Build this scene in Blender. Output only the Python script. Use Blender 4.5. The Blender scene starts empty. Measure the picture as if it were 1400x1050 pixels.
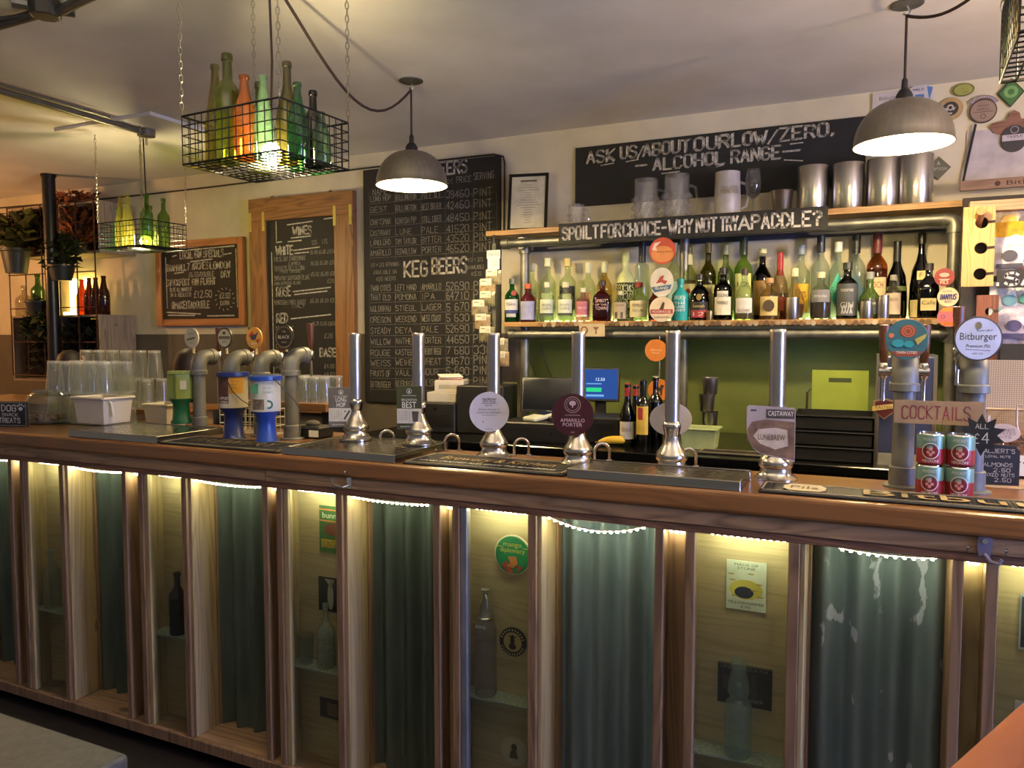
import bpy, bmesh, math, random
from mathutils import Vector, Matrix
random.seed(7)
sc = bpy.context.scene
C = sc.collection
R = math.radians
# ---------------------------------------------------------------- camera
F = 1050.0; YAW = R(25); PIT = R(3.43); EYE = Vector((0, 0, 1.64))
cd = bpy.data.cameras.new('camera'); cam = bpy.data.objects.new('camera', cd); C.objects.link(cam)
cam.location = EYE; cam.rotation_euler = (R(90) - PIT, 0, YAW)
cd.sensor_width = 36; cd.lens = F / 1400 * 36; cd.clip_start = 0.02
sc.camera = cam
# ---------------------------------------------------------------- world, view, light from the room
w = bpy.data.worlds.new('world'); sc.world = w; w.use_nodes = True
w.node_tree.nodes['Background'].inputs[0].default_value = (0.84, 0.80, 0.78, 1)
w.node_tree.nodes['Background'].inputs[1].default_value = 0.10
sc.view_settings.view_transform = 'Standard'; sc.view_settings.look = 'None'
sc.view_settings.exposure = 1.1; sc.view_settings.gamma = 1; sc.view_settings.use_curve_mapping = False
sc.cycles.transparent_max_bounces = 32
sc.cycles.max_bounces = 8
sc.cycles.sample_clamp_indirect = 4
BULB = 400.0; BASKET = 420.0; LED = 115.0; SHELF_LED = 17.0; WINDOW = 24.0; FILL = 850.0

fwv = Vector((-math.sin(YAW) * math.cos(PIT), math.cos(YAW) * math.cos(PIT), -math.sin(PIT)))
rtv = Vector((math.cos(YAW), math.sin(YAW), 0)); upv = rtv.cross(fwv)
def ray(px, py): return fwv + rtv * ((px - 700) / F) - upv * ((py - 525) / F)
def aty(px, py, Y):                       # photo pixel -> point on the upright plane y = Y
    r = ray(px, py); return EYE + r * (Y / r.y)
def atz(px, py, Z):                       # photo pixel -> point on the level plane z = Z
    r = ray(px, py); return EYE + r * ((Z - EYE.z) / r.z)
# ---------------------------------------------------------------- materials
def lin(c):
    if isinstance(c, str):
        c = c.lstrip('#'); c = [int(c[i:i + 2], 16) / 255 for i in (0, 2, 4)]
    return tuple(((v / 12.92) if v <= 0.04045 else ((v + 0.055) / 1.055) ** 2.4) for v in c[:3]) + (1,)
MATS = {}
def newmat(name):
    m = bpy.data.materials.new(name); m.use_nodes = True
    nt = m.node_tree; nt.nodes.clear()
    out = nt.nodes.new('ShaderNodeOutputMaterial')
    return m, nt, out
def N(nt, t, **kw):
    n = nt.nodes.new(t)
    for k, v in kw.items():
        if k in n.inputs: n.inputs[k].default_value = v
        else: setattr(n, k, v)
    return n
def flat(col, rough=0.55, metal=0.0, var=0.10, scale=14, bump=0.0, name=None, stretch=(1, 1, 1), alt=None, coat=0.0):
    key = (str(col), rough, metal, var, scale, bump, stretch, str(alt), coat)
    if key in MATS: return MATS[key]
    m, nt, out = newmat(name or 'paint_' + str(col).strip('#()').replace(', ', '_')[:14])
    b = N(nt, 'ShaderNodeBsdfPrincipled'); b.inputs['Roughness'].default_value = rough; b.inputs['Metallic'].default_value = metal
    b.inputs['Coat Weight'].default_value = coat
    tc = N(nt, 'ShaderNodeTexCoord'); mp = N(nt, 'ShaderNodeMapping'); mp.inputs['Scale'].default_value = stretch
    nz = N(nt, 'ShaderNodeTexNoise'); nz.inputs['Scale'].default_value = scale; nz.inputs['Detail'].default_value = 4
    nt.links.new(tc.outputs['Object'], mp.inputs[0]); nt.links.new(mp.outputs[0], nz.inputs['Vector'])
    c = lin(col); mx = N(nt, 'ShaderNodeMix', data_type='RGBA')
    lo = lin(alt) if alt else tuple(v * (1 - var * 2) for v in c[:3]) + (1,)
    hi = c if alt else tuple(min(1, v * (1 + var)) for v in c[:3]) + (1,)
    rp = N(nt, 'ShaderNodeMapRange'); rp.inputs[1].default_value = 0.3; rp.inputs[2].default_value = 0.7
    nt.links.new(nz.outputs['Fac'], rp.inputs[0]); nt.links.new(rp.outputs[0], mx.inputs['Factor'])
    mx.inputs['A'].default_value = lo; mx.inputs['B'].default_value = hi
    nt.links.new(mx.outputs['Result'], b.inputs['Base Color'])
    if bump:
        bp = N(nt, 'ShaderNodeBump'); bp.inputs['Strength'].default_value = bump; bp.inputs['Distance'].default_value = 0.01
        nt.links.new(nz.outputs['Fac'], bp.inputs['Height']); nt.links.new(bp.outputs[0], b.inputs['Normal'])
    nt.links.new(b.outputs[0], out.inputs[0]); MATS[key] = m
    return m
def wood(name, light, dark, axis='z', scale=1.0, rough=0.5, knots=True, coat=0.0, bump=0.25):
    if name in MATS: return MATS[name]
    m, nt, out = newmat(name)
    b = N(nt, 'ShaderNodeBsdfPrincipled'); b.inputs['Roughness'].default_value = rough; b.inputs['Coat Weight'].default_value = coat
    b.inputs['Coat Roughness'].default_value = 0.2
    tc = N(nt, 'ShaderNodeTexCoord'); oi = N(nt, 'ShaderNodeObjectInfo')
    ad = N(nt, 'ShaderNodeVectorMath', operation='ADD'); sc3 = N(nt, 'ShaderNodeVectorMath', operation='SCALE'); sc3.inputs['Scale'].default_value = 9
    cmb = N(nt, 'ShaderNodeCombineXYZ')
    for i in range(3): nt.links.new(oi.outputs['Random'], cmb.inputs[i])
    nt.links.new(cmb.outputs[0], sc3.inputs[0]); nt.links.new(tc.outputs['Object'], ad.inputs[0]); nt.links.new(sc3.outputs[0], ad.inputs[1])
    mp = N(nt, 'ShaderNodeMapping'); s = {'x': (0.6, 9, 9), 'y': (9, 0.6, 9), 'z': (9, 9, 0.6)}[axis]
    mp.inputs['Scale'].default_value = tuple(v * scale for v in s)
    nt.links.new(ad.outputs[0], mp.inputs[0])
    wv = N(nt, 'ShaderNodeTexNoise'); wv.inputs['Scale'].default_value = 1.3; wv.inputs['Detail'].default_value = 2; wv.inputs['Distortion'].default_value = 1.2
    nt.links.new(mp.outputs[0], wv.inputs['Vector'])
    rings = N(nt, 'ShaderNodeMath', operation='MULTIPLY'); rings.inputs[1].default_value = 9
    nt.links.new(wv.outputs['Fac'], rings.inputs[0])
    fr = N(nt, 'ShaderNodeMath', operation='PINGPONG'); fr.inputs[1].default_value = 0.5
    nt.links.new(rings.outputs[0], fr.inputs[0])
    fine = N(nt, 'ShaderNodeTexNoise'); fine.inputs['Scale'].default_value = 6; fine.inputs['Detail'].default_value = 5
    nt.links.new(mp.outputs[0], fine.inputs['Vector'])
    mxf = N(nt, 'ShaderNodeMath', operation='MULTIPLY_ADD'); mxf.inputs[1].default_value = 1.1
    nt.links.new(fr.outputs[0], mxf.inputs[0]); nt.links.new(fine.outputs['Fac'], mxf.inputs[2])
    cr = N(nt, 'ShaderNodeValToRGB'); cr.color_ramp.elements[0].position = 0.25; cr.color_ramp.elements[1].position = 0.85
    cr.color_ramp.elements[0].color = lin(dark); cr.color_ramp.elements[1].color = lin(light)
    nt.links.new(mxf.outputs[0], cr.inputs[0]); src = cr.outputs[0]
    if knots:
        vo = N(nt, 'ShaderNodeTexVoronoi'); vo.inputs['Scale'].default_value = 4.5
        mp2 = N(nt, 'ShaderNodeMapping'); s2 = {'x': (.55, 1, 1), 'y': (1, .55, 1), 'z': (1, 1, .55)}[axis]; mp2.inputs['Scale'].default_value = s2
        nt.links.new(ad.outputs[0], mp2.inputs[0]); nt.links.new(mp2.outputs[0], vo.inputs['Vector'])
        kr = N(nt, 'ShaderNodeMapRange'); kr.inputs[1].default_value = 0.05; kr.inputs[2].default_value = 0.11; kr.inputs[3].default_value = 0.75; kr.inputs[4].default_value = 0
        nt.links.new(vo.outputs['Distance'], kr.inputs[0])
        mk = N(nt, 'ShaderNodeMix', data_type='RGBA'); d = lin(dark); mk.inputs['B'].default_value = (d[0] * .35, d[1] * .3, d[2] * .28, 1)
        nt.links.new(kr.outputs[0], mk.inputs['Factor']); nt.links.new(src, mk.inputs['A']); src = mk.outputs['Result']
    nt.links.new(src, b.inputs['Base Color'])
    bp = N(nt, 'ShaderNodeBump'); bp.inputs['Strength'].default_value = bump; bp.inputs['Distance'].default_value = 0.004
    nt.links.new(mxf.outputs[0], bp.inputs['Height']); nt.links.new(bp.outputs[0], b.inputs['Normal'])
    nt.links.new(b.outputs[0], out.inputs[0]); MATS[name] = m
    return m
def glass(col, haze=0.05, refl=0.9, name=None):
    key = ('glass', str(col), haze, refl)
    if key in MATS: return MATS[key]
    m, nt, out = newmat(name or 'glass_' + str(col).strip('#'))
    c = lin(col)
    tr = N(nt, 'ShaderNodeBsdfTransparent'); tr.inputs[0].default_value = c
    t1 = N(nt, 'ShaderNodeBsdfTranslucent'); t1.inputs[0].default_value = c; t2 = N(nt, 'ShaderNodeBsdfDiffuse'); t2.inputs[0].default_value = c
    tl = N(nt, 'ShaderNodeMixShader'); tl.inputs[0].default_value = .5; nt.links.new(t1.outputs[0], tl.inputs[1]); nt.links.new(t2.outputs[0], tl.inputs[2])
    gl = N(nt, 'ShaderNodeBsdfGlossy'); gl.inputs['Roughness'].default_value = 0.06
    lw = N(nt, 'ShaderNodeLayerWeight'); lw.inputs['Blend'].default_value = 0.5
    pw = N(nt, 'ShaderNodeMath', operation='POWER'); pw.inputs[1].default_value = 3.5
    ml = N(nt, 'ShaderNodeMath', operation='MULTIPLY_ADD'); ml.inputs[1].default_value = refl * .7; ml.inputs[2].default_value = 0.05
    nz = N(nt, 'ShaderNodeTexNoise'); nz.inputs['Scale'].default_value = 25
    hz = N(nt, 'ShaderNodeMath', operation='MULTIPLY'); hz.inputs[1].default_value = haze * 2
    nt.links.new(nz.outputs['Fac'], hz.inputs[0])
    m1 = N(nt, 'ShaderNodeMixShader'); m2 = N(nt, 'ShaderNodeMixShader')
    nt.links.new(hz.outputs[0], m1.inputs[0]); nt.links.new(tr.outputs[0], m1.inputs[1]); nt.links.new(tl.outputs[0], m1.inputs[2])
    nt.links.new(lw.outputs['Facing'], pw.inputs[0]); nt.links.new(pw.outputs[0], ml.inputs[0])
    nt.links.new(ml.outputs[0], m2.inputs[0]); nt.links.new(m1.outputs[0], m2.inputs[1]); nt.links.new(gl.outputs[0], m2.inputs[2])
    nt.links.new(m2.outputs[0], out.inputs[0]); MATS[key] = m
    return m
def emit(col, strength, name):
    if name in MATS: return MATS[name]
    m, nt, out = newmat(name)
    e = N(nt, 'ShaderNodeEmission'); e.inputs[0].default_value = lin(col); e.inputs[1].default_value = strength
    nt.links.new(e.outputs[0], out.inputs[0]); MATS[name] = m
    return m
def metal(col, rough, name, aniso_axis=None, var=0.08, scale=20, bump=0.0):
    st = {'x': (.05, 1, 1), 'z': (1, 1, .05), None: (1, 1, 1)}[aniso_axis]
    return flat(col, rough, 1.0, var, scale, bump, name, st)
M_STEEL = metal('#b4b0aa', 0.30, 'brushed_steel', 'z', .06, 90)
M_TRAY = metal('#a8a298', 0.20, 'tray_steel', 'x', .08, 60)
M_CHROME = metal('#d4d2ce', 0.12, 'chrome', None, .03)
M_SHADE = flat('#857f74', 0.36, 0.8, .06, 60, 0, 'spun_aluminium', (1, 1, .05))
M_GALV = flat('#8a8a82', 0.45, 0.8, .22, 9, .12, 'galvanised_pipe', alt='#5c5d58')
M_FONT = flat('#6c6c67', 0.50, 0.25, .10, 22, .05, 'grey_cast_pipe')
M_BLACK = flat('#141314', 0.5, 0, .2, name='black_plastic')
M_BLACKG = flat('#0b0b0c', 0.18, 0, .1, name='glossy_black')
M_BOARD = flat('#181818', 0.7, 0, .25, 6, name='blackboard', alt='#0f0f10')
M_CHALK = flat('#c9c4b8', 0.9, 0, .25, 60, name='chalk_white', alt='#8f8b82')
M_CHALKD = flat('#9b978e', 0.9, 0, .3, 60, name='chalk_thin', alt='#66635c')
M_WIRE = flat('#26262a', 0.4, 0.7, .1, name='dark_wire')
M_CHAIN = metal('#b8b4a8', 0.3, 'chain_steel')
M_CREAM = flat('#c6bea6', 0.8, 0, .06, 5, .03, 'cream_wall_paint')
M_CEIL = flat('#d2cfcb', 0.85, 0, .05, 3, .03, 'ceiling_paint')
M_DADO = flat('#5e564a', 0.7, 0, .10, 5, .03, 'taupe_paint')
M_GREEN = flat('#56602a', 0.55, 0, .10, 5, .03, 'olive_green_paint')
M_TOP = wood('varnished_bar_top', '#7c522b', '#633f1e', 'x', 0.8, 0.30, False, 0.3, .05)
M_APRON = wood('apron_plank_wood', '#947556', '#5c4530', 'x', 1.0, 0.55, True)
M_BATTEN = wood('batten_wood', '#74503a', '#4d3122', 'x', 1.0, 0.6, False)
M_POST = wood('weathered_post_wood', '#7c6044', '#523b28', 'z', 0.7, 0.65)
M_PINE = wood('pale_pine_board', '#9c865c', '#765e38', 'z', 0.6, 0.6)
M_PLY = wood('plywood_back', '#a8956f', '#93805a', 'x', 0.7, 0.65, False, 0, .06)
M_FRAMEW = wood('orange_frame_wood', '#a5662f', '#74411b', 'z', 0.6, 0.45, False)
M_RECLAIM = wood('reclaimed_frame_wood', '#8c5f33', '#4f3319', 'z', 0.6, 0.5)
M_CRATE = wood('grey_crate_wood', '#8d7f70', '#594c42', 'x', 0.8, 0.75)
M_CRATEZ = wood('grey_crate_wood_upright', '#8d7f70', '#594c42', 'z', 0.8, 0.75)
M_SHELFW = wood('shelf_board_wood', '#a9824f', '#77552e', 'x', 0.8, 0.5)
M_FLOOR = wood('dark_floor_board', '#1c1614', '#0d0a09', 'x', 0.5, 0.5, False)
M_GLASS = glass('#eef2ee', 0.03, 1.0, 'clear_glass')
M_CRYSTAL = glass('#f6f8f6', .07, 1.25, 'cut_crystal')
M_PANE = glass('#f4f7f2', 0.012, 0.55, 'window_pane')
M_PAPER = flat('#d9d6cc', 0.8, 0, .03, name='white_paper')
M_LEDTAPE = flat('#d8d4c4', 0.5, 0, .02, name='led_tape')
# ---------------------------------------------------------------- mesh builder
class MB:
    def __init__(s): s.v = []; s.f = []; s.m = Matrix.Identity(4)
    def pt(s, p): s.v.append(tuple(s.m @ Vector(p))); return len(s.v) - 1
    def at(s, m): s.m = m; return s
    def box(s, c, d):
        x, y, z = c; a, b, h = d[0] / 2, d[1] / 2, d[2] / 2
        i = [s.pt((x + q[0] * a, y + q[1] * b, z + q[2] * h)) for q in ((-1, -1, -1), (1, -1, -1), (1, 1, -1), (-1, 1, -1), (-1, -1, 1), (1, -1, 1), (1, 1, 1), (-1, 1, 1))]
        for f in ((0, 3, 2, 1), (4, 5, 6, 7), (0, 1, 5, 4), (1, 2, 6, 5), (2, 3, 7, 6), (3, 0, 4, 7)): s.f.append([i[k] for k in f])
        return s
    def b2(s, x0, x1, y0, y1, z0, z1): return s.box(((x0 + x1) / 2, (y0 + y1) / 2, (z0 + z1) / 2), (abs(x1 - x0), abs(y1 - y0), abs(z1 - z0)))
    def lathe(s, prof, n=24, o=(0, 0, 0), cap0=True, cap1=True, sq=0.0):
        rings = []
        for r, z in prof:
            ring = []
            for k in range(n):
                a = 2 * math.pi * k / n; ca, sa = math.cos(a), math.sin(a)
                if sq:
                    e = 1 - sq; ca = math.copysign(abs(ca) ** e, ca); sa = math.copysign(abs(sa) ** e, sa)
                ring.append(s.pt((o[0] + r * ca, o[1] + r * sa, o[2] + z)))
            rings.append(ring)
        for A, B in zip(rings, rings[1:]):
            for k in range(n): s.f.append([A[k], A[(k + 1) % n], B[(k + 1) % n], B[k]])
        if cap0: s.f.append(rings[0][::-1])
        if cap1: s.f.append(rings[-1])
        return s
    def tube(s, pts, r, n=8, cap=True):
        pts = [Vector(p) for p in pts]; rings = []; up = None
        for i, p in enumerate(pts):
            t = (pts[min(i + 1, len(pts) - 1)] - pts[max(i - 1, 0)]).normalized()
            if up is None: up = Vector((0, 0, 1)) if abs(t.z) < .9 else Vector((1, 0, 0))
            a = t.cross(up)
            if a.length < 1e-4: a = t.orthogonal()
            a.normalize(); b = a.cross(t).normalized(); up = b
            rr = r[i] if isinstance(r, (list, tuple)) else r
            rings.append([s.pt(p + (a * math.cos(2 * math.pi * k / n) + b * math.sin(2 * math.pi * k / n)) * rr) for k in range(n)])
        for A, B in zip(rings, rings[1:]):
            for k in range(n): s.f.append([A[k], A[(k + 1) % n], B[(k + 1) % n], B[k]])
        if cap: s.f.append(rings[0][::-1]); s.f.append(rings[-1])
        return s
    def prism(s, poly, y0, y1):            # polygon in x,z extruded along y
        n = len(poly); A = [s.pt((x, y0, z)) for x, z in poly]; B = [s.pt((x, y1, z)) for x, z in poly]
        s.f.append(A); s.f.append(B[::-1])
        for k in range(n): s.f.append([A[k], B[k], B[(k + 1) % n], A[(k + 1) % n]])
        return s
    def disc(s, cx, cz, rx, rz, y0, y1, n=32):
        return s.prism([(cx + rx * math.cos(2 * math.pi * k / n), cz + rz * math.sin(2 * math.pi * k / n)) for k in range(n)], y0, y1)
    def ringp(s, cx, cz, r0, r1, y, n=32, a0=0, a1=360):      # flat ring facing -y
        P = []
        for k in range(n + 1):
            a = R(a0 + (a1 - a0) * k / n)
            P.append((s.pt((cx + r0 * math.cos(a), y, cz + r0 * math.sin(a))), s.pt((cx + r1 * math.cos(a), y, cz + r1 * math.sin(a)))))
        for a, b in zip(P, P[1:]): s.f.append([a[0], b[0], b[1], a[1]])
        return s
    def patch(s, r, z0, z1, a0=-55, a1=55, n=10, o=(0, 0, 0)):  # label round a bottle; angle 0 faces -y
        P = []
        for k in range(n + 1):
            a = R(a0 + (a1 - a0) * k / n)
            x, y = o[0] + r * math.sin(a), o[1] - r * math.cos(a)
            P.append((s.pt((x, y, o[2] + z0)), s.pt((x, y, o[2] + z1))))
        for a, b in zip(P, P[1:]): s.f.append([a[0], b[0], b[1], a[1]])
        return s
    def quad(s, pts): s.f.append([s.pt(p) for p in pts]); return s
    def sphere(s, c, r, n=12, sz=1.0):
        return s.lathe([(max(1e-4, r * math.sin(math.pi * k / (n // 2))), -r * sz * math.cos(math.pi * k / (n // 2))) for k in range(n // 2 + 1)], n, c, False, False)
    # lettering -------------------------------------------------------
    def stroke(s, text, x, z, h, wd=None, lw=None, y=0.0, jit=0.25, slant=0.0, curve=None):
        lw = lw or h * 0.13; ws = [WID.get(c, 1.0) for c in text.upper()]; tot = sum(q * 4 + 1.6 for q in ws) - 1.6; pos = 0
        k = h / 6.0; kx = (wd / tot) if wd else k * 0.85
        for i, ch in enumerate(text.upper()):
            g = GLY.get(ch); cw_ = ws[i]; cp = pos; pos += cw_ * 4 + 1.6
            if not g: continue
            jx = random.uniform(-.4, .4) * jit * 2; jz = random.uniform(-.8, .8) * jit; js = 1 + random.uniform(-.25, .25) * jit
            for st in g.split():
                P = [(int(st[q]), int(st[q + 1])) for q in range(0, len(st) - 1, 2)]
                P = [(x + (cp + jx + a * cw_ + slant * b) * kx, z + (jz + b * js) * k) for a, b in P]
                for (ax, az), (bx, bz) in zip(P, P[1:]):
                    d = Vector((bx - ax, bz - az)); L = d.length
                    if L < 1e-6: continue
                    d /= L; q = Vector((-d.y, d.x)) * lw / 2; e = d * lw * .35
                    c = [(ax - e.x + q.x, az - e.y + q.y), (ax - e.x - q.x, az - e.y - q.y), (bx + e.x - q.x, bz + e.y - q.y), (bx + e.x + q.x, bz + e.y + q.y)]
                    if curve: c = [curve(*t) for t in c]; s.quad([c[0], c[3], c[2], c[1]])
                    else: s.quad([(c[t][0], y, c[t][1]) for t in (1, 2, 3, 0)])
        return s
    def line(s, x0, z0, x1, z1, lw, y=0.0):
        d = Vector((x1 - x0, z1 - z0)).normalized(); q = Vector((-d.y, d.x)) * lw / 2
        return s.quad([(x0 - q.x, y, z0 - q.y), (x1 - q.x, y, z1 - q.y), (x1 + q.x, y, z1 + q.y), (x0 + q.x, y, z0 + q.y)])
    def type(s, text, cx, z, h, wd=None, y=0.0, curve=None, align='CENTER', shear=0):
        me = text_mesh(text, shear)
        if not me.vertices: return s
        xs = [v.co.x for v in me.vertices]; x0, x1 = min(xs), max(xs)
        k = h / 0.70; kx = (wd / (x1 - x0)) if wd else k
        off = {'CENTER': (x0 + x1) / 2, 'LEFT': x0}[align]
        base = len(s.v)
        for v in me.vertices:
            a, b = cx + (v.co.x - off) * kx, z + v.co.y * k
            s.pt(curve(a, b) if curve else (a, y, b))
        for p in me.polygons: s.f.append([base + q for q in p.vertices])
        return s
TXT = {}
WID = {'M': 1.35, 'W': 1.5, 'I': .4, '1': .6, '.': .4, ',': .4, "'": .3, '-': .8, ' ': .6, '/': .8}
def text_mesh(t, shear=0):
    if (t, shear) not in TXT:
        cu = bpy.data.curves.new('lettering', 'FONT'); cu.body = t; cu.resolution_u = 2; cu.shear = shear
        ob = bpy.data.objects.new('lettering', cu); TXT[t, shear] = bpy.data.meshes.new_from_object(ob)
        bpy.data.objects.remove(ob); bpy.data.curves.remove(cu)
    return TXT[t, shear]
GLY = {'A': '002640 1232', 'B': '00063645443303 3342413000', 'C': '4536160501103041', 'D': '00062644422000', 'E': '46060040 0333', 'F': '460600 0333',
 'G': '45361605011030414323', 'H': '0006 4046 0343', 'I': '2026', 'J': '4641301001', 'K': '0006 460340', 'L': '060040', 'M': '0006234640', 'N': '00064046',
 'O': '160501103041453616', 'P': '00063645443303', 'Q': '160501103041453616 2240', 'R': '00063645443303 2340', 'S': '4536160504334241301001', 'T': '0646 2026',
 'U': '060110304146', 'V': '062046', 'W': '0610243046', 'X': '0046 0640', 'Y': '062346 2320', 'Z': '06460040', '0': '160501103041453616', '1': '152620',
 '2': '05163645440040', '3': '0516364544334241301001', '4': '30360242', '5': '460603334241301001', '6': '36160501103041423303', '7': '064610',
 '8': '160504133342413010010213 3344453616', '9': '43130405163645413010', '.': '2021', ',': '2110', '-': '0343', '/': '0046', '?': '05163645442322 2021',
 '!': '2622 2021', '%': '0046 0515 3141', '+': '2125 0343', "'": '2625', '#': '1016 3036 0242 0444', '~': '453625110040 0333', '&': '4015263514013041'}
def on_cyl(r): return lambda a, b: (r * math.sin(a / r), -r * math.cos(a / r), b)
# ---------------------------------------------------------------- objects
def add(mb, name, mat, parent=None, loc=(0, 0, 0), rz=0.0, bev=0.0, smooth=False, label=None, kind=None, segs=1):
    me = bpy.data.meshes.new(name); me.from_pydata(mb.v, [], mb.f); me.update()
    if bev or smooth:
        bm = bmesh.new(); bm.from_mesh(me)
        if bev:
            bmesh.ops.remove_doubles(bm, verts=bm.verts, dist=1e-5)
            ed = [e for e in bm.edges if len(e.link_faces) == 2 and e.calc_face_angle(0) > 0.5]
            bmesh.ops.bevel(bm, geom=ed, offset=bev, segments=segs, profile=.5, affect='EDGES', clamp_overlap=True)
        if smooth:
            for f in bm.faces: f.smooth = True
            for e in bm.edges:
                if len(e.link_faces) == 2 and e.calc_face_angle(0) > 0.7: e.smooth = False
        bm.to_mesh(me); bm.free()
    me.materials.append(mat)
    o = bpy.data.objects.new(name, me); C.objects.link(o); o.location = loc; o.rotation_euler = (0, 0, rz)
    if parent: o.parent = parent
    if label: o['label'] = label
    if kind: o['kind'] = kind
    return o
def tag(o, label, cat, group=None):
    o['label'] = label; o['category'] = cat
    if group: o['group'] = group
    return o
def thing(name, label, cat, loc=(0, 0, 0), rz=0.0, group=None):
    o = bpy.data.objects.new(name, None); C.objects.link(o); o.location = loc; o.rotation_euler = (0, 0, rz)
    o.empty_display_size = 0.05
    return tag(o, label, cat, group)
def solo(mb, name, label, cat, mat, loc=(0, 0, 0), rz=0.0, group=None, **kw):
    return tag(add(mb, name, mat, None, loc, rz, **kw), label, cat, group)
def struct(mb, name, mat, parent=None, **kw):
    o = add(mb, name, mat, parent, **kw)
    if not parent: o['kind'] = 'structure'
    return o
def dup(root, loc, rz, label, group=None):
    r = root.copy(); C.objects.link(r); r.location = loc; r.rotation_euler = (0, 0, rz); r['label'] = label
    if group: r['group'] = group
    for ch in root.children:
        c = ch.copy(); C.objects.link(c); c.parent = r
        for g in ch.children:
            d = g.copy(); C.objects.link(d); d.parent = c
    return r
ORD = ['first', 'second', 'third', 'fourth', 'fifth', 'sixth', 'seventh', 'eighth', 'ninth', 'tenth']
# ================================================================ the room
YW = 4.5; CEIL = 2.92; BT = 1.23; CT = 1.10
struct(MB().b2(-8.2, 3.5, -1.5, 4.65, -.05, 0), 'floor', M_FLOOR)
struct(MB().b2(-8.2, 3.5, -1.5, 4.65, CEIL, CEIL + .08), 'ceiling', M_CEIL)
DZ = 1.67
struct(MB().b2(-8.2, 3.5, YW, 4.65, DZ, CEIL), 'wall_back', M_CREAM)
xg = aty(716, 500, YW).x
struct(MB().b2(-8.2, xg, YW, 4.65, 0, DZ), 'wall_back_dado', M_DADO)
struct(MB().b2(xg, 3.5, YW, 4.65, 0, DZ), 'wall_back_green', M_GREEN)
struct(MB().b2(-8.3, -8.2, -1.5, 4.65, 0, CEIL), 'wall_left', M_CREAM)
# right-hand wall with the street window that gives the cool daylight
wy0, wy1, wz0, wz1 = .55, 1.75, .95, 2.35
struct(MB().b2(3.5, 3.62, -1.5, wy0, 0, CEIL).b2(3.5, 3.62, wy1, 4.65, 0, CEIL).b2(3.5, 3.62, wy0, wy1, 0, wz0).b2(3.5, 3.62, wy0, wy1, wz1, CEIL), 'wall_right', M_CREAM)
wf = MB()
for y in (wy0 + .03, wy1 - .03, (wy0 + wy1) / 2): wf.b2(3.5, 3.58, y - .03, y + .03, wz0, wz1)
for z in (wz0 + .03, wz1 - .03): wf.b2(3.5, 3.58, wy0, wy1, z - .03, z + .03)
win = struct(wf, 'window_1', M_PAPER)
add(MB().b2(3.585, 3.6, wy0, wy1, wz0, wz1), 'window_pane', emit('#93aaff', WINDOW, 'daylight_pane'), win)
# shallow boxed panel on the ceiling
a = atz(105, 170, CEIL); b = atz(258, 172, CEIL); c0 = atz(205, 152, CEIL)
trim = struct(MB().b2(a.x - .2, c0.x, c0.y, YW - .02, CEIL - .020, CEIL), 'trim_1', M_CEIL)

# ================================================================ bar: worktop
top = thing('bar_worktop', 'long varnished brown wooden bar top with rounded front edge', 'worktop', (-1.5, 2.08, BT))
add(MB().b2(-3.6, 2.4, 0, .38, -.06, 0), 'worktop_plank', M_TOP, top, bev=.012, segs=3)
add(MB().b2(-3.6, -.45, .38, .62, -.06, -.0005), 'back_plank', M_TOP, top, bev=.004)
# ================================================================ bar: framed front
YF = 2.10; BZ0, BZ1 = .09, 1.11
bar = thing('bar_counter', 'wooden bar front of posts and corrugated metal bays under the bar top', 'bar front', (0, 0, 0))
xj = [-5.1, aty(364, 650, YF).x, aty(1210, 720, YF).x + .35, 0.9]
for x0, x1 in zip(xj, xj[1:]):
    add(MB().b2(x0 + .001, x1 - .001, YF - .006, YF + .03, 1.128, 1.17), 'apron_plank', M_APRON, bar, bev=.002)
add(MB().b2(-5.1, .9, YF - .001, YF + .02, 1.106, 1.128), 'batten', M_BATTEN, bar, bev=.002)
add(MB().b2(-5.1, .9, YF + .06, YF + .35, 1.12, 1.17), 'top_rail', M_BATTEN, bar)
add(MB().b2(-5.1, .9, YF - .005, YF + .02, .045, BZ0), 'base_rail', M_POST, bar, bev=.003)
add(MB().b2(-5.1, .9, YF + .02, YF + .26, .07, BZ0 - .001), 'ledge_board', M_APRON, bar)
add(MB().b2(-5.1, .9, YF + .12, YF + .34, 0, .07), 'plinth', M_BLACK, bar)
add(MB().b2(-5.1, .9, YF + .27, YF + .29, .07, 1.12), 'back_panel', M_BLACK, bar)
CABS = [(-4.075, -3.785), (-3.349, -3.061), (-2.614, -2.35), (-1.909, -1.619), (-1.19, -.899), (-.45, -.153), (.262, .56)]
BAYS = [(-3.785, -3.43), (-3.061, -2.707), (-2.35, -1.974), (-1.619, -1.26), (-.899, -.537), (-.153, .192)]
m_corr, nt, out = newmat('corrugated_zinc')
bs = N(nt, 'ShaderNodeBsdfPrincipled'); bs.inputs['Roughness'].default_value = .34; bs.inputs['Metallic'].default_value = .45
tc = N(nt, 'ShaderNodeTexCoord'); mp = N(nt, 'ShaderNodeMapping'); mp.inputs['Scale'].default_value = (9, 9, 1.2); mq = N(nt, 'ShaderNodeMapping'); mq.inputs['Scale'].default_value = (11, 3, 4)
nz = N(nt, 'ShaderNodeTexNoise'); nz.inputs['Scale'].default_value = 1.6; nz.inputs['Detail'].default_value = 5; nf = N(nt, 'ShaderNodeTexNoise'); nf.inputs['Scale'].default_value = 1.5; nf.inputs['Detail'].default_value = 7
for m_, n_ in ((mp, nz), (mq, nf)): nt.links.new(tc.outputs['Object'], m_.inputs[0]); nt.links.new(m_.outputs[0], n_.inputs['Vector'])
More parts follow.
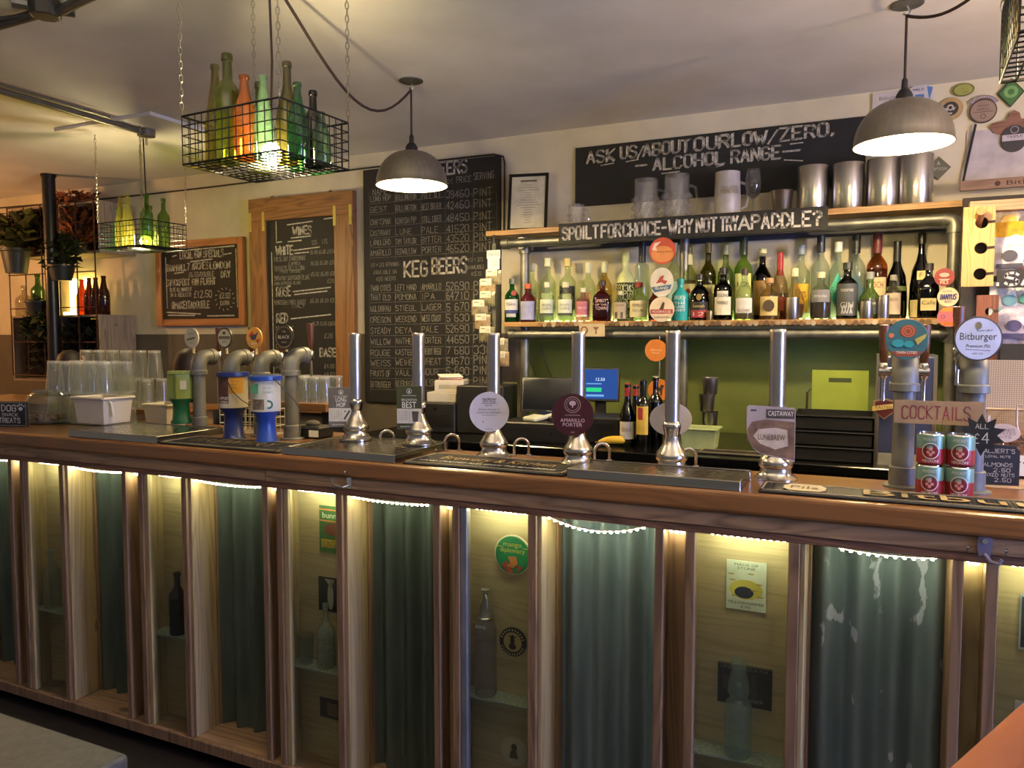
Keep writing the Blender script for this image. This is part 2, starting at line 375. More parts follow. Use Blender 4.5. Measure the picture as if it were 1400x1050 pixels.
cr = N(nt, 'ShaderNodeValToRGB'); e = cr.color_ramp.elements; e[0].position = .3; e[0].color = lin('#66757a'); e[1].position = .7; e[1].color = lin('#849296')
fr = N(nt, 'ShaderNodeMapRange'); fr.inputs[1].default_value = .62; fr.inputs[2].default_value = .64; mf = N(nt, 'ShaderNodeMix', data_type='RGBA'); mf.inputs['B'].default_value = lin('#c3c9d8')
nt.links.new(nz.outputs['Fac'], cr.inputs[0]); nt.links.new(nf.outputs['Fac'], fr.inputs[0]); nt.links.new(fr.outputs[0], mf.inputs['Factor']); nt.links.new(cr.outputs[0], mf.inputs['A'])
nt.links.new(mf.outputs['Result'], bs.inputs['Base Color']); nt.links.new(bs.outputs[0], out.inputs[0])
M_CORR2 = flat('#5f6a60', .42, .6, .2, 3, 0, 'corrugated_zinc_plain', (8, 8, .8), '#4a544c')
def corrugated(x0, x1, mat, ph):
    mb = MB(); n = 64; L = x1 - x0; P = []
    for k in range(n + 1):
        x = x0 + L * k / n; y = .019 * math.cos((x - x0) / .088 * 2 * math.pi + ph)
        P.append([mb.pt((x, YF + .150 + y + d, z)) for d in (0, .0015) for z in (BZ0, 1.119)])
    for a, b in zip(P, P[1:]):
        mb.f.append([a[0], b[0], b[1], a[1]]); mb.f.append([a[2], a[3], b[3], b[2]])
    return add(mb, 'corrugated_sheet', mat, bar, smooth=True)
def ledstrip(x0, x1, y, z, sag, label, step=.019):
    t = thing('led_strip', label, 'light strip', ((x0 + x1) / 2, y, z), 0, 'LED strips lighting the bar front')
    h = (x1 - x0) / 2; f = lambda x: -sag * (1 - (x / h) ** 2)
    add(MB().tube([(h * q, 0, f(h * q)) for q in [k / 8 - 1 for k in range(17)]], .003, 6), 'tape', M_LEDTAPE, t)
    mb = MB(); n = max(2, int((x1 - x0) / step))
    for k in range(n):
        x = -h + 2 * h * (k + .5) / n; mb.box((x, -.001, f(x) - .004), (.0065, .006, .004))
    add(mb, 'leds', emit('#f3f4c8', LED, 'led_glow'), t)
    return t
for i, (x0, x1) in enumerate(BAYS):
    # left wall of the bay: a pale board and a post lining; right: a post
    add(MB().b2(x0, x0 + .014, YF + .012, YF + .125, BZ0, 1.12), 'side_board', M_PINE, bar, bev=.002)
    add(MB().b2(x0 + .0005, x0 + .022, YF + .126, YF + .165, BZ0, 1.12), 'corner_batten', M_POST, bar, bev=.002)
    add(MB().b2(x1, x1 + .025, YF, YF + .17, BZ0, 1.106), 'post', M_POST, bar, bev=.002)
    nx = [c for c in CABS if c[0] > x1][0][0]
    add(MB().b2(x1 + .025, nx, YF + .06, YF + .075, BZ0, 1.119), 'gap_board', M_PINE if i != 4 else M_POST, bar, bev=.001)
    corrugated(x0 + .022, x1, (m_corr if i == 5 else flat('#84949a', .36, .5, .12, 3, 0, 'corrugated_zinc_blue', (8, 8, .8), '#6c7a7c')) if i > 3 else M_CORR2, 1.3 + i * 1.1)
    sag = .030 if i == 4 else .006
    xs = x0 + (.02 if i not in (5,) else .09)
    ledstrip(xs, x1 - .03, YF + .032, 1.099 - (.0 if i != 4 else -.004), sag, f'string of white LEDs across the {ORD[i]} corrugated bay from the left' if i else 'string of white LEDs over the corrugated bay cut by the left frame edge')
    ledstrip(x1 + .032, nx - .008, YF + .035, 1.098, .001, f'short LED strip above the narrow gap right of the {ORD[i]} corrugated bay from the left', .012)
# the glazed display cabinets between the bays
CABN = ['display cabinet cut off at the far left of the bar front', 'glazed bar-front cabinet holding a clear glass bottle, leftmost in view', 'glazed bar-front cabinet holding a single dark bottle', 'glazed bar-front cabinet with posters and a tumbler beside a grey bottle', 'glazed bar-front cabinet holding the ribbed soda siphon', 'glazed bar-front cabinet holding the codd-neck bottle and a yellow poster', 'glazed bar-front cabinet cut off at the right frame edge']
SHZ = [.62, aty(65, 832, YF + .05).z, aty(228, 866, YF + .05).z, aty(430, 912, YF + .05).z, aty(690, 958, YF + .05).z, aty(1010, 1036, YF + .05).z, .55]
for i, (x0, x1) in enumerate(CABS):
    if i == 0: continue
    W = x1 - x0; H = 1.106 - BZ0
    t = thing('display_cabinet', CABN[i], 'cabinet', (x0, YF, BZ0), 0, 'glazed display cabinets in the bar front')
    lw = .050 if i not in (5, 6) else .024
    add(MB().b2(0, .026, 0, .03, 0, H), 'stile', M_POST, t, bev=.002)
    if lw > .03: add(MB().b2(.027, lw, .006, .03, 0, H), 'stile', M_PINE if i != 4 else flat('#8f8f95', .4, .6, .1, name='zinc_strip'), t, bev=.002)
    add(MB().b2(W - .028, W, 0, .03, 0, H), 'stile', M_POST, t, bev=.002)
    add(MB().b2(0.0005, .012, .031, .12, 0, H), 'side_board', M_PINE, t)
    add(MB().b2(W - .012, W - .0005, .031, .12, 0, H), 'side_board', M_PINE, t)
    hs = H * .55
    add(MB().b2(.012, W - .012, .106, .12, hs + .001, H), 'back_board', M_PLY, t)
    add(MB().b2(.012, W - .012, .106, .12, 0, hs), 'back_board', M_PLY, t)
    add(MB().b2(lw, W - .028, .014, .018, .0, H - .004), 'glass_pane', M_PANE, t)
    add(MB().b2(.012, W - .012, .033, .105, SHZ[i] - .006 - BZ0, SHZ[i] - BZ0), 'shelf', glass('#dfe6da', .4, .6), t)
    if i: ledstrip(x0 + .055, x1 - .035, YF + .055, 1.099, .001, f'LED strip lighting the inside of the {ORD[i-1]} display cabinet from the left', .016)
# hooks on the apron
def hook(px, py, name, label, cols):
    p = aty(px, py, YF - .008)
    return thing(name, label, 'hook', (p.x, YF - .0065, p.z))
t = hook(470, 655, 'coat_hook', 'double chrome coat hook screwed to the apron above the poster cabinet', 0)
add(MB().b2(.012, .032, -.004, 0, -.03, .03), 'plate', M_CHROME, t, bev=.003)
add(MB().tube([(.022, -.004, .018), (.024, -.02, .022), (.026, -.03, .032)], .004), 'prong', M_CHROME, t)
add(MB().tube([(.022, -.004, -.018), (.01, -.02, -.024), (-.012, -.03, -.018), (-.024, -.034, -.002), (-.026, -.034, .008)], .004), 'prong', M_CHROME, t)
t = hook(1346, 748, 'clip_hook', 'mauve grey clip hook on the apron at the right end', 0)
mg = flat('#6f6a86', .4)
add(MB().prism([(.016 * math.cos(a), .012 + .02 * math.sin(a)) for a in [R(k * 20) for k in range(0, 10)]] + [(-.012, -.02), (.012, -.02)], -.006, 0), 'plate', mg, t)
add(MB().disc(0, .016, .006, .006, -.012, -.006), 'screw', M_CHROME, t)
add(MB().tube([(0, -.006, -.015), (.012, -.016, -.03), (.028, -.024, -.032), (.032, -.026, -.02)], .004), 'prong', mg, t)
for px, py, lb in ((1322, 753, 'small silver screw hook left of the mauve clip'), (1374, 758, 'small dark screw hook right of the mauve clip')):
    t = hook(px, py, 'screw_hook', lb, 0)
    add(MB().tube([(0, 0, .0), (0, -.015, 0), (.0, -.02, .004), (0, -.02, .012)], .0022), 'shank', M_CHROME, t)
    add(MB().sphere((0, -.02, .013), .005, 8), 'ball_tip', M_CHROME, t)
# ---- things shown inside the cabinets
YB = YF + .105
def badge(px, py, rpx, Y, label, layers, name='pump_clip', cat='badge', rx=None, loc=None, rz=0, group=None, th=.006):
    """round clip facing the room; layers = list of (name, material, builder(r) -> MB)"""
    p = aty(px, py, Y) if loc is None else Vector(loc)
    r = (aty(px + rpx, py, Y) - p).length if loc is None else rpx
    t = thing(name, label, cat, (p.x, Y if loc is None else p.y, p.z - r), rz, group)
    for k, (nm, mat, fn) in enumerate(layers):
        mb = MB().at(Matrix.Translation((0, -th - .0006 * (k + 1) if k else 0, r)))
        if k == 0: mb.disc(0, 0, r, r * (rx or 1), -th, 0)
        else: fn(mb, r)
        add(mb, nm, mat, t)
    return t
green = flat('#12774a', .35); gold = flat('#d9c04a', .4); orange = flat('#c4793a', .4); redd = flat('#a8432c', .4); cream = flat('#cfc3a6', .5)
badge(702, 758, 25, YB, 'round green badge with an orange fruit motif in the siphon cabinet', [('disc', cream, 0), ('green_face', green, lambda m, r: m.disc(0, 0, r * .94, r * .94, -.0002, .0003)),
    ('lettering', gold, lambda m, r: m.type('mango', 0, r * .42, r * .24, r * 1.0).type('diplomacy', 0, r * .12, r * .24, r * 1.35).line(-r * .9, r * .38, -r * .55, r * .38, r * .03).line(r * .55, r * .38, r * .9, r * .38, r * .03)),
    ('red_motif', redd, lambda m, r: m.prism([(-r * .6, -r * .55), (-r * .3, -r * .3), (r * .1, -r * .9), (-r * .2, -r * .9)], 0, .0001).prism([(r * .2, -r * .5), (r * .6, -r * .55), (r * .3, -r * .85)], 0, .0001)),
    ('orange_motif', orange, lambda m, r: m.prism([(-r * .25, -r * .1), (r * .2, -r * .05), (r * .3, -r * .4), (r * .05, -r * .65), (-r * .35, -r * .6), (-r * .1, -r * .4)], -.0002, 0))])
badge(702, 877, 18, YB, 'round black and gold badge beside the soda siphon', [('disc', M_BLACK, 0), ('gold_centre', flat('#a8905c', .5), lambda m, r: m.disc(0, 0, r * .68, r * .68, 0, .0003)),
    ('insect_motif', M_BLACK, lambda m, r: m.disc(0, r * .1, r * .16, r * .42, -.0002, 0).disc(0, -.3 * r, r * .28, r * .2, -.0003, 0).line(-r * .3, r * .4, r * .3, r * .4, r * .06)),
    ('lettering', flat('#b8a67c', .5), lambda m, r: [m.line(r * .78 * math.cos(a), r * .78 * math.sin(a), r * .92 * math.cos(a), r * .92 * math.sin(a), r * .09) for a in [R(20 + 14 * k) for k in range(11)] + [R(205 + 13 * k) for k in range(11)]])])
badge(704, 1026, 18, YB, 'round cream badge low in the siphon cabinet', [('disc', flat('#b5a88f', .6), 0), ('figure_motif', flat('#4d4238', .6), lambda m, r: m.disc(0, r * .25, r * .22, r * .28, 0, .0003).prism([(-r * .35, -r * .5), (r * .3, -r * .5), (r * .2, 0), (-r * .25, 0)], 0, .0003))])
def poster(px0, py0, px1, py1, Y, label, mat, name='poster', th=.003, cat='poster'):
    a = aty(px0, py0, Y); b = aty(px1, py1, Y); W, H = b.x - a.x, a.z - b.z
    t = thing(name, label, cat, (a.x, Y, b.z)); add(MB().b2(0, W, -th, 0, 0, H), 'sheet', mat, t)
    return t, W, H, -th - .0006
t, W, H, y = poster(994, 764, 1047, 838, YB, 'pale poster with a dark oval on yellow in the codd-bottle cabinet', flat('#c9cfbf', .4))
add(MB().disc(W * .5, H * .42, W * .42, H * .2, y + .0002, y + .0004), 'yellow_wash', flat('#c6b84e', .5), t)
add(MB().disc(W * .45, H * .36, W * .24, H * .12, y, y + .0001), 'dark_oval', flat('#1d2338', .5), t)
add(MB().type('MADE OF', W * .5, H * .9, H * .05, W * .6, y).type('STONE', W * .5, H * .83, H * .05, W * .45, y).type('YELLOWHAMMER', W * .5, H * .12, H * .055, W * .92, y).type('3.9%', W * .5, H * .04, H * .05, W * .26, y), 'lettering', M_BLACK, t)
mb = MB()
for q in ((.12, .72), (.15, .6), (.82, .55), (.7, .42), (.62, .75), (.2, .28), (.85, .3)): mb.disc(W * q[0], H * q[1], W * .09, H * .016, y, y + .0001, 8)
add(mb, 'leaf_motif', flat('#a8903a', .5), t)
t, W, H, y = poster(982, 903, 1055, 972, YB, 'dark photo card behind the codd-neck bottle', flat('#1b1816', .5))
add(MB().type('beach', W * .7, H * .12, H * .11, None, y).stroke('UNDERNEATH', W * .06, H * .88, H * .07, W * .85, y=y), 'lettering', flat('#8a847a', .7), t)
add(MB().b2(W * .62, W * .72, y, y + .0002, H * .2, H * .8).b2(W * .1, W * .3, y, y + .0002, H * .35, H * .7), 'photo_shapes', flat('#3a322d', .6), t)
add(MB().b2(0, W, y, y + .0002, H * .975, H), 'gold_edge', flat('#8a6f3a', .5), t)
t, W, H, y = poster(437, 690, 464, 757, YB, 'colourful green and red poster high in the tumbler cabinet', flat('#39662d', .45))
add(MB().disc(W * .75, H * .5, W * .5, H * .14, y + .0001, y + .0003), 'red_motif', flat('#6d3a26', .5), t)
add(MB().b2(W * .1, W, y, y + .0002, H * .1, H * .28), 'yellow_band', flat('#c49a2e', .5), t)
add(MB().type('bunny', W * .62, H * .74, H * .12, W * .9, y), 'white_lettering', M_PAPER, t)
add(MB().type('JUNGLE', W * .6, H * .1, H * .16, W * .9, y - .0002), 'lettering', flat('#3c5c22', .5), t)
add(MB().b2(0, W, y, y + .0002, H * .66, H * .69).b2(0, W, y, y + .0002, H * .9, H * .93), 'orange_band', orange, t)
t, W, H, y = poster(436, 787, 464, 838, YB, 'black and white photo card behind the grey bottle', flat('#15130f', .5))
add(MB().disc(W * .6, H * .45, W * .15, H * .4, y, y + .0003, 12).prism([(W * .3, H * .95), (W * .8, H * .95), (W * .65, H * .7)], y, y + .0003), 'photo_shapes', flat('#9a968a', .6), t)
t, W, H, y = poster(438, 952, 464, 985, YB, 'small dim framed card at the foot of the tumbler cabinet', flat('#3b3029', .6))
add(MB().b2(W * .4, W * .95, y, y + .0003, H * .15, H * .8), 'photo_shapes', flat('#6b5a4c', .6), t)
t, W, H, y = poster(1395, 812, 1430, 892, YB, 'pale poster at the right frame edge in the last cabinet', flat('#9fb0b5', .4))
add(MB().b2(W * .06, W * .96, y, y + .0003, H * .04, H * .96), 'dark_picture', flat('#2a2f38', .5), t)
t, W, H, y = poster(1388, 957, 1440, 1060, YB, 'white framed card low at the right frame edge', flat('#c9cbd6', .35))
add(MB().b2(W * .12, W * .9, y, y + .0003, H * .06, H * .94), 'dark_picture', flat('#5b6069', .5), t)
# ================================================================ bottles and glasses
PROF = {
 'bordeaux': [(.9, 0), (1, .015), (1, .60), (.94, .655), (.62, .71), (.38, .76), (.34, .93), (.42, .935), (.42, .985), (.36, 1)],
 'hock': [(.92, 0), (1, .02), (1, .36), (.93, .46), (.58, .70), (.37, .84), (.33, .95), (.40, .955), (.40, .99), (.34, 1)],
 'burgundy': [(.92, 0), (1, .02), (1, .44), (.9, .53), (.5, .68), (.36, .78), (.33, .94), (.41, .945), (.41, .985), (.35, 1)],
 'beer': [(.93, 0), (1, .02), (1, .50), (.92, .58), (.55, .73), (.40, .86), (.37, .945), (.45, .95), (.45, .99), (.4, 1)],
 'spirit': [(.94, 0), (1, .02), (1, .58), (.95, .635), (.72, .685), (.40, .735), (.35, .79), (.35, .90)],
 'squat': [(.94, 0), (1, .03), (1, .52), (.93, .62), (.62, .70), (.36, .755), (.33, .80), (.33, .89)],
 'bell': [(.9, 0), (1, .04), (1, .16), (.95, .40), (.80, .56), (.45, .68), (.30, .77), (.28, .90)],
 'tall': [(.95, 0), (1, .015), (1, .66), (.94, .70), (.5, .735), (.42, .77), (.40, .88)],
 'round': [(.5, 0), (.85, .05), (1, .2), (1, .34), (.85, .48), (.55, .58), (.34, .66), (.3, .88)],
 'jug': [(.92, 0), (1, .03), (1, .50), (.88, .60), (.5, .68), (.3, .73), (.26, .90), (.34, .91), (.34, 1)],
}
def face(p, k=.6): return k * math.atan2(-p[0], p[1])
def bottle(kind, loc, H, Rr, col, label, cap=None, labels=(), liquid=None, texts=(), name='bottle', cat='bottle', group=None, sq=0.0, haze=.05, capz=.87, n=20, tilt=None, extra=None, opaque=False, rz=None):
    t = thing(name, label, cat, loc, face(loc) if rz is None else rz, group)
    if tilt: t.rotation_euler = (tilt[0], tilt[1], t.rotation_euler[2])
    P = [(r * Rr, z * H) for r, z in PROF[kind]]
    gm = flat(col, .25) if opaque else glass(col, haze)
    add(MB().lathe(P, n, sq=sq), 'glass', gm, t, smooth=True)
    if liquid:
        lc, lv = liquid; Q = []
        for r, z in P:
            if z / H < lv: Q.append((r * .9, max(z, .006)))
        rr = Q[-1][0]
        for (ra, za), (rb, zb) in zip(P, P[1:]):
            if za / H < lv <= zb / H: rr = .9 * (ra + (rb - ra) * (lv - za / H) / (zb / H - za / H))
        Q.append((rr, lv * H)); add(MB().lathe(Q, n, sq=sq), 'liquid', flat(lc, .2, 0, .06) if opaque == 2 else glass(lc, .22, .25), t, smooth=True)
    if cap:
        top = P[-1][1]; r = P[-1][0]
        if top >= H * .99: add(MB().lathe([(r * 1.06, capz * H), (r * 1.12, capz * H + .002), (r * 1.1, H + .002), (r * .9, H + .004)], 14), 'cap', flat(cap, .4), t, smooth=True)
        else: add(MB().lathe([(r * 1.04, capz * H), (r * 1.25, capz * H + .001), (r * 1.25, H - .002), (r * 1.1, H)], 14), 'cap', flat(cap, .4), t, smooth=True)
    for k, (z0, z1, lc, ang) in enumerate(labels):
        rr = Rr * (1.012 + .006 * k)
        if z0 > .7: rr = Rr * (.46 + .01 * k)
        mb = MB()
        if sq: w_ = Rr * .78 * ang / 60; yy = -Rr * (1.0 if sq < .7 else 1.01) - .001 * (k + 1); mb.quad([(-w_, yy, z0 * H), (w_, yy, z0 * H), (w_, yy, z1 * H), (-w_, yy, z1 * H)])
        else: mb.patch(rr, z0 * H, z1 * H, -ang, ang, 14)
        add(mb, 'label', flat(lc, .6), t)
    for k, (s, z, h, tcx) in enumerate(texts):
        mb = MB(); rr = Rr * 1.035 + .0006
        if sq: mb.type(s, 0, z * H, h * H, Rr * 1.25, -Rr * 1.01 - .004)
        else: mb.type(s, 0, z * H, h * H, Rr * 1.25, curve=on_cyl(rr))
        add(mb, 'label_lettering', flat(tcx, .6), t)
    if extra: extra(t, H, Rr)
    return t
# ---- bottles standing in the cabinets
def inbay(px, py, i, dy=.07): p = aty(px, py, YF + dy); return (p.x, p.y, SHZ[i])
bottle('bordeaux', inbay(72, 830, 1), .26, .034, '#e3e6dc', 'clear glass bottle on the shelf of the leftmost glazed cabinet', haze=.15)
bottle('bordeaux', inbay(244, 866, 2), .25, .033, '#4a5438', 'dark olive bottle on the shelf of the second glazed cabinet', haze=.1)
bottle('jug', inbay(446, 908, 3, .072), .232, .032, '#c4cabb', 'dusty grey-green bottle with swing neck beside the tumbler', haze=.5)
def glassware(prof, loc, label, name, cat, mat=None, n=20, group=None, rz=0):
    return solo(MB().lathe(prof, n, (0, 0, 0), True, True), name, label, cat, mat or M_GLASS, loc, rz, group, smooth=True)
glassware([(.022, 0), (.024, .003), (.029, .105), (.0275, .105), (.022, .008), (.001, .008)], inbay(419, 903, 3, .066), 'straight clear tumbler on the shelf beside the grey bottle', 'tumbler', 'glass')
p = inbay(664, 955, 4, .068)
t = thing('soda_siphon', 'ribbed clear soda siphon with pewter head on the cabinet shelf', 'siphon', p)
mb = MB(); n = 40
prof = [(.034, 0), (.036, .004), (.036, .20), (.034, .222), (.022, .248), (.019, .252)]
rings = []
for r, z in prof: rings.append([mb.pt(((r * (1 - .035 * (k % 2))) * math.cos(2 * math.pi * k / n), r * (1 - .035 * (k % 2)) * math.sin(2 * math.pi * k / n), z)) for k in range(n)])
for A, B in zip(rings, rings[1:]):
    for k in range(n): mb.f.append([A[k], A[(k + 1) % n], B[(k + 1) % n], B[k]])
mb.f.append(rings[0][::-1]); add(mb, 'glass', glass('#e8e4de', .10), t, smooth=True)
add(MB().lathe([(.022, .246), (.023, .25), (.023, .257), (.019, .262), (.019, .285), (.010, .31), (.006, .335), (.014, .34), (.014, .346), (.003, .352)], 18), 'head', flat('#8a847a', .4, .6, .05), t, smooth=True)
add(MB().lathe([(.0235, .252), (.026, .255), (.0235, .258)], 18), 'collar', M_CHROME, t, smooth=True)
add(MB().tube([(.004, -.008, .33), (.012, -.014, .32), (.018, -.018, .29)], [.003, .004, .004], 8), 'lever', M_CHROME, t)
add(MB().stroke('AFFRON SODA', -.018, .228, .009, .036, y=-.0345, jit=.1), 'etched_lettering', flat('#c9c6bc', .6), t)
p = inbay(1008, 1040, 5, .066)
def codd(t, H, Rr): add(MB().sphere((0, 0, H * .74), .008, 10), 'marble', glass('#9fb8b0', .2), t, smooth=True)
PROF['codd'] = [(.92, 0), (1, .02), (1, .50), (.94, .555), (.60, .605), (.62, .62), (.82, .67), (.78, .76), (.5, .91), (.50, .925), (.60, .93), (.60, .985), (.5, 1)]
bottle('codd', p, .272, .037, '#e0eeea', 'pale aqua codd-neck bottle on the lowest cabinet shelf', haze=.16, extra=codd)
p = aty(75, 862, YF + .07)
glassware([(.008, 0), (.03, .006), (.034, .012), (.033, .0125), (.008, .008)], (p.x, p.y, BZ0 + .001), 'shallow glass dish at the foot of the leftmost glazed cabinet', 'glass_dish', 'dish')

# ================================================================ on the bar: trays and mats
def tray(x0, x1, y0, y1, label, h=.028, rz=0.0):
    W, D = x1 - x0, y1 - y0
    t = thing('drip_tray', label, 'drip tray', (x0, y0, BT), rz, 'steel drip trays on the bar top')
    mb = MB().b2(0, W, 0, .012, 0, h).b2(0, W, D - .012, D, 0, h).b2(0, .012, .012, D - .012, 0, h).b2(W - .012, W, .012, D - .012, 0, h).b2(.012, W - .012, .012, D - .012, 0, .004)
    add(mb, 'pan', M_TRAY, t, bev=.0025)
    add(MB().b2(.012, W - .012, .012, D - .012, h - .006, h - .002), 'grate', M_TRAY, t)
    mb = MB(); nx = int(W / .034); ny = max(2, int(D / .045))
    for i in range(nx):
        for j in range(ny):
            if random.random() < .12: continue
            x = .03 + (W - .06) * (i + .5) / nx; y = .03 + (D - .06) * (j + .5) / ny
            mb.quad([(x - .009, y - .003, h - .0014), (x + .009, y - .003, h - .0014), (x + .009, y + .003, h - .0014), (x - .009, y + .003, h - .0014)])
    add(mb, 'drain_slots', flat('#2c2b2a', .4), t, kind='stuff')
    return t
tray(-3.02, -2.50, 2.10, 2.44, 'steel drip tray under the white tub and green collecting tin')
tray(-1.875, -1.40, 2.095, 2.45, 'steel drip tray in front of the two rectangular pump clips')
tray(-.80, -.305, 2.095, 2.29, 'steel drip tray between the maroon round clip and the beach picture clip')
def mat_(x0, x1, y0, y1, label, wave=False):
    W, D = x1 - x0, y1 - y0
    t = thing('bar_mat', label, 'bar mat', (x0, y0, BT), 0, 'black rubber bar mats')
    add(MB().b2(0, W, 0, D, 0, .008), 'rubber', flat('#121110', .6), t, bev=.003)
    rim = flat('#8d8068', .6)
    mb = MB()
    for q in ((.006, W - .006, .005, .010), (.006, W - .006, D - .010, D - .005), (.006, .011, .005, D - .005), (W - .011, W - .006, .005, D - .005)): mb.b2(q[0], q[1], q[2], q[3], .008, .0105)
    add(mb, 'rim', rim, t)
    mb = MB(); k = int(W / .011)
    for i in range(k):
        x = .016 + (W - .032) * i / k; mb.b2(x, x + .004, .014, D - .014, .008, .0095)
    add(mb, 'ribs', flat('#1c1a18', .6), t, kind='stuff')
    return t, W, D
def lay(z): return lambda a, b: (a, b, z)
t, W, D = mat_(-2.49, -1.90, 2.10, 2.30, 'black rubber bar mat in front of the blue collecting boxes')
add(MB().type('BREWERY', W * .5, D * .3, D * .4, W * .7, curve=lay(.0115)), 'lettering', flat('#5c4f3a', .6), t)
t, W, D = mat_(-1.375, -.815, 2.10, 2.31, 'black rubber bar mat with gold lettering below the white round clip')
add(MB().type('Brewery & Kitchen', W * .52, D * .42, D * .3, W * .72, curve=lay(.0115)), 'gold_lettering', flat('#a08556', .6), t)
add(MB().type('HAND CRAFTED ALES SINCE THE BEGINNING', W * .5, D * .16, D * .10, W * .85, curve=lay(.0115)), 'small_lettering', M_PAPER, t)
t, W, D = mat_(-.262, .80, 2.105, 2.235, 'long black bar mat with large cream lettering beside the cans')
lc = flat('#b39a68', .6)
mb = MB(); pl = [(.075, .02), (.15, .02), (.165, .045), (.165, .085), (.15, .11), (.075, .11), (.06, .085), (.06, .045)]
A = [mb.pt((x, y, .0112)) for x, y in pl]; mb.f.append(A); add(mb, 'emblem_panel', flat('#b7a98b', .6), t)
add(MB().type('Pils', .112, .045, .04, .07, curve=lay(.0122)), 'emblem', flat('#4a3c26', .6), t)
add(MB().type('Bitburger', W * .52, D * .26, D * .52, W * .56, curve=lay(.0122)), 'lettering', lc, t)
# ================================================================ hand pumps
PUMPS = [(487, 605, 455), (573, 610, 455), (675, 622, 455), (790, 634, 453), (918, 644, 452), (1060, 657, 450)]
PP = []
for i, (px, py, pt) in enumerate(PUMPS):
    p = aty(px, py, 2.36 if i < 3 else 2.33); PP.append(p)
PL = ['hand pump with the grey rectangular clip', 'hand pump with the olive rectangular clip', 'hand pump with the white round clip', 'hand pump with the maroon round clip', 'hand pump whose pale oval clip faces away', 'hand pump with the beach picture clip']
for i, p in enumerate(PP):
    H = aty(PUMPS[i][0], PUMPS[i][2], p.y).z - BT
    t = thing('beer_pump', 'tall steel ' + PL[i], 'beer pump', (p.x, p.y, BT + (.028 if i in (0, 1) else 0)), 0, 'steel hand pumps along the bar')
    if i in (0, 1): H -= .028
    base = [(.062, 0), (.062, .006), (.050, .014), (.044, .022), (.043, .034), (.048, .040), (.049, .052), (.042, .062), (.030, .082), (.024, .098), (.0215, .11)]
    add(MB().lathe(base, 28), 'base', metal('#c2bcb2', .2, 'cast_alloy'), t, smooth=True)
    add(MB().lathe([(.0215, .11), (.0235, .118), (.027, .135), (.0285, .142), (.027, .150), (.0225, .154)], 28), 'collar', metal('#c2bcb2', .2, 'cast_alloy'), t, smooth=True)
    add(MB().lathe([(.0222, .150), (.0222, H - .012)], 28, cap0=False), 'handle', M_STEEL, t, smooth=True)
    add(MB().lathe([(.0232, H - .012), (.0232, H - .003), (.021, H)], 28), 'end_cap', M_STEEL, t, smooth=True)
def clip_at(i, px, py, dy=-.032):
    p = PP[i]; q = aty(px, py, p.y + dy); return q
def clipthing(i, px, py, label, dy=-.034, rz=None):
    q = clip_at(i, px, py, dy)
    t = thing('pump_clip', label, 'pump clip', (q.x, q.y, q.z), face(q, .7) if rz is None else rz, 'pump clips on the hand pumps')
    return t
# rectangular clips
for i, px, py, w1, w2, body, ttl, lb in ((0, 467, 584, .094, .15, '#5c574f', ('LONG', 'HOP'), 'grey and cream rectangular pump clip on the leftmost hand pump'), (1, 560, 587, .090, .156, '#3a3d22', ('', 'BEST'), 'olive and cream rectangular pump clip with a pint glass print')):
    t = clipthing(i, px, py, lb); h = w2
    add(MB().b2(-w1 / 2, w1 / 2, -.004, 0, 0, h), 'plate', flat(body, .45), t, bev=.001)
    add(MB().b2(-w1 / 2 + .001, w1 / 2 - .001, -.005, -.004, .022, h * .48), 'cream_panel', flat('#b8b3a4', .5), t)
    ltr = MB()
    if i == 0: ltr.type('LONG', 0, h * .64, h * .12, w1 * .42, -.0046).type('HOP', 0, h * .51, h * .11, w1 * .34, -.0046)
    else: ltr.type('BOLLINGTON', 0, h * .66, h * .05, w1 * .6, -.0046).type('BEST', 0, h * .50, h * .14, w1 * .56, -.0046)
    ltr.type('BOLLINGTON BREWING', 0, h * .77, h * .022, w1 * .55, -.0046).type('BOLLINGTON BREWING', 0, h * .05, h * .035, w1 * .7, -.0046)
    ltr.ringp(0, h * .88, h * .05, h * .058, -.0046).prism([(-h * .02, h * .85), (h * .02, h * .85), (0, h * .92)], -.0047, -.0046)
    add(ltr, 'pale_lettering', flat('#e6e2d4', .6), t)
    dk = MB().line(0, .024, 0, h * .47, .0008, -.0054)
    for k in range(5): dk.type('ALC VOL CRISP', -w1 * .25, h * (.40 - .045 * k), h * .025, w1 * .36, -.0054)
    if i == 0: dk.line(w1 * .12, h * .2, w1 * .34, h * .42, h * .045, -.0054).disc(w1 * .16, h * .4, h * .02, h * .02, -.0056, -.0052)
    else: dk.prism([(w1 * .14, h * .18), (w1 * .34, h * .18), (w1 * .38, h * .42), (w1 * .10, h * .42)], -.0056, -.0052)
    add(dk, 'dark_print', flat('#3c3831', .6), t)
    add(MB().b2(-.006 + w1 * .5, w1 * .5 + .01, .0, .02, h * .5, h * .56), 'bracket', M_PAPER, t)
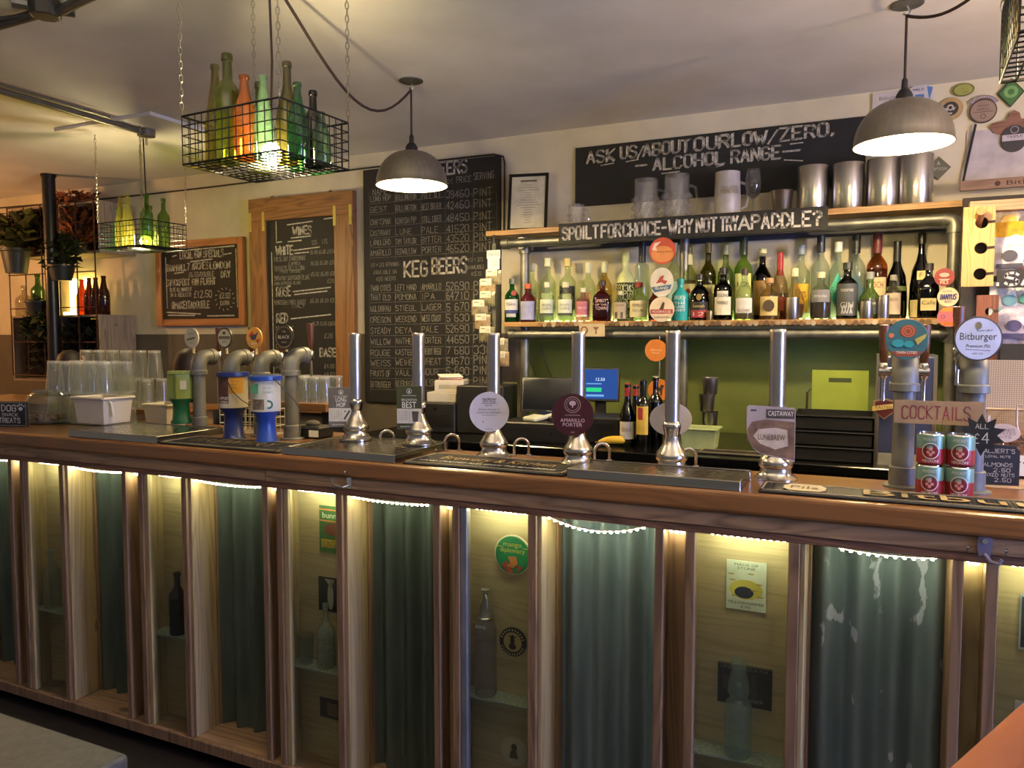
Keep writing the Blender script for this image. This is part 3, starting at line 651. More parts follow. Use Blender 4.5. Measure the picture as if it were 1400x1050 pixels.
# round clips
def rclip(i, px, py, rpx, label, layers, dy=-.034, rx=1):
    q = clip_at(i, px, py, dy); r = (aty(px + rpx, py, q.y) - q).length * .95
    return badge(0, 0, r, 0, label, layers, 'pump_clip', 'pump clip', rx, (q.x, q.y, q.z), face(q, .7), 'pump clips on the hand pumps', .005)
wht = flat('#c6bfc0', .45, 0, .03); drk = flat('#3a3638', .6)
rclip(2, 669, 563, 26, 'white round pump clip asking for a review', [('plate', wht, 0), ('print', drk, lambda m, r: m.type('THE', 0, r * .66, r * .05, None).type('VINTAGE', 0, r * .48, r * .16, r * .66).line(-r * .38, r * .66, r * .38, r * .66, r * .02).line(-r * .38, r * .44, r * .38, r * .44, r * .02).type('BREWERY', 0, r * .3, r * .06, None).type('WOULD YOU LIKE TO', 0, r * .08, r * .085, r * 1.1).type('LEAVE US A REVIEW?', 0, -r * .07, r * .085, r * 1.2).line(-r * .4, -r * .16, r * .4, -r * .16, r * .015).disc(-r * .3, -r * .5, r * .03, r * .03, 0, .0002).type('thank you', 0, -r * .88, r * .07, None))])
mar = flat('#3d1317', .4); pnk = flat('#c9a9a2', .6)
rclip(3, 783, 567, 29, 'maroon round pump clip with a tree emblem', [('plate', mar, 0), ('print', pnk, lambda m, r: m.ringp(0, .48 * r, r * .36, r * .38, 0).ringp(0, .48 * r, r * .27, r * .285, 0).disc(0, .55 * r, r * .16, r * .12, 0, .0002).b2(-r * .025, r * .025, 0, .0002, r * .34, r * .5).type('LIMITED EDITION', 0, -r * .04, r * .05, r * .7).type('AMARILLO', 0, -r * .34, r * .17, r * 1.15).type('PORTER', 0, -r * .55, r * .17, r * .92).type('4.6%', 0, -r * .85, r * .07, None))])
rclip(4, 917, 573, 30, 'pale oval pump clip back seen behind its pump', [('plate', flat('#bdb7bd', .5), 0), ('bracket', M_PAPER, lambda m, r: m.b2(-r * .3, r * .3, -.004, .004, -r * .1, r * .12))], dy=.036, rx=.8)
t = clipthing(5, 1053, 622, 'rounded picture pump clip showing a beach scene', rz=.1)
w1, h = .132, .142
pl = [(-.5, .52), (-.47, .30), (-.36, .12), (-.2, .02), (.5, -.12), (.5, .93), (.46, .97), (-.46, 1.0), (-.5, .96)]
pl = [(x * w1, z * h) for x, z in pl]
add(MB().prism(pl, -.005, 0), 'plate', flat('#9a8f92', .5), t)
add(MB().prism([(x * w1 * .97, h * .02 + z * h * .95) for x, z in [(-.5, .52), (-.47, .30), (-.36, .12), (-.2, .02), (.5, -.1), (.5, .70), (-.1, .74), (-.4, .68)]], -.0058, -.005), 'beach_sand', flat('#7d6353', .6, 0, .3, 30, alt='#4b372d'), t)
add(MB().prism([(-.36 * w1, .38 * h), (-.25 * w1, .52 * h), (.1 * w1, .56 * h), (.34 * w1, .52 * h), (.36 * w1, .2 * h), (.1 * w1, .12 * h), (-.2 * w1, .22 * h)], -.0063, -.0058), 'boat_shape', flat('#b3a59a', .6, 0, .15, 30), t)
add(MB().b2(-.1 * w1, .48 * w1, -.0058, -.005, h * .75, h * .93), 'dark_sky', flat('#4a403d', .6, 0, .3, 40), t)
add(MB().type('CASTAWAY', .2 * w1, h * .80, h * .10, w1 * .52, -.0066), 'white_lettering', M_PAPER, t)
add(MB().type('LUNEBREW', .02 * w1, h * .31, h * .11, w1 * .56, -.0068), 'brown_lettering', flat('#34201c', .6), t)
add(MB().b2(-.42 * w1, -.3 * w1, -.0058, -.005, h * .88, h * .92), 'logo', flat('#3b4257', .5), t)
# chrome arches behind the pumps
for k, (px, py, lb) in enumerate(((529, 601, 'bent chrome spout arch between the two rectangular clips'), (618, 610, 'bent chrome spout arch just left of the white round clip'), (713, 617, 'bent chrome spout arch just left of the maroon round clip'), (823, 624, 'bent chrome spout arch just right of the maroon round clip'), (941, 634, 'bent chrome spout arch just right of the pump with the pale oval clip'))):
    p = aty(px, py, 2.43); w_ = .026; h_ = .055
    pts = [(-w_, 0, 0), (-w_, 0, h_ * .6)] + [(w_ * math.cos(R(180 - 20 * q)), 0, h_ * .6 + w_ * math.sin(R(20 * q))) for q in range(1, 9)] + [(w_, 0, h_ * .6), (w_, 0, 0)]
    t = thing('spout_arch', lb, 'spout', (p.x, 2.43, BT), R(35), 'chrome arches along the back of the bar')
    add(MB().tube(pts, .0052, 10), 'pipe', M_CHROME, t, smooth=True)
    add(MB().lathe([(.011, 0), (.011, .003), (.006, .006)], 12, (-w_, 0, 0)).lathe([(.011, 0), (.011, .003), (.006, .006)], 12, (w_, 0, 0)), 'flanges', M_CHROME, t)
# ================================================================ pipe fonts with keg taps
def font(px, Y, H, label, badge_spec, handle='#4a2a1c', taps=((0, 0),), elbow_rz=0.0, hdz=.05):
    x = aty(px, 560, Y).x
    t = thing('pipe_font', label, 'beer font', (x, Y, BT), elbow_rz, 'grey pipe beer fonts')
    add(MB().lathe([(.048, 0), (.048, .004), (.044, .006), (.032, .008)], 28), 'flange', M_FONT, t, smooth=True)
    add(MB().lathe([(.034, .006), (.034, .055), (.031, .058)], 28), 'socket', M_FONT, t, smooth=True)
    add(MB().lathe([(.0275, .058), (.0275, H - .07)], 28, cap0=False, cap1=False), 'pipe', M_FONT, t, smooth=True)
    pts = [(0, 0, H - .085)] + [(0, .042 - .042 * math.cos(R(a)), H - .07 + .042 * math.sin(R(a))) for a in range(0, 91, 15)] + [(0, .075, H - .028)]
    add(MB().tube(pts, .0335, 24), 'elbow', M_FONT, t, smooth=True)
    add(MB().lathe([(.0335, H - .108), (.038, H - .106), (.038, H - .088), (.0335, H - .084)], 24, cap0=False, cap1=False), 'elbow_collar', M_FONT, t, smooth=True)
    add(MB().tube([(0, .06, H - .028), (0, .085, H - .028)], .037, 24), 'elbow_collar', M_FONT, t, smooth=True)
    add(MB().tube([(-.038, .012, H - .09), (-.030, .012, H - .09)], .008, 10), 'grub_screw', M_CHROME, t)
    if len(taps) > 1: add(MB().tube([(taps[0][0] - .012, .09, H - .028 + taps[0][1]), (taps[1][0] + .012, .09, H - .028 + taps[1][1])], .012, 12).tube([(0, .08, H - .028), (0, .092, H - .058)], .011, 10), 'crossbar', M_CHROME, t, smooth=True)
    for dx, dz in taps:
        tp = add(MB().tube([(dx, .08, H - .028 + dz), (dx, .115, H - .028 + dz)], .009, 12).lathe([(.008, -.01), (.013, 0), (.013, .03), (.009, .036)], 14, (dx, .122, H - .04 + dz)), 'tap_body', M_CHROME, t, smooth=True)
        add(MB().tube([(dx, .122, H - .045 + dz), (dx, .126, H - .09 + dz), (dx, .126, H - .115 + dz)], [.007, .006, .006], 10), 'spout', M_CHROME, tp, smooth=True)
        add(MB().lathe([(.007, 0), (.011, .006), (.013, .05), (.0155, .10), (.0155, .108), (.012, .11)], 12, (dx, .122, H - .004 + dz)), 'tap_handle', wood('tap_handle_wood', '#5a3422', '#2c1710', 'z', 1, .4, False), tp, smooth=True)
    if badge_spec:
        r, lay_, hz, by = badge_spec
        add(MB().tube([(0, by + .004, H - .01), (0, by + .004, hz)], .006, 8), 'badge_stem', flat('#b8a468', .4, .4), t)
        bd = add(MB().at(Matrix.Translation((0, by, hz + r * .6))).disc(0, 0, r, r * 1.05, -.008, 0), 'badge', lay_[0], t, bev=.001)
        for k, (nm, mt, fn) in enumerate(lay_[1:]):
            mb = MB().at(Matrix.Translation((0, by - .0088 - .0006 * k, hz + r * .6))); fn(mb, r); add(mb, nm, mt, bd)
    return t
ivory = flat('#b8b095', .5); 
FB = [(.042, [flat('#b9ae93', .4), ('print', flat('#5a6238', .6), lambda m, r: m.type('BREWING', 0, r * .4, r * .14, r * .8).prism([(-r * .6, -r * .3), (r * .6, -r * .05), (r * .6, r * .12), (-r * .6, -r * .1)], 0, .0002).type('WIRRAL', 0, -r * .6, r * .12, None))], .385, -.03),
      (.042, [flat('#3b3324', .4), ('ivory_face', ivory, lambda m, r: m.disc(0, 0, r * .86, r * .9, 0, .0003)), ('print', flat('#3b3324', .5), lambda m, r: m.b2(-r * .75, r * .75, 0, .0002, -r * .12, r * .16).disc(0, r * .5, r * .2, r * .16, 0, .0002)), ('ivory_lettering', ivory, lambda m, r: m.type('Weihenstephan', 0, -r * .06, r * .15, r * 1.3)), ('low_print', flat('#3b3324', .5), lambda m, r: m.type('1040', 0, -r * .5, r * .2, None))], .385, -.03),
      (.042, [flat('#c08a3a', .4), ('red_motif', flat('#a33c22', .5), lambda m, r: m.prism([(-r * .7, r * .2), (-r * .2, r * .7), (r * .1, r * .3), (-r * .3, 0)], 0, .0002).prism([(r * .2, -r * .2), (r * .8, -.1 * r), (r * .5, -r * .6)], 0, .0002)), ('dark_motif', flat('#3c3f55', .5), lambda m, r: m.disc(-r * .05, r * .05, r * .38, r * .28, 0, .0002, 9).prism([(r * .1, r * .3), (r * .6, r * .6), (r * .3, 0)], 0, .0002)), ('lettering', M_PAPER, lambda m, r: m.type('DUCK', r * .1, -r * .65, r * .2, None))], .385, -.03),
      (.047, [flat('#27211a', .3), ('gold_ring', flat('#8a7a55', .4), lambda m, r: m.ringp(0, 0, r * .86, r * .9, 0)), ('lettering', flat('#b5ae9c', .5), lambda m, r: m.type('BLACK', 0, -r * .12, r * .28, r * 1.25).type('THE', 0, r * .4, r * .14, None).type('STOUT', 0, -r * .5, r * .12, None))], .385, -.03)]
for k, (px, H, lb) in enumerate(((273, .352, 'grey pipe beer font nearest the green collecting tin'), (318, .352, 'grey pipe beer font with the ivory and brown ringed badge'), (358, .352, 'grey pipe beer font with the orange picture badge'), (399, .365, 'grey pipe beer font with the black stout badge'))):
    font(px, 2.53 - .03 * k, H, lb, FB[k])
teal = flat('#35606a', .45, 0, .1)
B5 = (.052, [teal, ('red_motif', flat('#8a3f2e', .5), lambda m, r: m.disc(r * .05, r * .42, r * .38, r * .32, 0, .0003).prism([(-r * .75, -r * .62), (r * .75, -r * .62), (r * .45, -r * .88), (-r * .45, -r * .88)], 0, .0003)),
    ('ring_motif', flat('#b8684a', .5), lambda m, r: m.ringp(r * .05, r * .42, r * .12, r * .18, 0).ringp(r * .05, r * .42, r * .24, r * .3, 0).disc(-r * .72, r * .2, r * .13, r * .13, 0, .0002)),
    ('yellow_motif', flat('#a5994e', .5), lambda m, r: m.prism([(r * .35, 0), (r * .9, r * .3), (r * .85, r * .1), (r * .5, -r * .3)], 0, .0003)),
    ('blue_motif', flat('#2a8792', .5), lambda m, r: m.disc(-r * .4, -r * .2, r * .3, r * .22, 0, .0003, 7).disc(r * .1, -r * .25, r * .25, r * .2, 0, .0003, 6)),
    ('lettering', M_PAPER, lambda m, r: m.type('TWIN CITIES', 0, -r * .74, r * .13, r * .95))], .375, -.035)
B6 = (.055, [flat('#5c5d63', .3, .6), ('blue_face', flat('#aab3dd', .4), lambda m, r: m.disc(0, 0, r * .93, r * .98, 0, .0003)), ('lettering', flat('#2f2c33', .5), lambda m, r: m.type('Bitburger', 0, -r * .05, r * .34, r * 1.5).type('Premium Pils', 0, -r * .42, r * .16, r * 1.0, shear=.3).line(-r * .5, -r * .5, r * .5, -r * .56, r * .02).type('4.8% VOL', 0, -r * .74, r * .08, None).type('Anno 1817', r * .25, r * .34, r * .1, None, shear=.2)),
    ('crest', flat('#6c665c', .5), lambda m, r: m.disc(0, r * .62, r * .14, r * .18, 0, .0002, 10))], .375, -.035)
font(1236, 2.36, .372, 'grey pipe beer font with the teal and red round badge', B5, taps=((-.052, -.03), (.052, -.03)))
font(1331, 2.36, .372, 'grey pipe beer font with the pale blue round badge', B6, taps=((-.03, .02),))
# ================================================================ left end of the bar
p = atz(17, 583, BT)
t = thing('treat_sign', 'small black sign reading DOG TREATS leaning on the glass jar', 'sign', (p.x, p.y, BT), R(18))
add(MB().b2(-.075, .075, 0, .012, 0, .115), 'plate', M_BOARD, t, bev=.001)
mb = MB().stroke('DOG', -.05, .072, .028, .07, .005, -.0006).stroke('SNACK', -.05, .048, .014, .08, .0025, -.0006).stroke('TREATS', -.065, .018, .02, .105, .004, -.0006)
mb.disc(.045, .082, .011, .009, -.0007, -.0002, 12)
for q in ((.03, .096), (.04, .101), (.051, .101), (.061, .095)): mb.disc(q[0], q[1], .004, .005, -.0007, -.0002, 8)
for q in ((-.07, .005, .07, .005), (-.07, .11, .07, .11), (-.07, .005, -.07, .11), (.07, .005, .07, .11)): mb.line(*q, .0015, -.0006)
add(mb, 'chalk_lettering', M_CHALK, t)
p = atz(52, 580, BT)
t = thing('treat_jar', 'wide clear glass jar of dog treats on the bar', 'jar', (p.x, p.y + .05, BT))
add(MB().lathe([(.085, 0), (.092, .006), (.092, .11), (.085, .135), (.062, .15), (.062, .165), (.058, .165), (.058, .15), (.08, .132), (.088, .11), (.088, .008), (.001, .006)], 32), 'glass', M_GLASS, t, smooth=True)
mb = MB()
for k in range(60):
    a, r = random.random() * 6.28, .078 * math.sqrt(random.random()); mb.at(Matrix.Translation((r * math.cos(a), r * math.sin(a), .016 + random.random() * .025)) @ Matrix.Rotation(random.random() * 3, 4, 'Z') @ Matrix.Rotation(random.random(), 4, 'X')).box((0, 0, 0), (.022, .012, .009))
add(mb, 'treats', flat('#8a6450', .7), t, kind='stuff')
# pint glasses, stacked in tiers
PG = [(.0285, 0), (.030, .003), (.033, .05), (.0405, .118), (.0425, .146), (.0405, .146), (.0385, .118), (.031, .05), (.028, .008), (.001, .007)]
def flip(P, H): return [(r, H - z) for r, z in P]
def nx(prof, n=20): return MB().lathe(prof, n, cap0=False, cap1=False)
def make_pint():
    t = thing('pint_glass', 'x', 'glass'); add(nx(PG, 16), 'bowl', M_CRYSTAL, t, smooth=True)
    edge_glint = glass('#ffffff', .20, 1.3, 'glass_edge')  # pale hazy rim and foot stand in for refraction glints
    add(MB().lathe([(.0405, .1435), (.0435, .144), (.0438, .147), (.0405, .1475)], 16, cap0=False, cap1=False), 'rim', edge_glint, t, smooth=True)
    add(MB().lathe([(.029, .0002), (.0305, .004), (.0305, .012), (.028, .013)], 16, cap0=False), 'foot', edge_glint, t, smooth=True)
    return t
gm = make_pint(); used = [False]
def pint(loc, label, group, inv=True):
    o = gm if not used[0] else dup(gm, loc, 0, label, group)
    used[0] = True; o.location = loc; o.rotation_euler = (math.pi if inv else 0, 0, 0)
    return tag(o, label, 'glass', group)
TR = ('lower', 'upper'); RW = ('front', 'rear')
for tier in range(2):
    for j in range(2):
        for i in range(5):
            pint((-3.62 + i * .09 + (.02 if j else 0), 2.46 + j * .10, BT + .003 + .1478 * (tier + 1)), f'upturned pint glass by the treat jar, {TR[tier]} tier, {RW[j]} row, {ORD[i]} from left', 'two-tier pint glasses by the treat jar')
for j in range(2):
    for i in range(6):
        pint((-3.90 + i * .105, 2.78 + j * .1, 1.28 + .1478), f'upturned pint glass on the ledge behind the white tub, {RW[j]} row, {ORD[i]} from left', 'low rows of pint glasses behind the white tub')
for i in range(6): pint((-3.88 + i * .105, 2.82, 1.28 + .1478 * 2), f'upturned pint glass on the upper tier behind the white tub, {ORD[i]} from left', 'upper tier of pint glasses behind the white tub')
sh = thing('glass_shelf', 'wooden ledge behind the left end of the bar carrying upturned pint glasses', 'shelf', (-3.6, 2.70, 0))
add(MB().b2(-1.4, .40, 0, .42, 1.255, 1.28), 'board', M_TOP, sh)
for x in (-1.3, .3): add(MB().b2(x, x + .05, .05, .4, 0, 1.255), 'leg', M_POST, sh)
add(MB().b2(-3.68, -3.12, 2.40, 2.62, BT, BT + .003), 'glass_mat', flat('#2a2522', .7)); tag(bpy.data.objects['glass_mat'], 'thin dark mat under the tall pint glass stack', 'mat')
# white tubs
def tub(loc, W, D, H, label, handle=True, mat=None):
    t = thing('plastic_tub', label, 'tub', loc)
    mat = mat or flat('#c4bba8', .45, 0, .04)
    k = .88; mb = MB()
    o = [[mb.pt((x * s * W / 2, y * s * D / 2, z)) for x, y in ((-1, -1), (1, -1), (1, 1), (-1, 1))] for s, z in ((k, 0), (1, H), (.95, H), (k * .93, .006))]
    for A, B in zip(o, o[1:]):
        for q in range(4): mb.f.append([A[q], A[(q + 1) % 4], B[(q + 1) % 4], B[q]])
    mb.f.append(o[0][::-1]); mb.f.append(o[3]); add(mb, 'body', mat, t, bev=.004)
    rim = MB(); c_ = 1.05
    P = [(-W / 2 * c_, -D / 2 * c_, H), (W / 2 * c_, -D / 2 * c_, H), (W / 2 * c_, D / 2 * c_, H), (-W / 2 * c_, D / 2 * c_, H)]
    for q in range(4): rim.tube([P[q], P[(q + 1) % 4]], .006, 8)
    add(rim, 'rim', mat, t)
    if handle: add(MB().tube([(W * .46, -D * .3, H * .95), (W * .56, -D * .3, H * .8), (W * .62, -D * .3, H * .3)], .006, 8), 'handle', mat, t)
    return t
p = atz(166, 583, BT); tub((p.x, 2.36, BT + .0275), .20, .15, .115, 'white plastic tub standing on the leftmost drip tray')
tub((p.x + .16, 2.56, BT), .15, .12, .10, 'smaller white plastic tub behind the green collecting tin', False)
# collecting tins
def tin(px, py, label, low, hi, lid, sq, H, Rr, lidcol=None):
    p = atz(px, py, BT); t = thing('collecting_tin', label, 'collecting tin', (p.x, p.y + .03, BT + (.028 if px < 250 else .0)), face(p, .6), 'charity collecting tins on the bar')
    add(MB().lathe([(Rr * .80, 0), (Rr * .82, .006), (Rr * .68, .02), (Rr * .62, H * .25), (Rr * .62, H * .38), (Rr * .95, H * .48)], 28, sq=0), 'pedestal', low, t, smooth=True)
    n = 6 if sq else 28
    add(MB().at(Matrix.Rotation(R(30), 4, 'Z')).lathe([(Rr, H * .48), (Rr, H * .95)], n), 'body', hi, t, smooth=not sq)
    if lid: add(MB().lathe([(Rr * 1.12, H * .93), (Rr * 1.15, H * .935), (Rr * 1.15, H * .99), (Rr * .9, H)], n if sq else 28), 'lid', lidcol or low, t, smooth=not sq)
    else: add(MB().lathe([(Rr * .98, H * .95), (Rr * 1.03, H * .955), (Rr * 1.0, H)], n), 'lid', hi, t)
    return t
t = tin(241, 588, 'green hexagonal collecting tin with a pale yellow-green body', flat('#0d5c38', .35), flat('#8a9a4f', .3, 0, .08), False, True, .235, .056)
add(MB().b2(.016, .044, -.056, -.0555, .155, .195), 'sticker', M_PAPER, t)
add(MB().b2(-.010, -.008, -.057, -.0565, .115, .222), 'seam', flat('#2c4a25', .5), t)
blue = flat('#16255c', .35)
t = tin(312, 602, 'dark blue square collecting tin with a yellow and brown picture', blue, flat('#b0a58f', .4), True, False, .275, .058)
add(MB().patch(.0585, .15, .255, -50, 2, 8), 'brown_picture', flat('#4a2d24', .5, 0, .3, 40), t); add(MB().patch(.0585, .19, .255, 4, 60, 8), 'yellow_panel', flat('#c08a2c', .5), t)
add(MB().type('SUPPORT', -.02, .165, .012, .045, curve=on_cyl(.0592)).type('US TODAY', -.02, .152, .009, .04, curve=on_cyl(.0592)), 'lettering', M_PAPER, t)
add(MB().stroke('HELP US', .012, .235, .007, .03, curve=on_cyl(.0592)).stroke('HELP', .012, .222, .007, .022, curve=on_cyl(.0592)).stroke('GIVE', .012, .209, .007, .022, curve=on_cyl(.0592)), 'print', flat('#5a3a10', .5), t)
add(MB().tube([(.0, -.062, .24), (.02, -.066, .20), (.05, -.055, .165), (.075, -.04, .145)], .002, 6), 'cord', M_BLACK, t)
blue2 = flat('#1d3f8f', .35)
t = tin(357, 607, 'bright blue round collecting tin with green stickers', blue2, flat('#b3b3a8', .4), True, False, .265, .056, blue2)
add(MB().disc(0, 0, .02, .02, -.0005, 0).at(Matrix.Identity(4)), 'green_sticker', flat('#3a7a55', .5), t, (-.020, -.054, .215))
add(MB().patch(.0566, .135, .175, -40, 10, 8), 'brown_picture', flat('#6a5a48', .6, 0, .4, 60), t)
add(MB().ringp(0, 0, .010, .017, 0), 'ring_sticker', flat('#2a6660', .5), t, (.026, -.0515, .155)); add(MB().disc(0, 0, .009, .009, -.0004, 0), 'white_sticker', M_PAPER, t, (.026, -.052, .155))
add(MB().stroke('PLEASE', .008, .232, .008, .038, curve=on_cyl(.057)).stroke('GIVE', .008, .215, .008, .03, curve=on_cyl(.057)).stroke('THANKS', .008, .198, .008, .035, curve=on_cyl(.057)), 'print', flat('#4c7a5e', .6), t)
add(MB().tube([(.045, -.05, .258), (.075, -.05, .225), (.115, -.03, .175), (.135, -.02, .14), (.135, -.02, .05)], .002, 6), 'cord', M_BLACK, t)
# wire basket behind the blue tins
p = aty(345, 590, 2.52); t = thing('wire_basket', 'white wire basket standing behind the blue collecting tins', 'basket', (p.x, 2.52, BT))
mb = MB(); W, D, H = .30, .07, .11
for z in (.004, .04, .075, H): mb.tube([(-W / 2, -D / 2, z), (W / 2, -D / 2, z), (W / 2, D / 2, z), (-W / 2, D / 2, z), (-W / 2, -D / 2, z)], .0022, 6)
for k in range(13):
    x = -W / 2 + W * k / 12; mb.tube([(x, -D / 2, H), (x, -D / 2, .004), (x, D / 2, .004), (x, D / 2, H)], .0016, 5)
add(mb, 'wires', flat('#bdb8a6', .5), t)
p = aty(428, 585, 2.52); t = thing('scourer_dish', 'small black dish with a cloth behind the drip tray', 'dish', (p.x, 2.52, BT))
add(MB().b2(-.07, .07, -.05, .05, 0, .05), 'body', M_BLACK, t, bev=.008); add(MB().b2(.02, .068, -.0512, -.0502, .008, .035), 'label_sticker', M_PAPER, t)
add(MB().sphere((0, 0, .056), .03, 12, .5), 'cloth', flat('#4a443c', .8, 0, .3, 40), t)
# ================================================================ right end of the bar: cans and signs
can_r = .033; CH = .082; n_ = 0
mr = flat('#93262b', .35, .15); mg2 = flat('#6f9186', .35, .15); cw = flat('#d6cfc8', .5)
for i, px in enumerate((1267, 1304)):
    p = atz(px, 668, BT); q0 = (p.x, 2.262)
    for k in range(2):
        lb = f"short green and red cocktail can, {'upper' if k else 'lower'} one of the {'right' if i else 'left'}-hand pair"
        t = thing('drink_can', lb, 'can', (q0[0], q0[1], BT + k * (CH + .0005)), face(p, 1), 'cocktail cans stacked on the bar')
        P = lambda a, b: [(can_r, a), (can_r, b)]
        add(MB().lathe([(can_r * .8, 0), (can_r * .98, .004), (can_r, .008), (can_r, CH * .52)], 28, cap1=False), 'red_body', mr, t, smooth=True)
        add(MB().lathe([(can_r, CH * .52), (can_r, CH - .008), (can_r * .97, CH - .004)], 28, cap0=False, cap1=False), 'green_body', mg2, t, smooth=True)
        add(MB().lathe([(can_r * .97, CH - .004), (can_r * .9, CH - .001), (can_r * .9, CH), (can_r * .85, CH), (can_r * .84, CH - .004), (.001, CH - .004)], 28, cap0=False), 'lid', M_CHROME, t, smooth=True)
        cc = on_cyl(can_r + .0007)
        mb = MB()
        for a in range(0, 360, 12):
            for r0, r1 in ((.019, .021),):
                A, B = R(a), R(a + 12); mb.quad([cc(r0 * math.cos(A), CH * .46 + r0 * math.sin(A)), cc(r1 * math.cos(A), CH * .46 + r1 * math.sin(A)), cc(r1 * math.cos(B), CH * .46 + r1 * math.sin(B)), cc(r0 * math.cos(B), CH * .46 + r0 * math.sin(B))])
        mb.type('POCKET', 0, CH * .78, CH * .085, .034, curve=cc).type('NEGRONI', 0, CH * .10, CH * .09, .038, curve=cc)
        add(mb, 'white_print', cw, t)
        mb = MB(); P2 = [cc(.017 * math.cos(R(a)), CH * .46 + .017 * math.sin(R(a))) for a in range(0, 360, 20)]; mb.f.append([mb.pt(q) for q in P2])
        add(mb, 'red_emblem', flat('#6e1820', .4), t)
        cc2 = on_cyl(can_r + .0012); mb = MB()
        for a, b, s in ((0, .006, .005), (-.006, -.003, .004), (.006, -.003, .004), (0, -.009, .004)): mb.f.append([mb.pt(cc2(a + s * math.cos(R(q)), CH * .46 + b + s * math.sin(R(q)))) for q in range(0, 360, 45)])
        add(mb, 'emblem_lines', flat('#c98d86', .5), t)
a = aty(1222, 578, 2.31); b = aty(1346, 546, 2.31)
t = thing('cocktail_sign', 'brown cardboard sign hand-lettered COCKTAILS across the two right fonts', 'sign', (a.x, 2.312, a.z)); W = b.x - a.x; H = .062
add(MB().b2(0, W, 0, .004, 0, H), 'card', flat('#8d7358', .8, 0, .08, 30), t)
add(MB().stroke('COCKTAILS', .02, .014, .034, W - .05, .0032, -.0007, .2), 'lettering', flat('#7a2f3e', .7), t)
p = aty(1342, 595, 2.285)
t = thing('star_sign', 'black card star chalked ALL 4 pounds beside the cans', 'sign', (p.x, 2.29, p.z - .045))
pl = []
for k in range(20):
    r = .055 if k % 2 == 0 else .034; an = R(90 + 18 * k); pl.append((r * 1.0 * math.cos(an), .045 + r * math.sin(an)))
add(MB().prism(pl, -.002, 0), 'card', flat('#111114', .6), t)
add(MB().stroke('ALL', -.013, .062, .011, .028, .0018, -.0026).stroke('~4', -.02, .024, .026, .036, .0026, -.0026), 'chalk_lettering', M_CHALK, t)
# worktop return and snack corner
ret = thing('side_worktop', 'pale wooden side counter behind the right end of the bar', 'worktop', (.62, 2.48, 0))
add(MB().b2(-.36, 1.0, 0, .75, BT - .05, BT), 'plank', wood('pale_side_top', '#b08f6c', '#8a6a4a', 'x', .8, .4, False), ret, bev=.003)
add(MB().b2(-.33, .95, .05, .70, 0, BT - .05), 'body', M_BLACK, ret)
p = aty(1366, 665, 2.50)
t = thing('price_board', 'small black price board for almonds and mixed nuts', 'sign', (p.x, 2.50, BT), .15)
pl = [(-.048, 0), (.048, 0), (.048, .095), (.036, .11), (-.036, .115), (-.048, .10)]
add(MB().prism(pl, 0, .006), 'plate', flat('#15161d', .6), t)
add(MB().stroke("ALBERT'S", -.040, .09, .011, .075, .0014, -.0006).stroke('LOYAL NUTS', -.036, .077, .006, .06, .0009, -.0006).stroke('ALMONDS', -.040, .052, .010, .07, .0013, -.0006).stroke('2.50', -.015, .037, .010, .04, .0014, -.0006).stroke('MIXED NUTS', -.042, .024, .009, .078, .0012, -.0006).stroke('2.50', -.012, .009, .010, .04, .0014, -.0006), 'chalk_lettering', M_CHALK, t)
def nutjar(px, label):
    p = aty(px, 650, 2.72); t = thing('nut_jar', label, 'jar', (p.x, 2.72, BT), 0, 'nut jars at the right end of the bar')
    add(MB().lathe([(.085, 0), (.09, .01), (.09, .17), (.07, .195), (.001, .196)], 24, sq=.35), 'glass', glass('#e8e0d4', .08), t, smooth=True)
    mb = MB()
    for k in range(110):
        a_, r_ = random.random() * 6.28, .078 * math.sqrt(random.random())
        mb.at(Matrix.Translation((r_ * math.cos(a_), r_ * math.sin(a_), .07 + random.random() * .06)) @ Matrix.Rotation(random.random() * 3, 4, 'Z') @ Matrix.Rotation(random.random() * 2, 4, 'X')).sphere((0, 0, 0), .009, 6, 1.5)
    mb.at(Matrix.Identity(4)).b2(-.075, .075, -.075, .075, .02, .085)
    add(mb, 'nuts', flat('#8f6236', .6, 0, .25, 60), t, kind='stuff')
    add(MB().b2(-.07, .07, -.0925, -.0915, .01, .07), 'label', M_PAPER, t)
    add(MB().stroke("RT'S", -.03, .03, .02, .06, .003, -.0932), 'label_lettering', M_BLACK, t)
    add(MB().tube([(-.09, -.07, .20), (.09, -.07, .20)], .004, 8).tube([(-.012, -.09, .215), (-.012, -.098, .16), (-.006, -.098, .135), (.006, -.098, .135), (.012, -.098, .16), (.012, -.09, .215), (-.012, -.09, .215)], .0025, 6), 'clip', flat('#a58c78', .4, .3), t)
    return t
nutjar(1386, 'clip-lid jar of nuts beside the small price board')
p = aty(1372, 592, 2.62)
t = thing('oval_tag', 'pale oval tag with handwriting in front of the nut jar', 'tag', (p.x, 2.62, BT + .05)); h_ = aty(1372, 592, 2.62).z - BT - .05
add(MB().disc(0, h_, .042, .027, -.002, 0), 'card', flat('#c9b8b4', .6), t)
add(MB().stroke('ALMONDS', -.028, h_ + .006, .007, .055, .001, -.0026).stroke('ROASTED', -.03, h_ - .004, .007, .06, .001, -.0026).stroke('NUTS', -.016, h_ - .015, .007, .035, .001, -.0026), 'lettering', flat('#5a4a52', .6), t)
add(MB().tube([(.0, .002, h_), (.0, .002, -.05)], .0018, 6), 'stick', M_CHROME, t)
a = aty(1346, 495, 3.1)
t = thing('hessian_screen', 'upright hessian-covered panel lit warm behind the nut jars', 'screen', (a.x, 3.1, BT))
hz = aty(1346, 492, 3.1).z - BT
m_h, nt, out = newmat('hessian_weave'); bs = N(nt, 'ShaderNodeBsdfPrincipled'); bs.inputs['Roughness'].default_value = .9
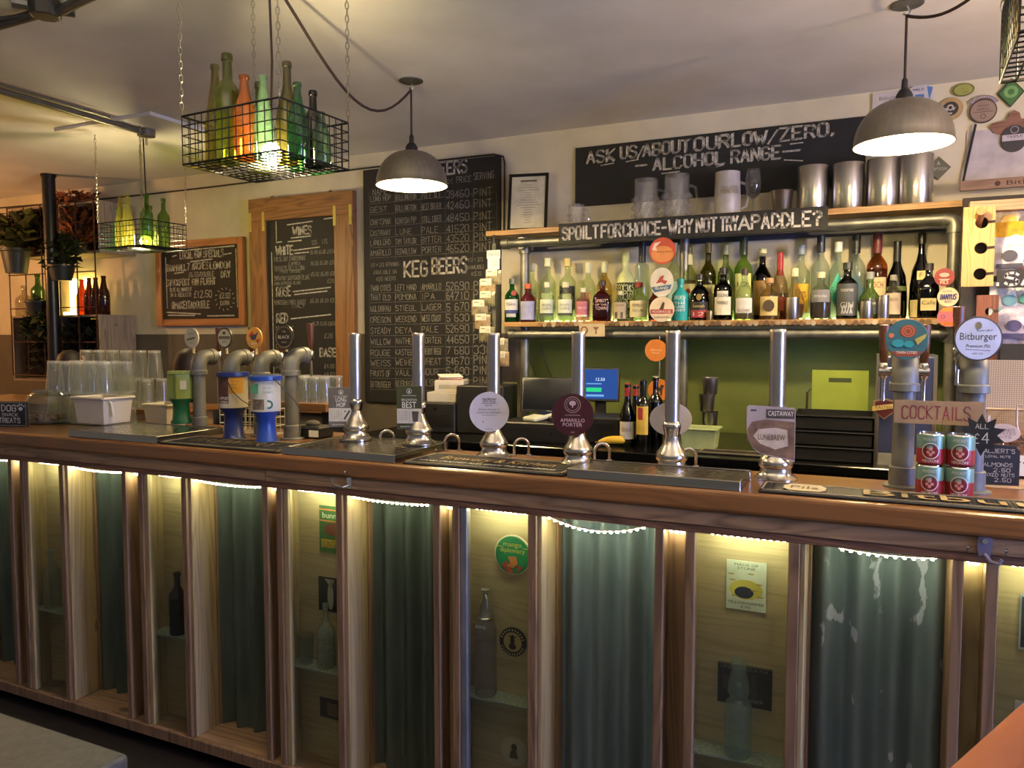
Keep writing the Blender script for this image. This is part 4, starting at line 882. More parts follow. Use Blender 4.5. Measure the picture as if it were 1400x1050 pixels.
tc = N(nt, 'ShaderNodeTexCoord'); w1_ = N(nt, 'ShaderNodeTexWave'); w1_.inputs['Scale'].default_value = 45; w1_.inputs['Distortion'].default_value = 1.5; w2_ = N(nt, 'ShaderNodeTexWave', bands_direction='Z'); w2_.inputs['Scale'].default_value = 45; w2_.inputs['Distortion'].default_value = 1.5
ml = N(nt, 'ShaderNodeMath', operation='MULTIPLY'); cr = N(nt, 'ShaderNodeValToRGB'); cr.color_ramp.elements[0].color = lin('#8f7f6a'); cr.color_ramp.elements[1].color = lin('#d2c3ab')
for q in (w1_, w2_): nt.links.new(tc.outputs['Object'], q.inputs[0])
nt.links.new(w1_.outputs['Fac'], ml.inputs[0]); nt.links.new(w2_.outputs['Fac'], ml.inputs[1]); nt.links.new(ml.outputs[0], cr.inputs[0]); nt.links.new(cr.outputs[0], bs.inputs['Base Color']); nt.links.new(bs.outputs[0], out.inputs[0])
add(MB().b2(0, .6, 0, .012, 0, hz), 'panel', m_h, t); add(MB().b2(-.0, .6, -.006, 0, 0, .045), 'foot_rail', M_SHELFW, t)
# ================================================================ back counter
cn = thing('back_counter', 'black back bar counter under the bottle shelves', 'counter', (0, 3.5, 0))
add(MB().b2(-2.62, 1.2, 0, .99, CT - .04, CT), 'worktop', M_BLACKG, cn, bev=.004)
for k in range(6): add(MB().b2(-2.60 + k * .63, -1.98 + k * .63, .03, .98, .1, CT - .041), 'fridge_unit', M_BLACK, cn, bev=.004)
add(MB().b2(-2.60, 1.18, .08, .98, 0, .1), 'plinth', M_BLACK, cn)
# ================================================================ scaffold-pipe shelving
SZ = 1.735; TZ = 2.285; YS = 4.19
shelf = thing('pipe_shelving', 'galvanised scaffold-pipe shelf unit with two wooden boards above the back counter', 'shelving', (0, 0, 0))
xl = aty(712, 400, 4.24).x; xr = aty(1302, 400, 4.24).x; xm = aty(934, 500, 4.4).x
x0 = aty(664, 322, YS).x; x1 = aty(1324, 275, YS).x
add(MB().b2(x0, x1, YS, YW - .005, TZ - .03, TZ), 'top_board', M_SHELFW, shelf, bev=.002)
xs0 = aty(688, 446, YS).x
add(MB().b2(xs0, xr + .03, YS + .004, YW - .005, SZ - .028, SZ), 'lower_board', M_SHELFW, shelf, bev=.002)
pr = .027
def pipe(pts, name='pipe', r=pr): return add(MB().tube(pts, r, 18), name, M_GALV, shelf, smooth=True)
PZ1, PZ0 = TZ - .075, SZ - .075
pipe([(x0 + .10, 4.24, PZ1), (xr - .03, 4.24, PZ1)]); pipe([(xs0 + .03, 4.24, PZ0), (xr, 4.24, PZ0)])
add(MB().tube([(xr - .05, 4.24, PZ1), (xr - .01, 4.24, PZ1 - .006), (xr, 4.24, PZ1 - .03), (xr, 4.24, PZ1 - .07)], .034, 18), 'elbow', M_GALV, shelf, smooth=True)
pipe([(xr, 4.24, PZ1 - .05), (xr, 4.24, CT)])
pipe([(xl, 4.30, PZ1 + .02), (xl, 4.30, CT)]); pipe([(xm, 4.40, PZ1), (xm, 4.40, CT)])
add(MB().tube([(xl, 4.24, PZ1), (xl, 4.31, PZ1)], .036, 16).tube([(xl, 4.30, PZ1 + .04), (xl, 4.30, PZ1 - .06)], .035, 16), 'tee', M_GALV, shelf, smooth=True)
add(MB().tube([(x0 + .09, 4.24, PZ1), (x0 + .135, 4.24, PZ1)], .034, 16), 'end_collar', M_GALV, shelf, smooth=True); add(MB().tube([(xs0 + .02, 4.24, PZ0), (xs0 + .05, 4.24, PZ0)], .032, 16), 'end_collar', M_GALV, shelf, smooth=True)
add(MB().tube([(xr, 4.24, PZ0 - .04), (xr, 4.24, PZ0 + .04)], .035, 16).tube([(xr - .05, 4.24, PZ0), (xr, 4.24, PZ0)], .034, 16), 'tee', M_GALV, shelf, smooth=True)
add(MB().tube([(xl, 4.30, CT), (xl, 4.30, CT + .012)], .05, 16).tube([(xm, 4.40, CT), (xm, 4.40, CT + .012)], .05, 16).tube([(xr, 4.24, CT), (xr, 4.24, CT + .012)], .05, 16), 'flanges', M_GALV, shelf)
add(MB().b2(x0 + .15, xr, YS + .275, YS + .30, PZ1 - .03, PZ1 - .0), 'rear_rail', flat('#3b4048', .5), shelf)
# crown-cap trim along the lower shelf lip
capm = [flat(c, .4, .5, .1) for c in ('#8f6f4c', '#a8937a', '#6b5644', '#b5a58f', '#7a6048')]
cx0 = aty(738, 446, YS).x; k = 0; x = cx0
cyl = MB().disc(0, 0, .0135, .0135, -.006, 0, 12); meshes = []
while x < xr - .02:
    if not (abs(x - aty(812, 446, YS).x) < .06):
        if len(meshes) < 5: o = add(cyl, 'crown_cap', capm[len(meshes)], shelf); meshes.append(o.data)
        else: o = bpy.data.objects.new('crown_cap', meshes[k * 7 % 5]); C.objects.link(o); o.parent = shelf
        o.location = (x, YS + .0035, SZ - .017 + random.uniform(-.003, .003))
    x += .0275 + random.uniform(-.002, .003); k += 1
# LED tape behind the bottles and under the lower board
for z, y, lb, st in ((SZ + .006, 4.478, 'green-white LED tape along the wall behind the spirit bottles', '#eeffb0'), (SZ - .085, 4.279, 'green-white LED tape fixed behind the lower shelf pipe', '#ecffb4')):
    t = thing('led_strip', lb, 'light strip', ((xl + xr) / 2, y, z), 0, 'LED tapes on the pipe shelving'); h = (xr - xl) / 2 - .05
    add(MB().b2(-h, h, -.006, .006, -.003, .002), 'tape', M_LEDTAPE, t)
    up = z > SZ; zz = .0025 if up else -.0055
    mb = MB()
    for q in range(48):
        xx = -h + 2 * h * (q + .5) / 48; mb.b2(xx - .012, xx + .012, -.004, .004, zz, zz + .003)
    add(mb, 'leds', emit(st, SHELF_LED * (1 if up else .45), 'shelf_led_' + ('up' if up else 'down')), t)
# ---- spirit bottles
GS = 'spirit bottles on the lower pipe shelf'
def spirit(px, top, wpx, row, kind, col, label, **kw):
    Y = (4.262, 4.405)[row]; p = aty(px, 443, Y); H = aty(px, top, Y).z - SZ
    d = (p - EYE).dot(fwv); Rr = wpx / 2 * d / F * .97
    Rr = min(Rr, .052)
    return bottle(kind, (p.x, Y, SZ), H, Rr, col, label, group=GS, **kw)
CL = '#e6efdc'
spirit(700, 381, 21, 0, 'squat', '#2a9a5c', 'green gin bottle with white label at the left end of the shelf', cap='#7d8a78', labels=[(.28, .52, '#c9c9c9', 60), (.21, .28, '#2b3a7a', 60), (.12, .2, '#a9a9ad', 40)], texts=[('Gin', .38, .07, '#3c3c58')], extra=lambda t, H, r: add(MB().disc(0, 0, .016, .016, -.002, 0), 'red_seal', flat('#7a1a22', .4), t, (.018, -r * .9, H * .66)))
spirit(722, 388, 22, 0, 'squat', '#d07a86', 'pink-red gin bottle with a lavender label and orange cap', cap='#c4512a', labels=[(.06, .54, '#8f93b8', 62)], liquid=('#8a2030', .55))
spirit(748, 386, 21, 0, 'spirit', CL, 'clear gin bottle with scalloped white label, left of its twin', cap='#c9c4a8', labels=[(.22, .56, '#c4cdb8', 62), (.16, .22, '#3c4540', 62)], texts=[('MANCHESTER', .40, .05, '#59645c'), ('GIN', .30, .06, '#59645c')], haze=.08)
spirit(773, 386, 22, 0, 'spirit', CL, 'clear gin bottle with scalloped white label, right of its twin', cap='#c9c4a8', labels=[(.22, .56, '#ccd4c0', 62), (.16, .22, '#3c4540', 62)], texts=[('MANCHESTER', .40, .05, '#59645c'), ('GIN', .30, .06, '#59645c')], haze=.08)
spirit(797, 394, 20, 0, 'spirit', '#e8c0bf', 'small clear bottle with a scalloped pink label', cap='#c9c4a8', labels=[(.2, .6, '#b46a78', 62), (.14, .2, '#cfcdc4', 62)], texts=[('PINK GIN', .38, .06, '#e0d3d0')], haze=.08)
spirit(823, 384, 29, 0, 'squat', '#a85a5c', 'square maroon sloe gin bottle with pale crest lettering', cap='#1d1716', sq=.55, liquid=('#7a2226', .6), texts=[('SPIRIT', .46, .08, '#c9a9a2'), ('OF THE', .38, .05, '#c9a9a2'), ('TOWN', .28, .08, '#c9a9a2')])
spirit(848, 398, 21, 0, 'squat', CL, 'clear bottle with a beige castle-shaped label', cap='#b9b58f', labels=[(.08, .62, '#a89a80', 60)], texts=[('PALMER', .5, .05, '#4c4434')], extra=lambda t, H, r: add(MB().patch(r * 1.03, .1 * H, .3 * H, -38, -16, 4).patch(r * 1.03, .1 * H, .3 * H, 8, 26, 4), 'arch_print', flat('#4c4434', .6), t))
spirit(873, 386, 27, 0, 'squat', '#dfe6c4', 'clear gin bottle with a cream label and red top', cap='#9c2f2a', labels=[(.1, .52, '#cdc49c', 62)], texts=[('MOMBASA', .36, .08, '#3a3a30'), ('CLUB', .24, .06, '#3a3a30')])
spirit(894, 392, 16, 0, 'squat', '#b86a5c', 'narrow red liqueur bottle half hidden by the hanging badges', cap='#2a1a18', liquid=('#8c2a20', .6))
spirit(930, 381, 25, 0, 'squat', '#2f9c9c', 'opaque turquoise whisky bottle with white lettering', opaque=True, cap='#2a8f92', texts=[('BRUICH', .50, .09, '#d5e6e4'), ('THE', .38, .06, '#d5e6e4'), ('CLASSIC', .30, .06, '#d5e6e4'), ('LADDIE', .22, .06, '#d5e6e4')], haze=.2)
spirit(956, 375, 27, 0, 'squat', '#12100f', 'black whisky bottle with a red 12 label', cap='#151210', labels=[(.06, .22, '#8f2a30', 60), (.22, .40, '#171313', 60)], texts=[('12', .10, .08, '#d0b0a8'), ('bunnah', .28, .06, '#b8a45c')], extra=lambda t, H, r: add(MB().disc(0, 0, .014, .018, -.002, 0), 'gold_seal', flat('#9a8142', .4, .5), t, (0, -r * .97, H * .5)))
spirit(988, 366, 26, 0, 'spirit', '#15120f', 'dark whiskey bottle with a pointed white label', cap='#17120f', labels=[(.1, .44, '#c9c4ae', 58), (.44, .55, '#c9c4ae', 34)], texts=[('TEELING', .44, .06, '#3a352c'), ('WHISKEY', .30, .06, '#3a352c')])
spirit(1017, 367, 28, 0, 'bell', '#dfe6d6', 'clear flared bottle with a plain white label and brown top', cap='#3a2722', labels=[(.14, .42, '#c4c2ba', 52)], liquid=('#b98a55', .12), texts=[('BALCONES', .16, .05, '#5a2a2a')])
spirit(1051, 380, 29, 0, 'squat', '#d9cf9e', 'amber whisky bottle with a round cream fox label', cap='#a07a4a', liquid=('#a8793a', .55), labels=[(.1, .55, '#b8a468', 56)], extra=lambda t, H, r: add(MB().disc(0, 0, r * .55, r * .6, -.002, 0).at(Matrix.Identity(4)), 'dark_roundel', flat('#3a2c18', .5), t, (0, -r * 1.02, H * .33)))
spirit(1085, 367, 30, 0, 'round', '#e0d8b0', 'round-bodied amber rum bottle behind the steel measure', cap='#c9c29a', liquid=('#a8652a', .3), capz=.84)
spirit(1121, 372, 28, 0, 'squat', '#d8dccb', 'whisky bottle with a grey label and brown spirit', cap='#c9b98f', liquid=('#7a4a26', .40), labels=[(.36, .62, '#6c6a6c', 58)], texts=[('FERTE-VIOLA', .46, .05, '#c9c9c4')])
spirit(1157, 359, 28, 0, 'spirit', '#3a443c', 'dark grey bottle with a patterned black and white label', cap='#20261f', labels=[(.06, .62, '#3d4040', 70)], texts=[('THE BOATYARD', .48, .05, '#b8bab4'), ('GIN', .2, .1, '#9a9c98')], extra=lambda t, H, r: add(MB().stroke('XX/X', -r * .5, H * .1, H * .14, r * 1.0, r * .1, curve=on_cyl(r * 1.05)), 'pattern_print', flat('#9a9c98', .6), t))
spirit(1188, 372, 33, 0, 'round', '#86a658', 'squat green bottle with swing stopper and dark label', cap='#7a7f78', labels=[(.1, .42, '#2c3022', 50)], haze=.3, capz=.84, texts=[('OPIHR', .3, .05, '#b8b48f')])
spirit(1220, 376, 21, 0, 'spirit', '#d8d4c4', 'slim clear bottle with a beige label near the teal badge', cap='#8c8a84', labels=[(.1, .58, '#b09f86', 62)], texts=[('GIBSON', .4, .07, '#4a4038')])
spirit(1268, 360, 27, 0, 'squat', '#17141a', 'black square liqueur bottle with a torn cream label at the right end', cap='#241d24', sq=.5, labels=[(.14, .36, '#c4b48a', 55)], texts=[('Cafe', .25, .07, '#5a4a2c')])
spirit(727, 360, 21, 1, 'spirit', CL, 'clear vodka bottle with red and orange seals in the back row', cap='#c4c7a8', labels=[(.2, .42, '#b8552e', 45)], extra=lambda t, H, r: add(MB().disc(0, 0, .016, .016, -.002, 0), 'red_seal', flat('#8a2a30', .4), t, (-.012, -r * .9, H * .56)))
spirit(749, 353, 23, 1, 'spirit', CL, 'clear bottle with a cream stopper and diamond label, behind the twin gins', cap='#cfd2b0', labels=[(.2, .45, '#c9d2b4', 40)])
spirit(776, 353, 24, 1, 'spirit', '#dfe8d2', 'clear bottle with a black floral label in the back row', cap='#c7b46c', labels=[(.2, .56, '#23251f', 62), (.32, .44, '#d5d8c4', 30)])
spirit(804, 359, 21, 1, 'squat', CL, 'clear bottle with red lettering and a cream stopper', cap='#d5d6ae', texts=[('GIO', .38, .12, '#a8302a')], capz=.82)
spirit(826, 358, 22, 1, 'squat', '#e6d59a', 'clear bottle with golden spirit and a cream stopper', cap='#d5d6ae', liquid=('#c48a3a', .45), capz=.82)
spirit(855, 345, 27, 1, 'spirit', '#cfd8a2', 'cream ceramic gin bottle with a black filigree lower half', opaque=True, cap='#c9d29a', labels=[(.05, .56, '#23261c', 90)], extra=lambda t, H, r: [add(MB().stroke('S8X3&S', -r * 1.2, H * (.07 + .12 * k), H * .10, r * 2.4, r * .09, curve=on_cyl(r * 1.05)), 'filigree_print', flat('#c4cc9c', .6), t) for k in range(4)])
spirit(877, 330, 20, 1, 'tall', '#e3ebdc', 'tall clear vodka bottle with a black top', cap='#16171a', capz=.74)
spirit(921, 332, 22, 1, 'spirit', '#e0ead8', 'clear bottle with a light blue label behind the oval badge', cap='#b9bc9c', labels=[(.2, .5, '#9cc4c9', 60)])
spirit(941, 338, 21, 1, 'spirit', '#dde4ae', 'pale gold whisky bottle with a cream neck band and red seal', cap='#6b6a3a', labels=[(.08, .5, '#c4bf86', 60), (.76, .9, '#cdc995', 180)], liquid=('#b5a24e', .55), extra=lambda t, H, r: add(MB().disc(0, 0, .013, .016, -.002, 0), 'red_seal', flat('#8a2626', .4), t, (0, -r * 1.05, H * .4)))
spirit(967, 332, 22, 1, 'spirit', '#8f8a3a', 'olive-brown whisky bottle with a yellow label and long neck', cap='#6b5a26', labels=[(.1, .46, '#c9c07c', 60)])
spirit(991, 335, 22, 1, 'spirit', '#b9c9a4', 'greenish whisky bottle with an orange label band', cap='#8f947a', labels=[(.30, .40, '#c4562a', 60), (.40, .48, '#2c2a22', 60)])
spirit(1015, 324, 25, 1, 'spirit', '#b8d48a', 'tall pale green whisky bottle with a cream label and dark neck', cap='#20331f', capz=.78, labels=[(.08, .56, '#c4cf86', 60)], texts=[('12', .4, .06, '#59642c')])
spirit(1041, 340, 26, 1, 'squat', '#1a1512', 'black liqueur bottle with a gold picture label', cap='#cfcf9a', labels=[(.08, .55, '#8a6a30', 60)], capz=.93)
spirit(1065, 345, 25, 1, 'bell', '#d9c9b0', 'bourbon bottle dipped in red wax', cap='#9c1f22', capz=.66, liquid=('#8a4a20', .4), labels=[(.14, .34, '#7a2222', 60)])
spirit(1094, 335, 23, 1, 'spirit', '#dfe6d8', 'clear rum bottle with a bright yellow label', cap='#7d8a94', labels=[(.1, .48, '#d4a82c', 60)], texts=[('Kings', .3, .12, '#4a3210')])
spirit(1120, 322, 25, 1, 'spirit', '#dfe6e4', 'clear bottle with a navy cap left of the turquoise diamond label', cap='#1b2233', capz=.80)
spirit(1144, 331, 25, 1, 'squat', '#dde8e6', 'clear tequila bottle with a turquoise diamond label', cap='#cfd6d4', extra=lambda t, H, r: (add(MB().prism([(0, -.24 * H), (r * .95, 0), (0, .24 * H), (-r * .95, 0)], -.001, 0), 'diamond_label', flat('#2fa88c', .5), t, (0, -r * 1.03, H * .36)), add(MB().type('Sueno', 0, -.03 * H, .09 * H, r * 1.3, -.0018), 'label_lettering', flat('#123c38', .5), t, (0, -r * 1.03, H * .36))))
spirit(1168, 321, 25, 1, 'spirit', '#dde6ea', 'clear tequila bottle with a dark blue diamond label', cap='#1c2226', capz=.78, extra=lambda t, H, r: add(MB().prism([(0, -.22 * H), (r * .95, 0), (0, .22 * H), (-r * .95, 0)], -.001, 0), 'diamond_label', flat('#1f4a5a', .5), t, (0, -r * 1.03, H * .34)))
spirit(1197, 318, 27, 1, 'spirit', '#c48a4e', 'amber whisky bottle with a cream label and maroon top', cap='#5e1c22', capz=.76, liquid=('#a85a22', .58), labels=[(.16, .48, '#cdbf98', 58)], texts=[('LOCH', .36, .07, '#8a3a2a')])
spirit(1224, 330, 28, 1, 'bell', '#1c2c1a', 'dark green bell-shaped liqueur bottle in the back row', cap='#0f140f', capz=.7, labels=[(.36, .42, '#59683a', 60)])
spirit(1257, 318, 35, 1, 'bell', '#120f0c', 'large black cognac bottle with a cream square F label', cap='#151210', labels=[(.02, .22, '#c4b586', 60)], extra=lambda t, H, r: (add(MB().b2(-.019, .019, -.002, 0, -.022, .022), 'crest_label', flat('#cfc08a', .5), t, (0, -r * .95, H * .50)), add(MB().type('F', 0, -.012, .026, None, -.0026), 'crest_letter', flat('#5a4a20', .5), t, (0, -r * .95, H * .50))))
# steel measures on the shelf
def cup(loc, r0, r1, H, label, mat=M_STEEL, name='steel_measure', cat='measure', group=None):
    return solo(MB().lathe([(r0 * .96, 0), (r0, .003), (r1, H), (r1 * .95, H), (r0 * .92, .006), (.001, .006)], 24), name, label, cat, mat, loc, 0, group, smooth=True)
for px, tp, wpx, lb in ((1083, 407, 17, 'steel spirit measure in front of the round amber rum bottle'), (1184, 412, 17, 'shorter steel measure in front of the squat green bottle'), (1207, 404, 15, 'tall steel measure right of the squat green bottle')):
    p = aty(px, 443, 4.215); d = (p - EYE).dot(fwv); r = wpx / 2 * d / F; cup((p.x, 4.222, SZ), r, r, aty(px, tp, 4.22).z - SZ, lb)
p = aty(970, 443, 4.215); cup((p.x, 4.213, SZ), .017, .018, .05, 'small brass thimble measure left of the whiskey bottle with the pointed white label', metal('#b09a6a', .3, 'brass'))
# ================================================================ on the top shelf
def tz(px, Y=4.32): return aty(px, 300, Y).x
# certificate frame leaning back
a = aty(692, 318, 4.30); t = thing('certificate_frame', 'black-framed certificate leaning at the left end of the top shelf', 'picture frame', (tz(722, 4.30), 4.28, TZ), R(10)); t.rotation_euler = (R(-10), 0, R(12))
W, H = .245, .36
add(MB().b2(-W / 2, W / 2, 0, .012, 0, .018).b2(-W / 2, W / 2, 0, .012, H - .018, H).b2(-W / 2, -W / 2 + .018, 0, .012, .018, H - .018).b2(W / 2 - .018, W / 2, 0, .012, .018, H - .018), 'frame', M_BLACKG, t)
add(MB().b2(-W / 2 + .018, W / 2 - .018, .006, .010, .018, H - .018), 'certificate', flat('#bfb79c', .6), t)
mb = MB().b2(-.05, .05, .0054, .0056, H * .86, H * .89)
for k, w_ in enumerate((.05, .12, .13, .04, .03, .05, .09, .12, .15, .10, .04, .05, .06, .05, .04, .05)): mb.line(-w_ / 2, H * .80 - k * .0155, w_ / 2, H * .80 - k * .0155, .0022, .0055)
add(mb, 'print', flat('#5a5546', .6), t); add(MB().b2(.02, .06, .012, .09, 0, .12), 'strut', M_BLACK, t)
def mug(px, rw, H, label, dimple=True, Y=4.30, mat=None, hs=1):
    x = tz(px, Y); t = thing('glass_tankard' if mat is None else 'stein', label, 'mug', (x, Y, TZ), R(20))
    n = 24; mb = MB(); m = mat or glass('#fafafa', .07, 1.4)
    P = [(.9, 0), (1, .02), (1, .15), (.96, .25), (1, .35), (.96, .47), (1, .58), (.97, .72), (.98, 1), (.92, 1), (.90, .7), (.9, .1), (.01, .08)] if dimple else [(.95, 0), (1, .02), (.98, .5), (.93, 1), (.87, 1), (.9, .1), (.01, .08)]
    add(MB().lathe([(r * rw, z * H) for r, z in P], n, cap1=False), 'body', m, t, smooth=True)
    if dimple:
        mb = MB()
        for row in range(3):
            for k in range(10):
                an = R(36 * k + 18 * row); mb.sphere((rw * math.cos(an), rw * math.sin(an), H * (.16 + .19 * row)), rw * .22, 8)
        add(mb, 'dimples', m, t, smooth=True)
    add(MB().tube([(rw * .95, 0, H * .78), (rw * 1.4, 0, H * .74), (rw * 1.55, 0, H * .5), (rw * 1.4, 0, H * .26), (rw * .95, 0, H * .2)], .008 * hs, 8), 'handle', m, t, smooth=True)
    return t
mug(788, .048, .135, 'short dimpled glass mug beside the certificate frame')
mug(883, .070, .245, 'tall dimpled glass tankard, left one of the pair'); mug(925, .072, .255, 'tall dimpled glass tankard, right one of the pair')
t = mug(994, .070, .245, 'white stoneware stein between the tankards and the wine glass', False, mat=flat('#a9a4a2', .35))
add(MB().stroke('PAULANER', -.045, .15, .012, .09, .0018, curve=on_cyl(.0715)).stroke('MUNCHEN', -.05, .125, .022, .10, .003, curve=on_cyl(.0715)), 'lettering', flat('#8a7a5c', .6), t)
glassware([(.036, 0), (.036, .003), (.006, .008), (.0045, .09), (.03, .115), (.043, .16), (.042, .2), (.034, .25), (.033, .25), (.041, .2), (.042, .16), (.029, .118), (.001, .098)], (tz(1030), 4.30, TZ), 'stemmed wine glass in front of the low and zero board', 'wine_glass', 'glass', glass('#e2e2e0', .05))
t = thing('julep_cup', 'small tapered steel cup beside the steel buckets', 'cup', (tz(1069), 4.30, TZ)); add(MB().lathe([(.042, 0), (.044, .003), (.056, .12), (.06, .125), (.056, .125), (.041, .006), (.001, .006)], 24), 'body', M_STEEL, t, smooth=True)
for px, wpx, tp, lb in ((1110, 43, 224, 'leftmost'), (1158, 43, 220, 'second from left'), (1206, 44, 214, 'third from left'), (1250, 46, 208, 'rightmost')):
    p = aty(px, 300, 4.32); d = (p - EYE).dot(fwv); r = wpx / 2 * d / F * .95; H = aty(px, tp, 4.25).z - TZ
    t = thing('steel_canister', f'tall brushed steel canister on the top shelf, {lb} of four', 'canister', (p.x, 4.33, TZ), 0, 'steel canisters on the top shelf')
    add(MB().lathe([(r * .97, 0), (r, .004), (r, H - .003), (r * .985, H), (r * .95, H), (r * .95, .01), (.001, .01)], 32), 'body', M_STEEL, t, smooth=True)
# the two lettered boards
a = aty(763, 334, 4.165); b = aty(1132, 284, 4.165); zt = aty(763, 306, 4.165).z
t = thing('slogan_board', 'long black board chalked SPOILT FOR CHOICE along the top shelf edge', 'sign', (a.x, 4.172, a.z)); W = b.x - a.x; H = zt - a.z
add(MB().b2(0, W, 0, .014, 0, H), 'plank', M_BOARD, t, bev=.001)
xe = lambda px: aty(px, 310, 4.165).x - a.x
for s, p0, p1 in (('SPOILT', 769, 817), ('FOR', 822, 848), ('CHOICE', 852, 902), ('-', 905, 910), ('WHY', 914, 946), ('NOT', 952, 979), ('TRY', 985, 1008), ('A', 1010, 1024), ('PADDLE?', 1028, 1122)):
    add(MB().stroke(s, xe(p0), H * .22, H * .58, xe(p1) - xe(p0), H * .10, -.0008, .12), 'chalk_word', flat('#c4c0ba', .9, 0, .2, 80, name='chalk_bright'), t)
a = aty(787, 283, 4.49); zt = aty(787, 203, 4.49).z; b = aty(1185, 158, 4.49)
t = thing('drinks_board', 'large black wall board chalked about the low and zero alcohol range', 'sign', (a.x, 4.492, a.z)); W = b.x - a.x; H = zt - a.z
add(MB().b2(0, W, -.012, 0.006, 0, H), 'board', M_BOARD, t, bev=.001)
xe = lambda px: aty(px, 220, 4.49).x - a.x
mb = MB()
for s, p0, p1, zc in (('ASK', 803, 840, .72), ('US', 849, 870, .74), ('/', 872, 880, .72), ('ABOUT', 880, 942, .745), ('OUR', 949, 996, .75), ('LOW', 1001, 1047, .755), ('/', 1050, 1062, .74), ('ZERO,', 1066, 1140, .765)):
    mb.stroke(s, xe(p0), H * zc, H * .19, xe(p1) - xe(p0), H * .030, -.0128, .15)
    mb.stroke(s, xe(p0) + .008, H * zc + .003, H * .19, xe(p1) - xe(p0), H * .010, -.0128, .15)
for s, p0, p1 in (('-', 870, 884), ('ALCOHOL', 894, 990), ('RANGE', 1000, 1066), ('-', 1070, 1092)):
    mb.stroke(s, xe(p0), H * .50, H * .19, xe(p1) - xe(p0), H * .030, -.0128, .15); mb.stroke(s, xe(p0) + .008, H * .505, H * .19, xe(p1) - xe(p0), H * .01, -.0128, .15)
for q in ((822, .66, 840, .68), (856, .68, 874, .70), (1080, .70, 1098, .705), (905, .43, 930, .44), (1072, .47, 1098, .43), (980, .46, 990, .48)): mb.line(xe(q[0]), H * q[1], xe(q[2]), H * q[3], H * .016, -.0128)
add(mb, 'chalk_lettering', M_CHALK, t)
# hanging badges on the middle post and on the right post
def hang(px, py, rpx, Y, label, layers, rx=1): return badge(px, py, rpx, Y, label, layers, 'hanging_badge', 'badge', rx, group='pump clips hung on the shelf posts')
org = flat('#c4732c', .5, 0, .1)
hang(906, 343, 18, 4.165, 'red and orange round badge hung highest on the middle post', [('disc', flat('#b5462f', .45), 0), ('orange_half', flat('#c98048', .5), lambda m, r: m.disc(0, -r * .25, r * .85, r * .62, 0, .0003)), ('white_swirl', flat('#d9c2b4', .6), lambda m, r: m.prism([(-r * .8, r * .1), (-r * .6, r * .6), (-r * .1, r * .7), (-r * .5, r * .3), (-r * .4, 0)], 0, .0002)), ('lettering', flat('#5c3024', .6), lambda m, r: m.type('PEACE & CHANCE', r * .2, -r * .15, r * .13, r * 1.2))])
hang(905, 386, 16, 4.165, 'white oval badge with red figures hung on the middle post', [('disc', flat('#c0bcb0', .5), 0), ('red_motif', flat('#993a34', .5), lambda m, r: m.prism([(-r * .5, -r * .1), (-r * .1, r * .5), (r * .2, r * .6), (r * .1, r * .2), (r * .5, r * .1), (r * .3, -r * .2), (0, 0)], 0, .0003)), ('blue_band', flat('#3d5a78', .5), lambda m, r: m.prism([(-r * .9, -r * .4), (r * .85, -r * .2), (r * .75, -r * .6), (-r * .6, -r * .85)], 0, .0003)), ('lettering', M_PAPER, lambda m, r: m.type('ISLAND', 0, -r * .6, r * .22, r * 1.1))], 1.25)
t = hang(905, 423, 17, 4.165, 'arched cream badge with a red banner hung on the middle post', [('disc', flat('#c9b9a0', .5), 0), ('red_banner', flat('#9c3038', .5), lambda m, r: m.b2(-r * .9, r * .9, 0, .0003, -r * .35, 0)), ('dark_motif', flat('#3a2a24', .5), lambda m, r: m.prism([(-r * .2, 0), (r * .1, r * .6), (r * .25, r * .5), (r * .15, 0)], 0, .0003).type('HOPPY BITTER', 0, -r * .7, r * .14, r * 1.2)), ('lettering', M_PAPER, lambda m, r: m.type('MOORHOUSE', 0, -r * .28, r * .2, r * 1.5))])
for px, py, r_, lb, txt in ((897, 479, 15, 'plain orange round badge hung below the bottle shelf', 'dog'), (901, 533, 15, 'orange round badge with a black dog hung below the bottle shelf', '')):
    hang(px, py, r_, 4.12, lb, [('disc', org, 0), ('print', flat('#e3c39a', .6) if txt else flat('#20160f', .6), (lambda m, r: m.type('TREACLE', 0, -r * .05, r * .16, r * 1.1).type('PALE', 0, -r * .3, r * .16, r * .6)) if txt else (lambda m, r: m.prism([(-r * .5, -r * .1), (-r * .4, r * .2), (r * .1, r * .25), (r * .2, r * .5), (r * .5, r * .4), (r * .35, r * .1), (r * .3, -r * .5), (r * .2, -r * .5), (r * .1, -r * .1), (-r * .2, -r * .1), (-r * .3, -r * .5), (-r * .4, -r * .5)], 0, .0003)))])
solo(MB().tube([(0, 0, 0), (0, 0, .55)], .004, 6), 'badge_rod', 'thin steel rod carrying the orange badges below the shelf', 'rod', M_CHROME, (aty(901, 560, 4.13).x, 4.13, CT))
hang(1291, 379, 14, 4.16, 'red and white round badge hung highest on the right post', [('disc', flat('#8a2f38', .5), 0), ('pale_motif', flat('#c9a9a8', .5), lambda m, r: m.disc(0, r * .25, r * .5, r * .25, 0, .0003, 9).prism([(-r * .6, -r * .2), (r * .6, -r * .2), (r * .3, -r * .4), (-r * .3, -r * .4)], 0, .0003)), ('lettering', M_PAPER, lambda m, r: m.type('PILS', 0, -r * .75, r * .3, r * .8))])
hang(1296, 406, 15, 4.15, 'cream round badge with blue lettering hung on the right post', [('disc', flat('#cdbf9a', .5), 0), ('lettering', flat('#3a3a86', .6), lambda m, r: m.type('ALPHA', -r * .1, r * .5, r * .2, None).stroke('BANYUS', -r * .7, -r * .25, r * .5, r * 1.4, r * .1, slant=.2).stroke('BEER', -r * .3, -r * .6, r * .2, r * .6))])
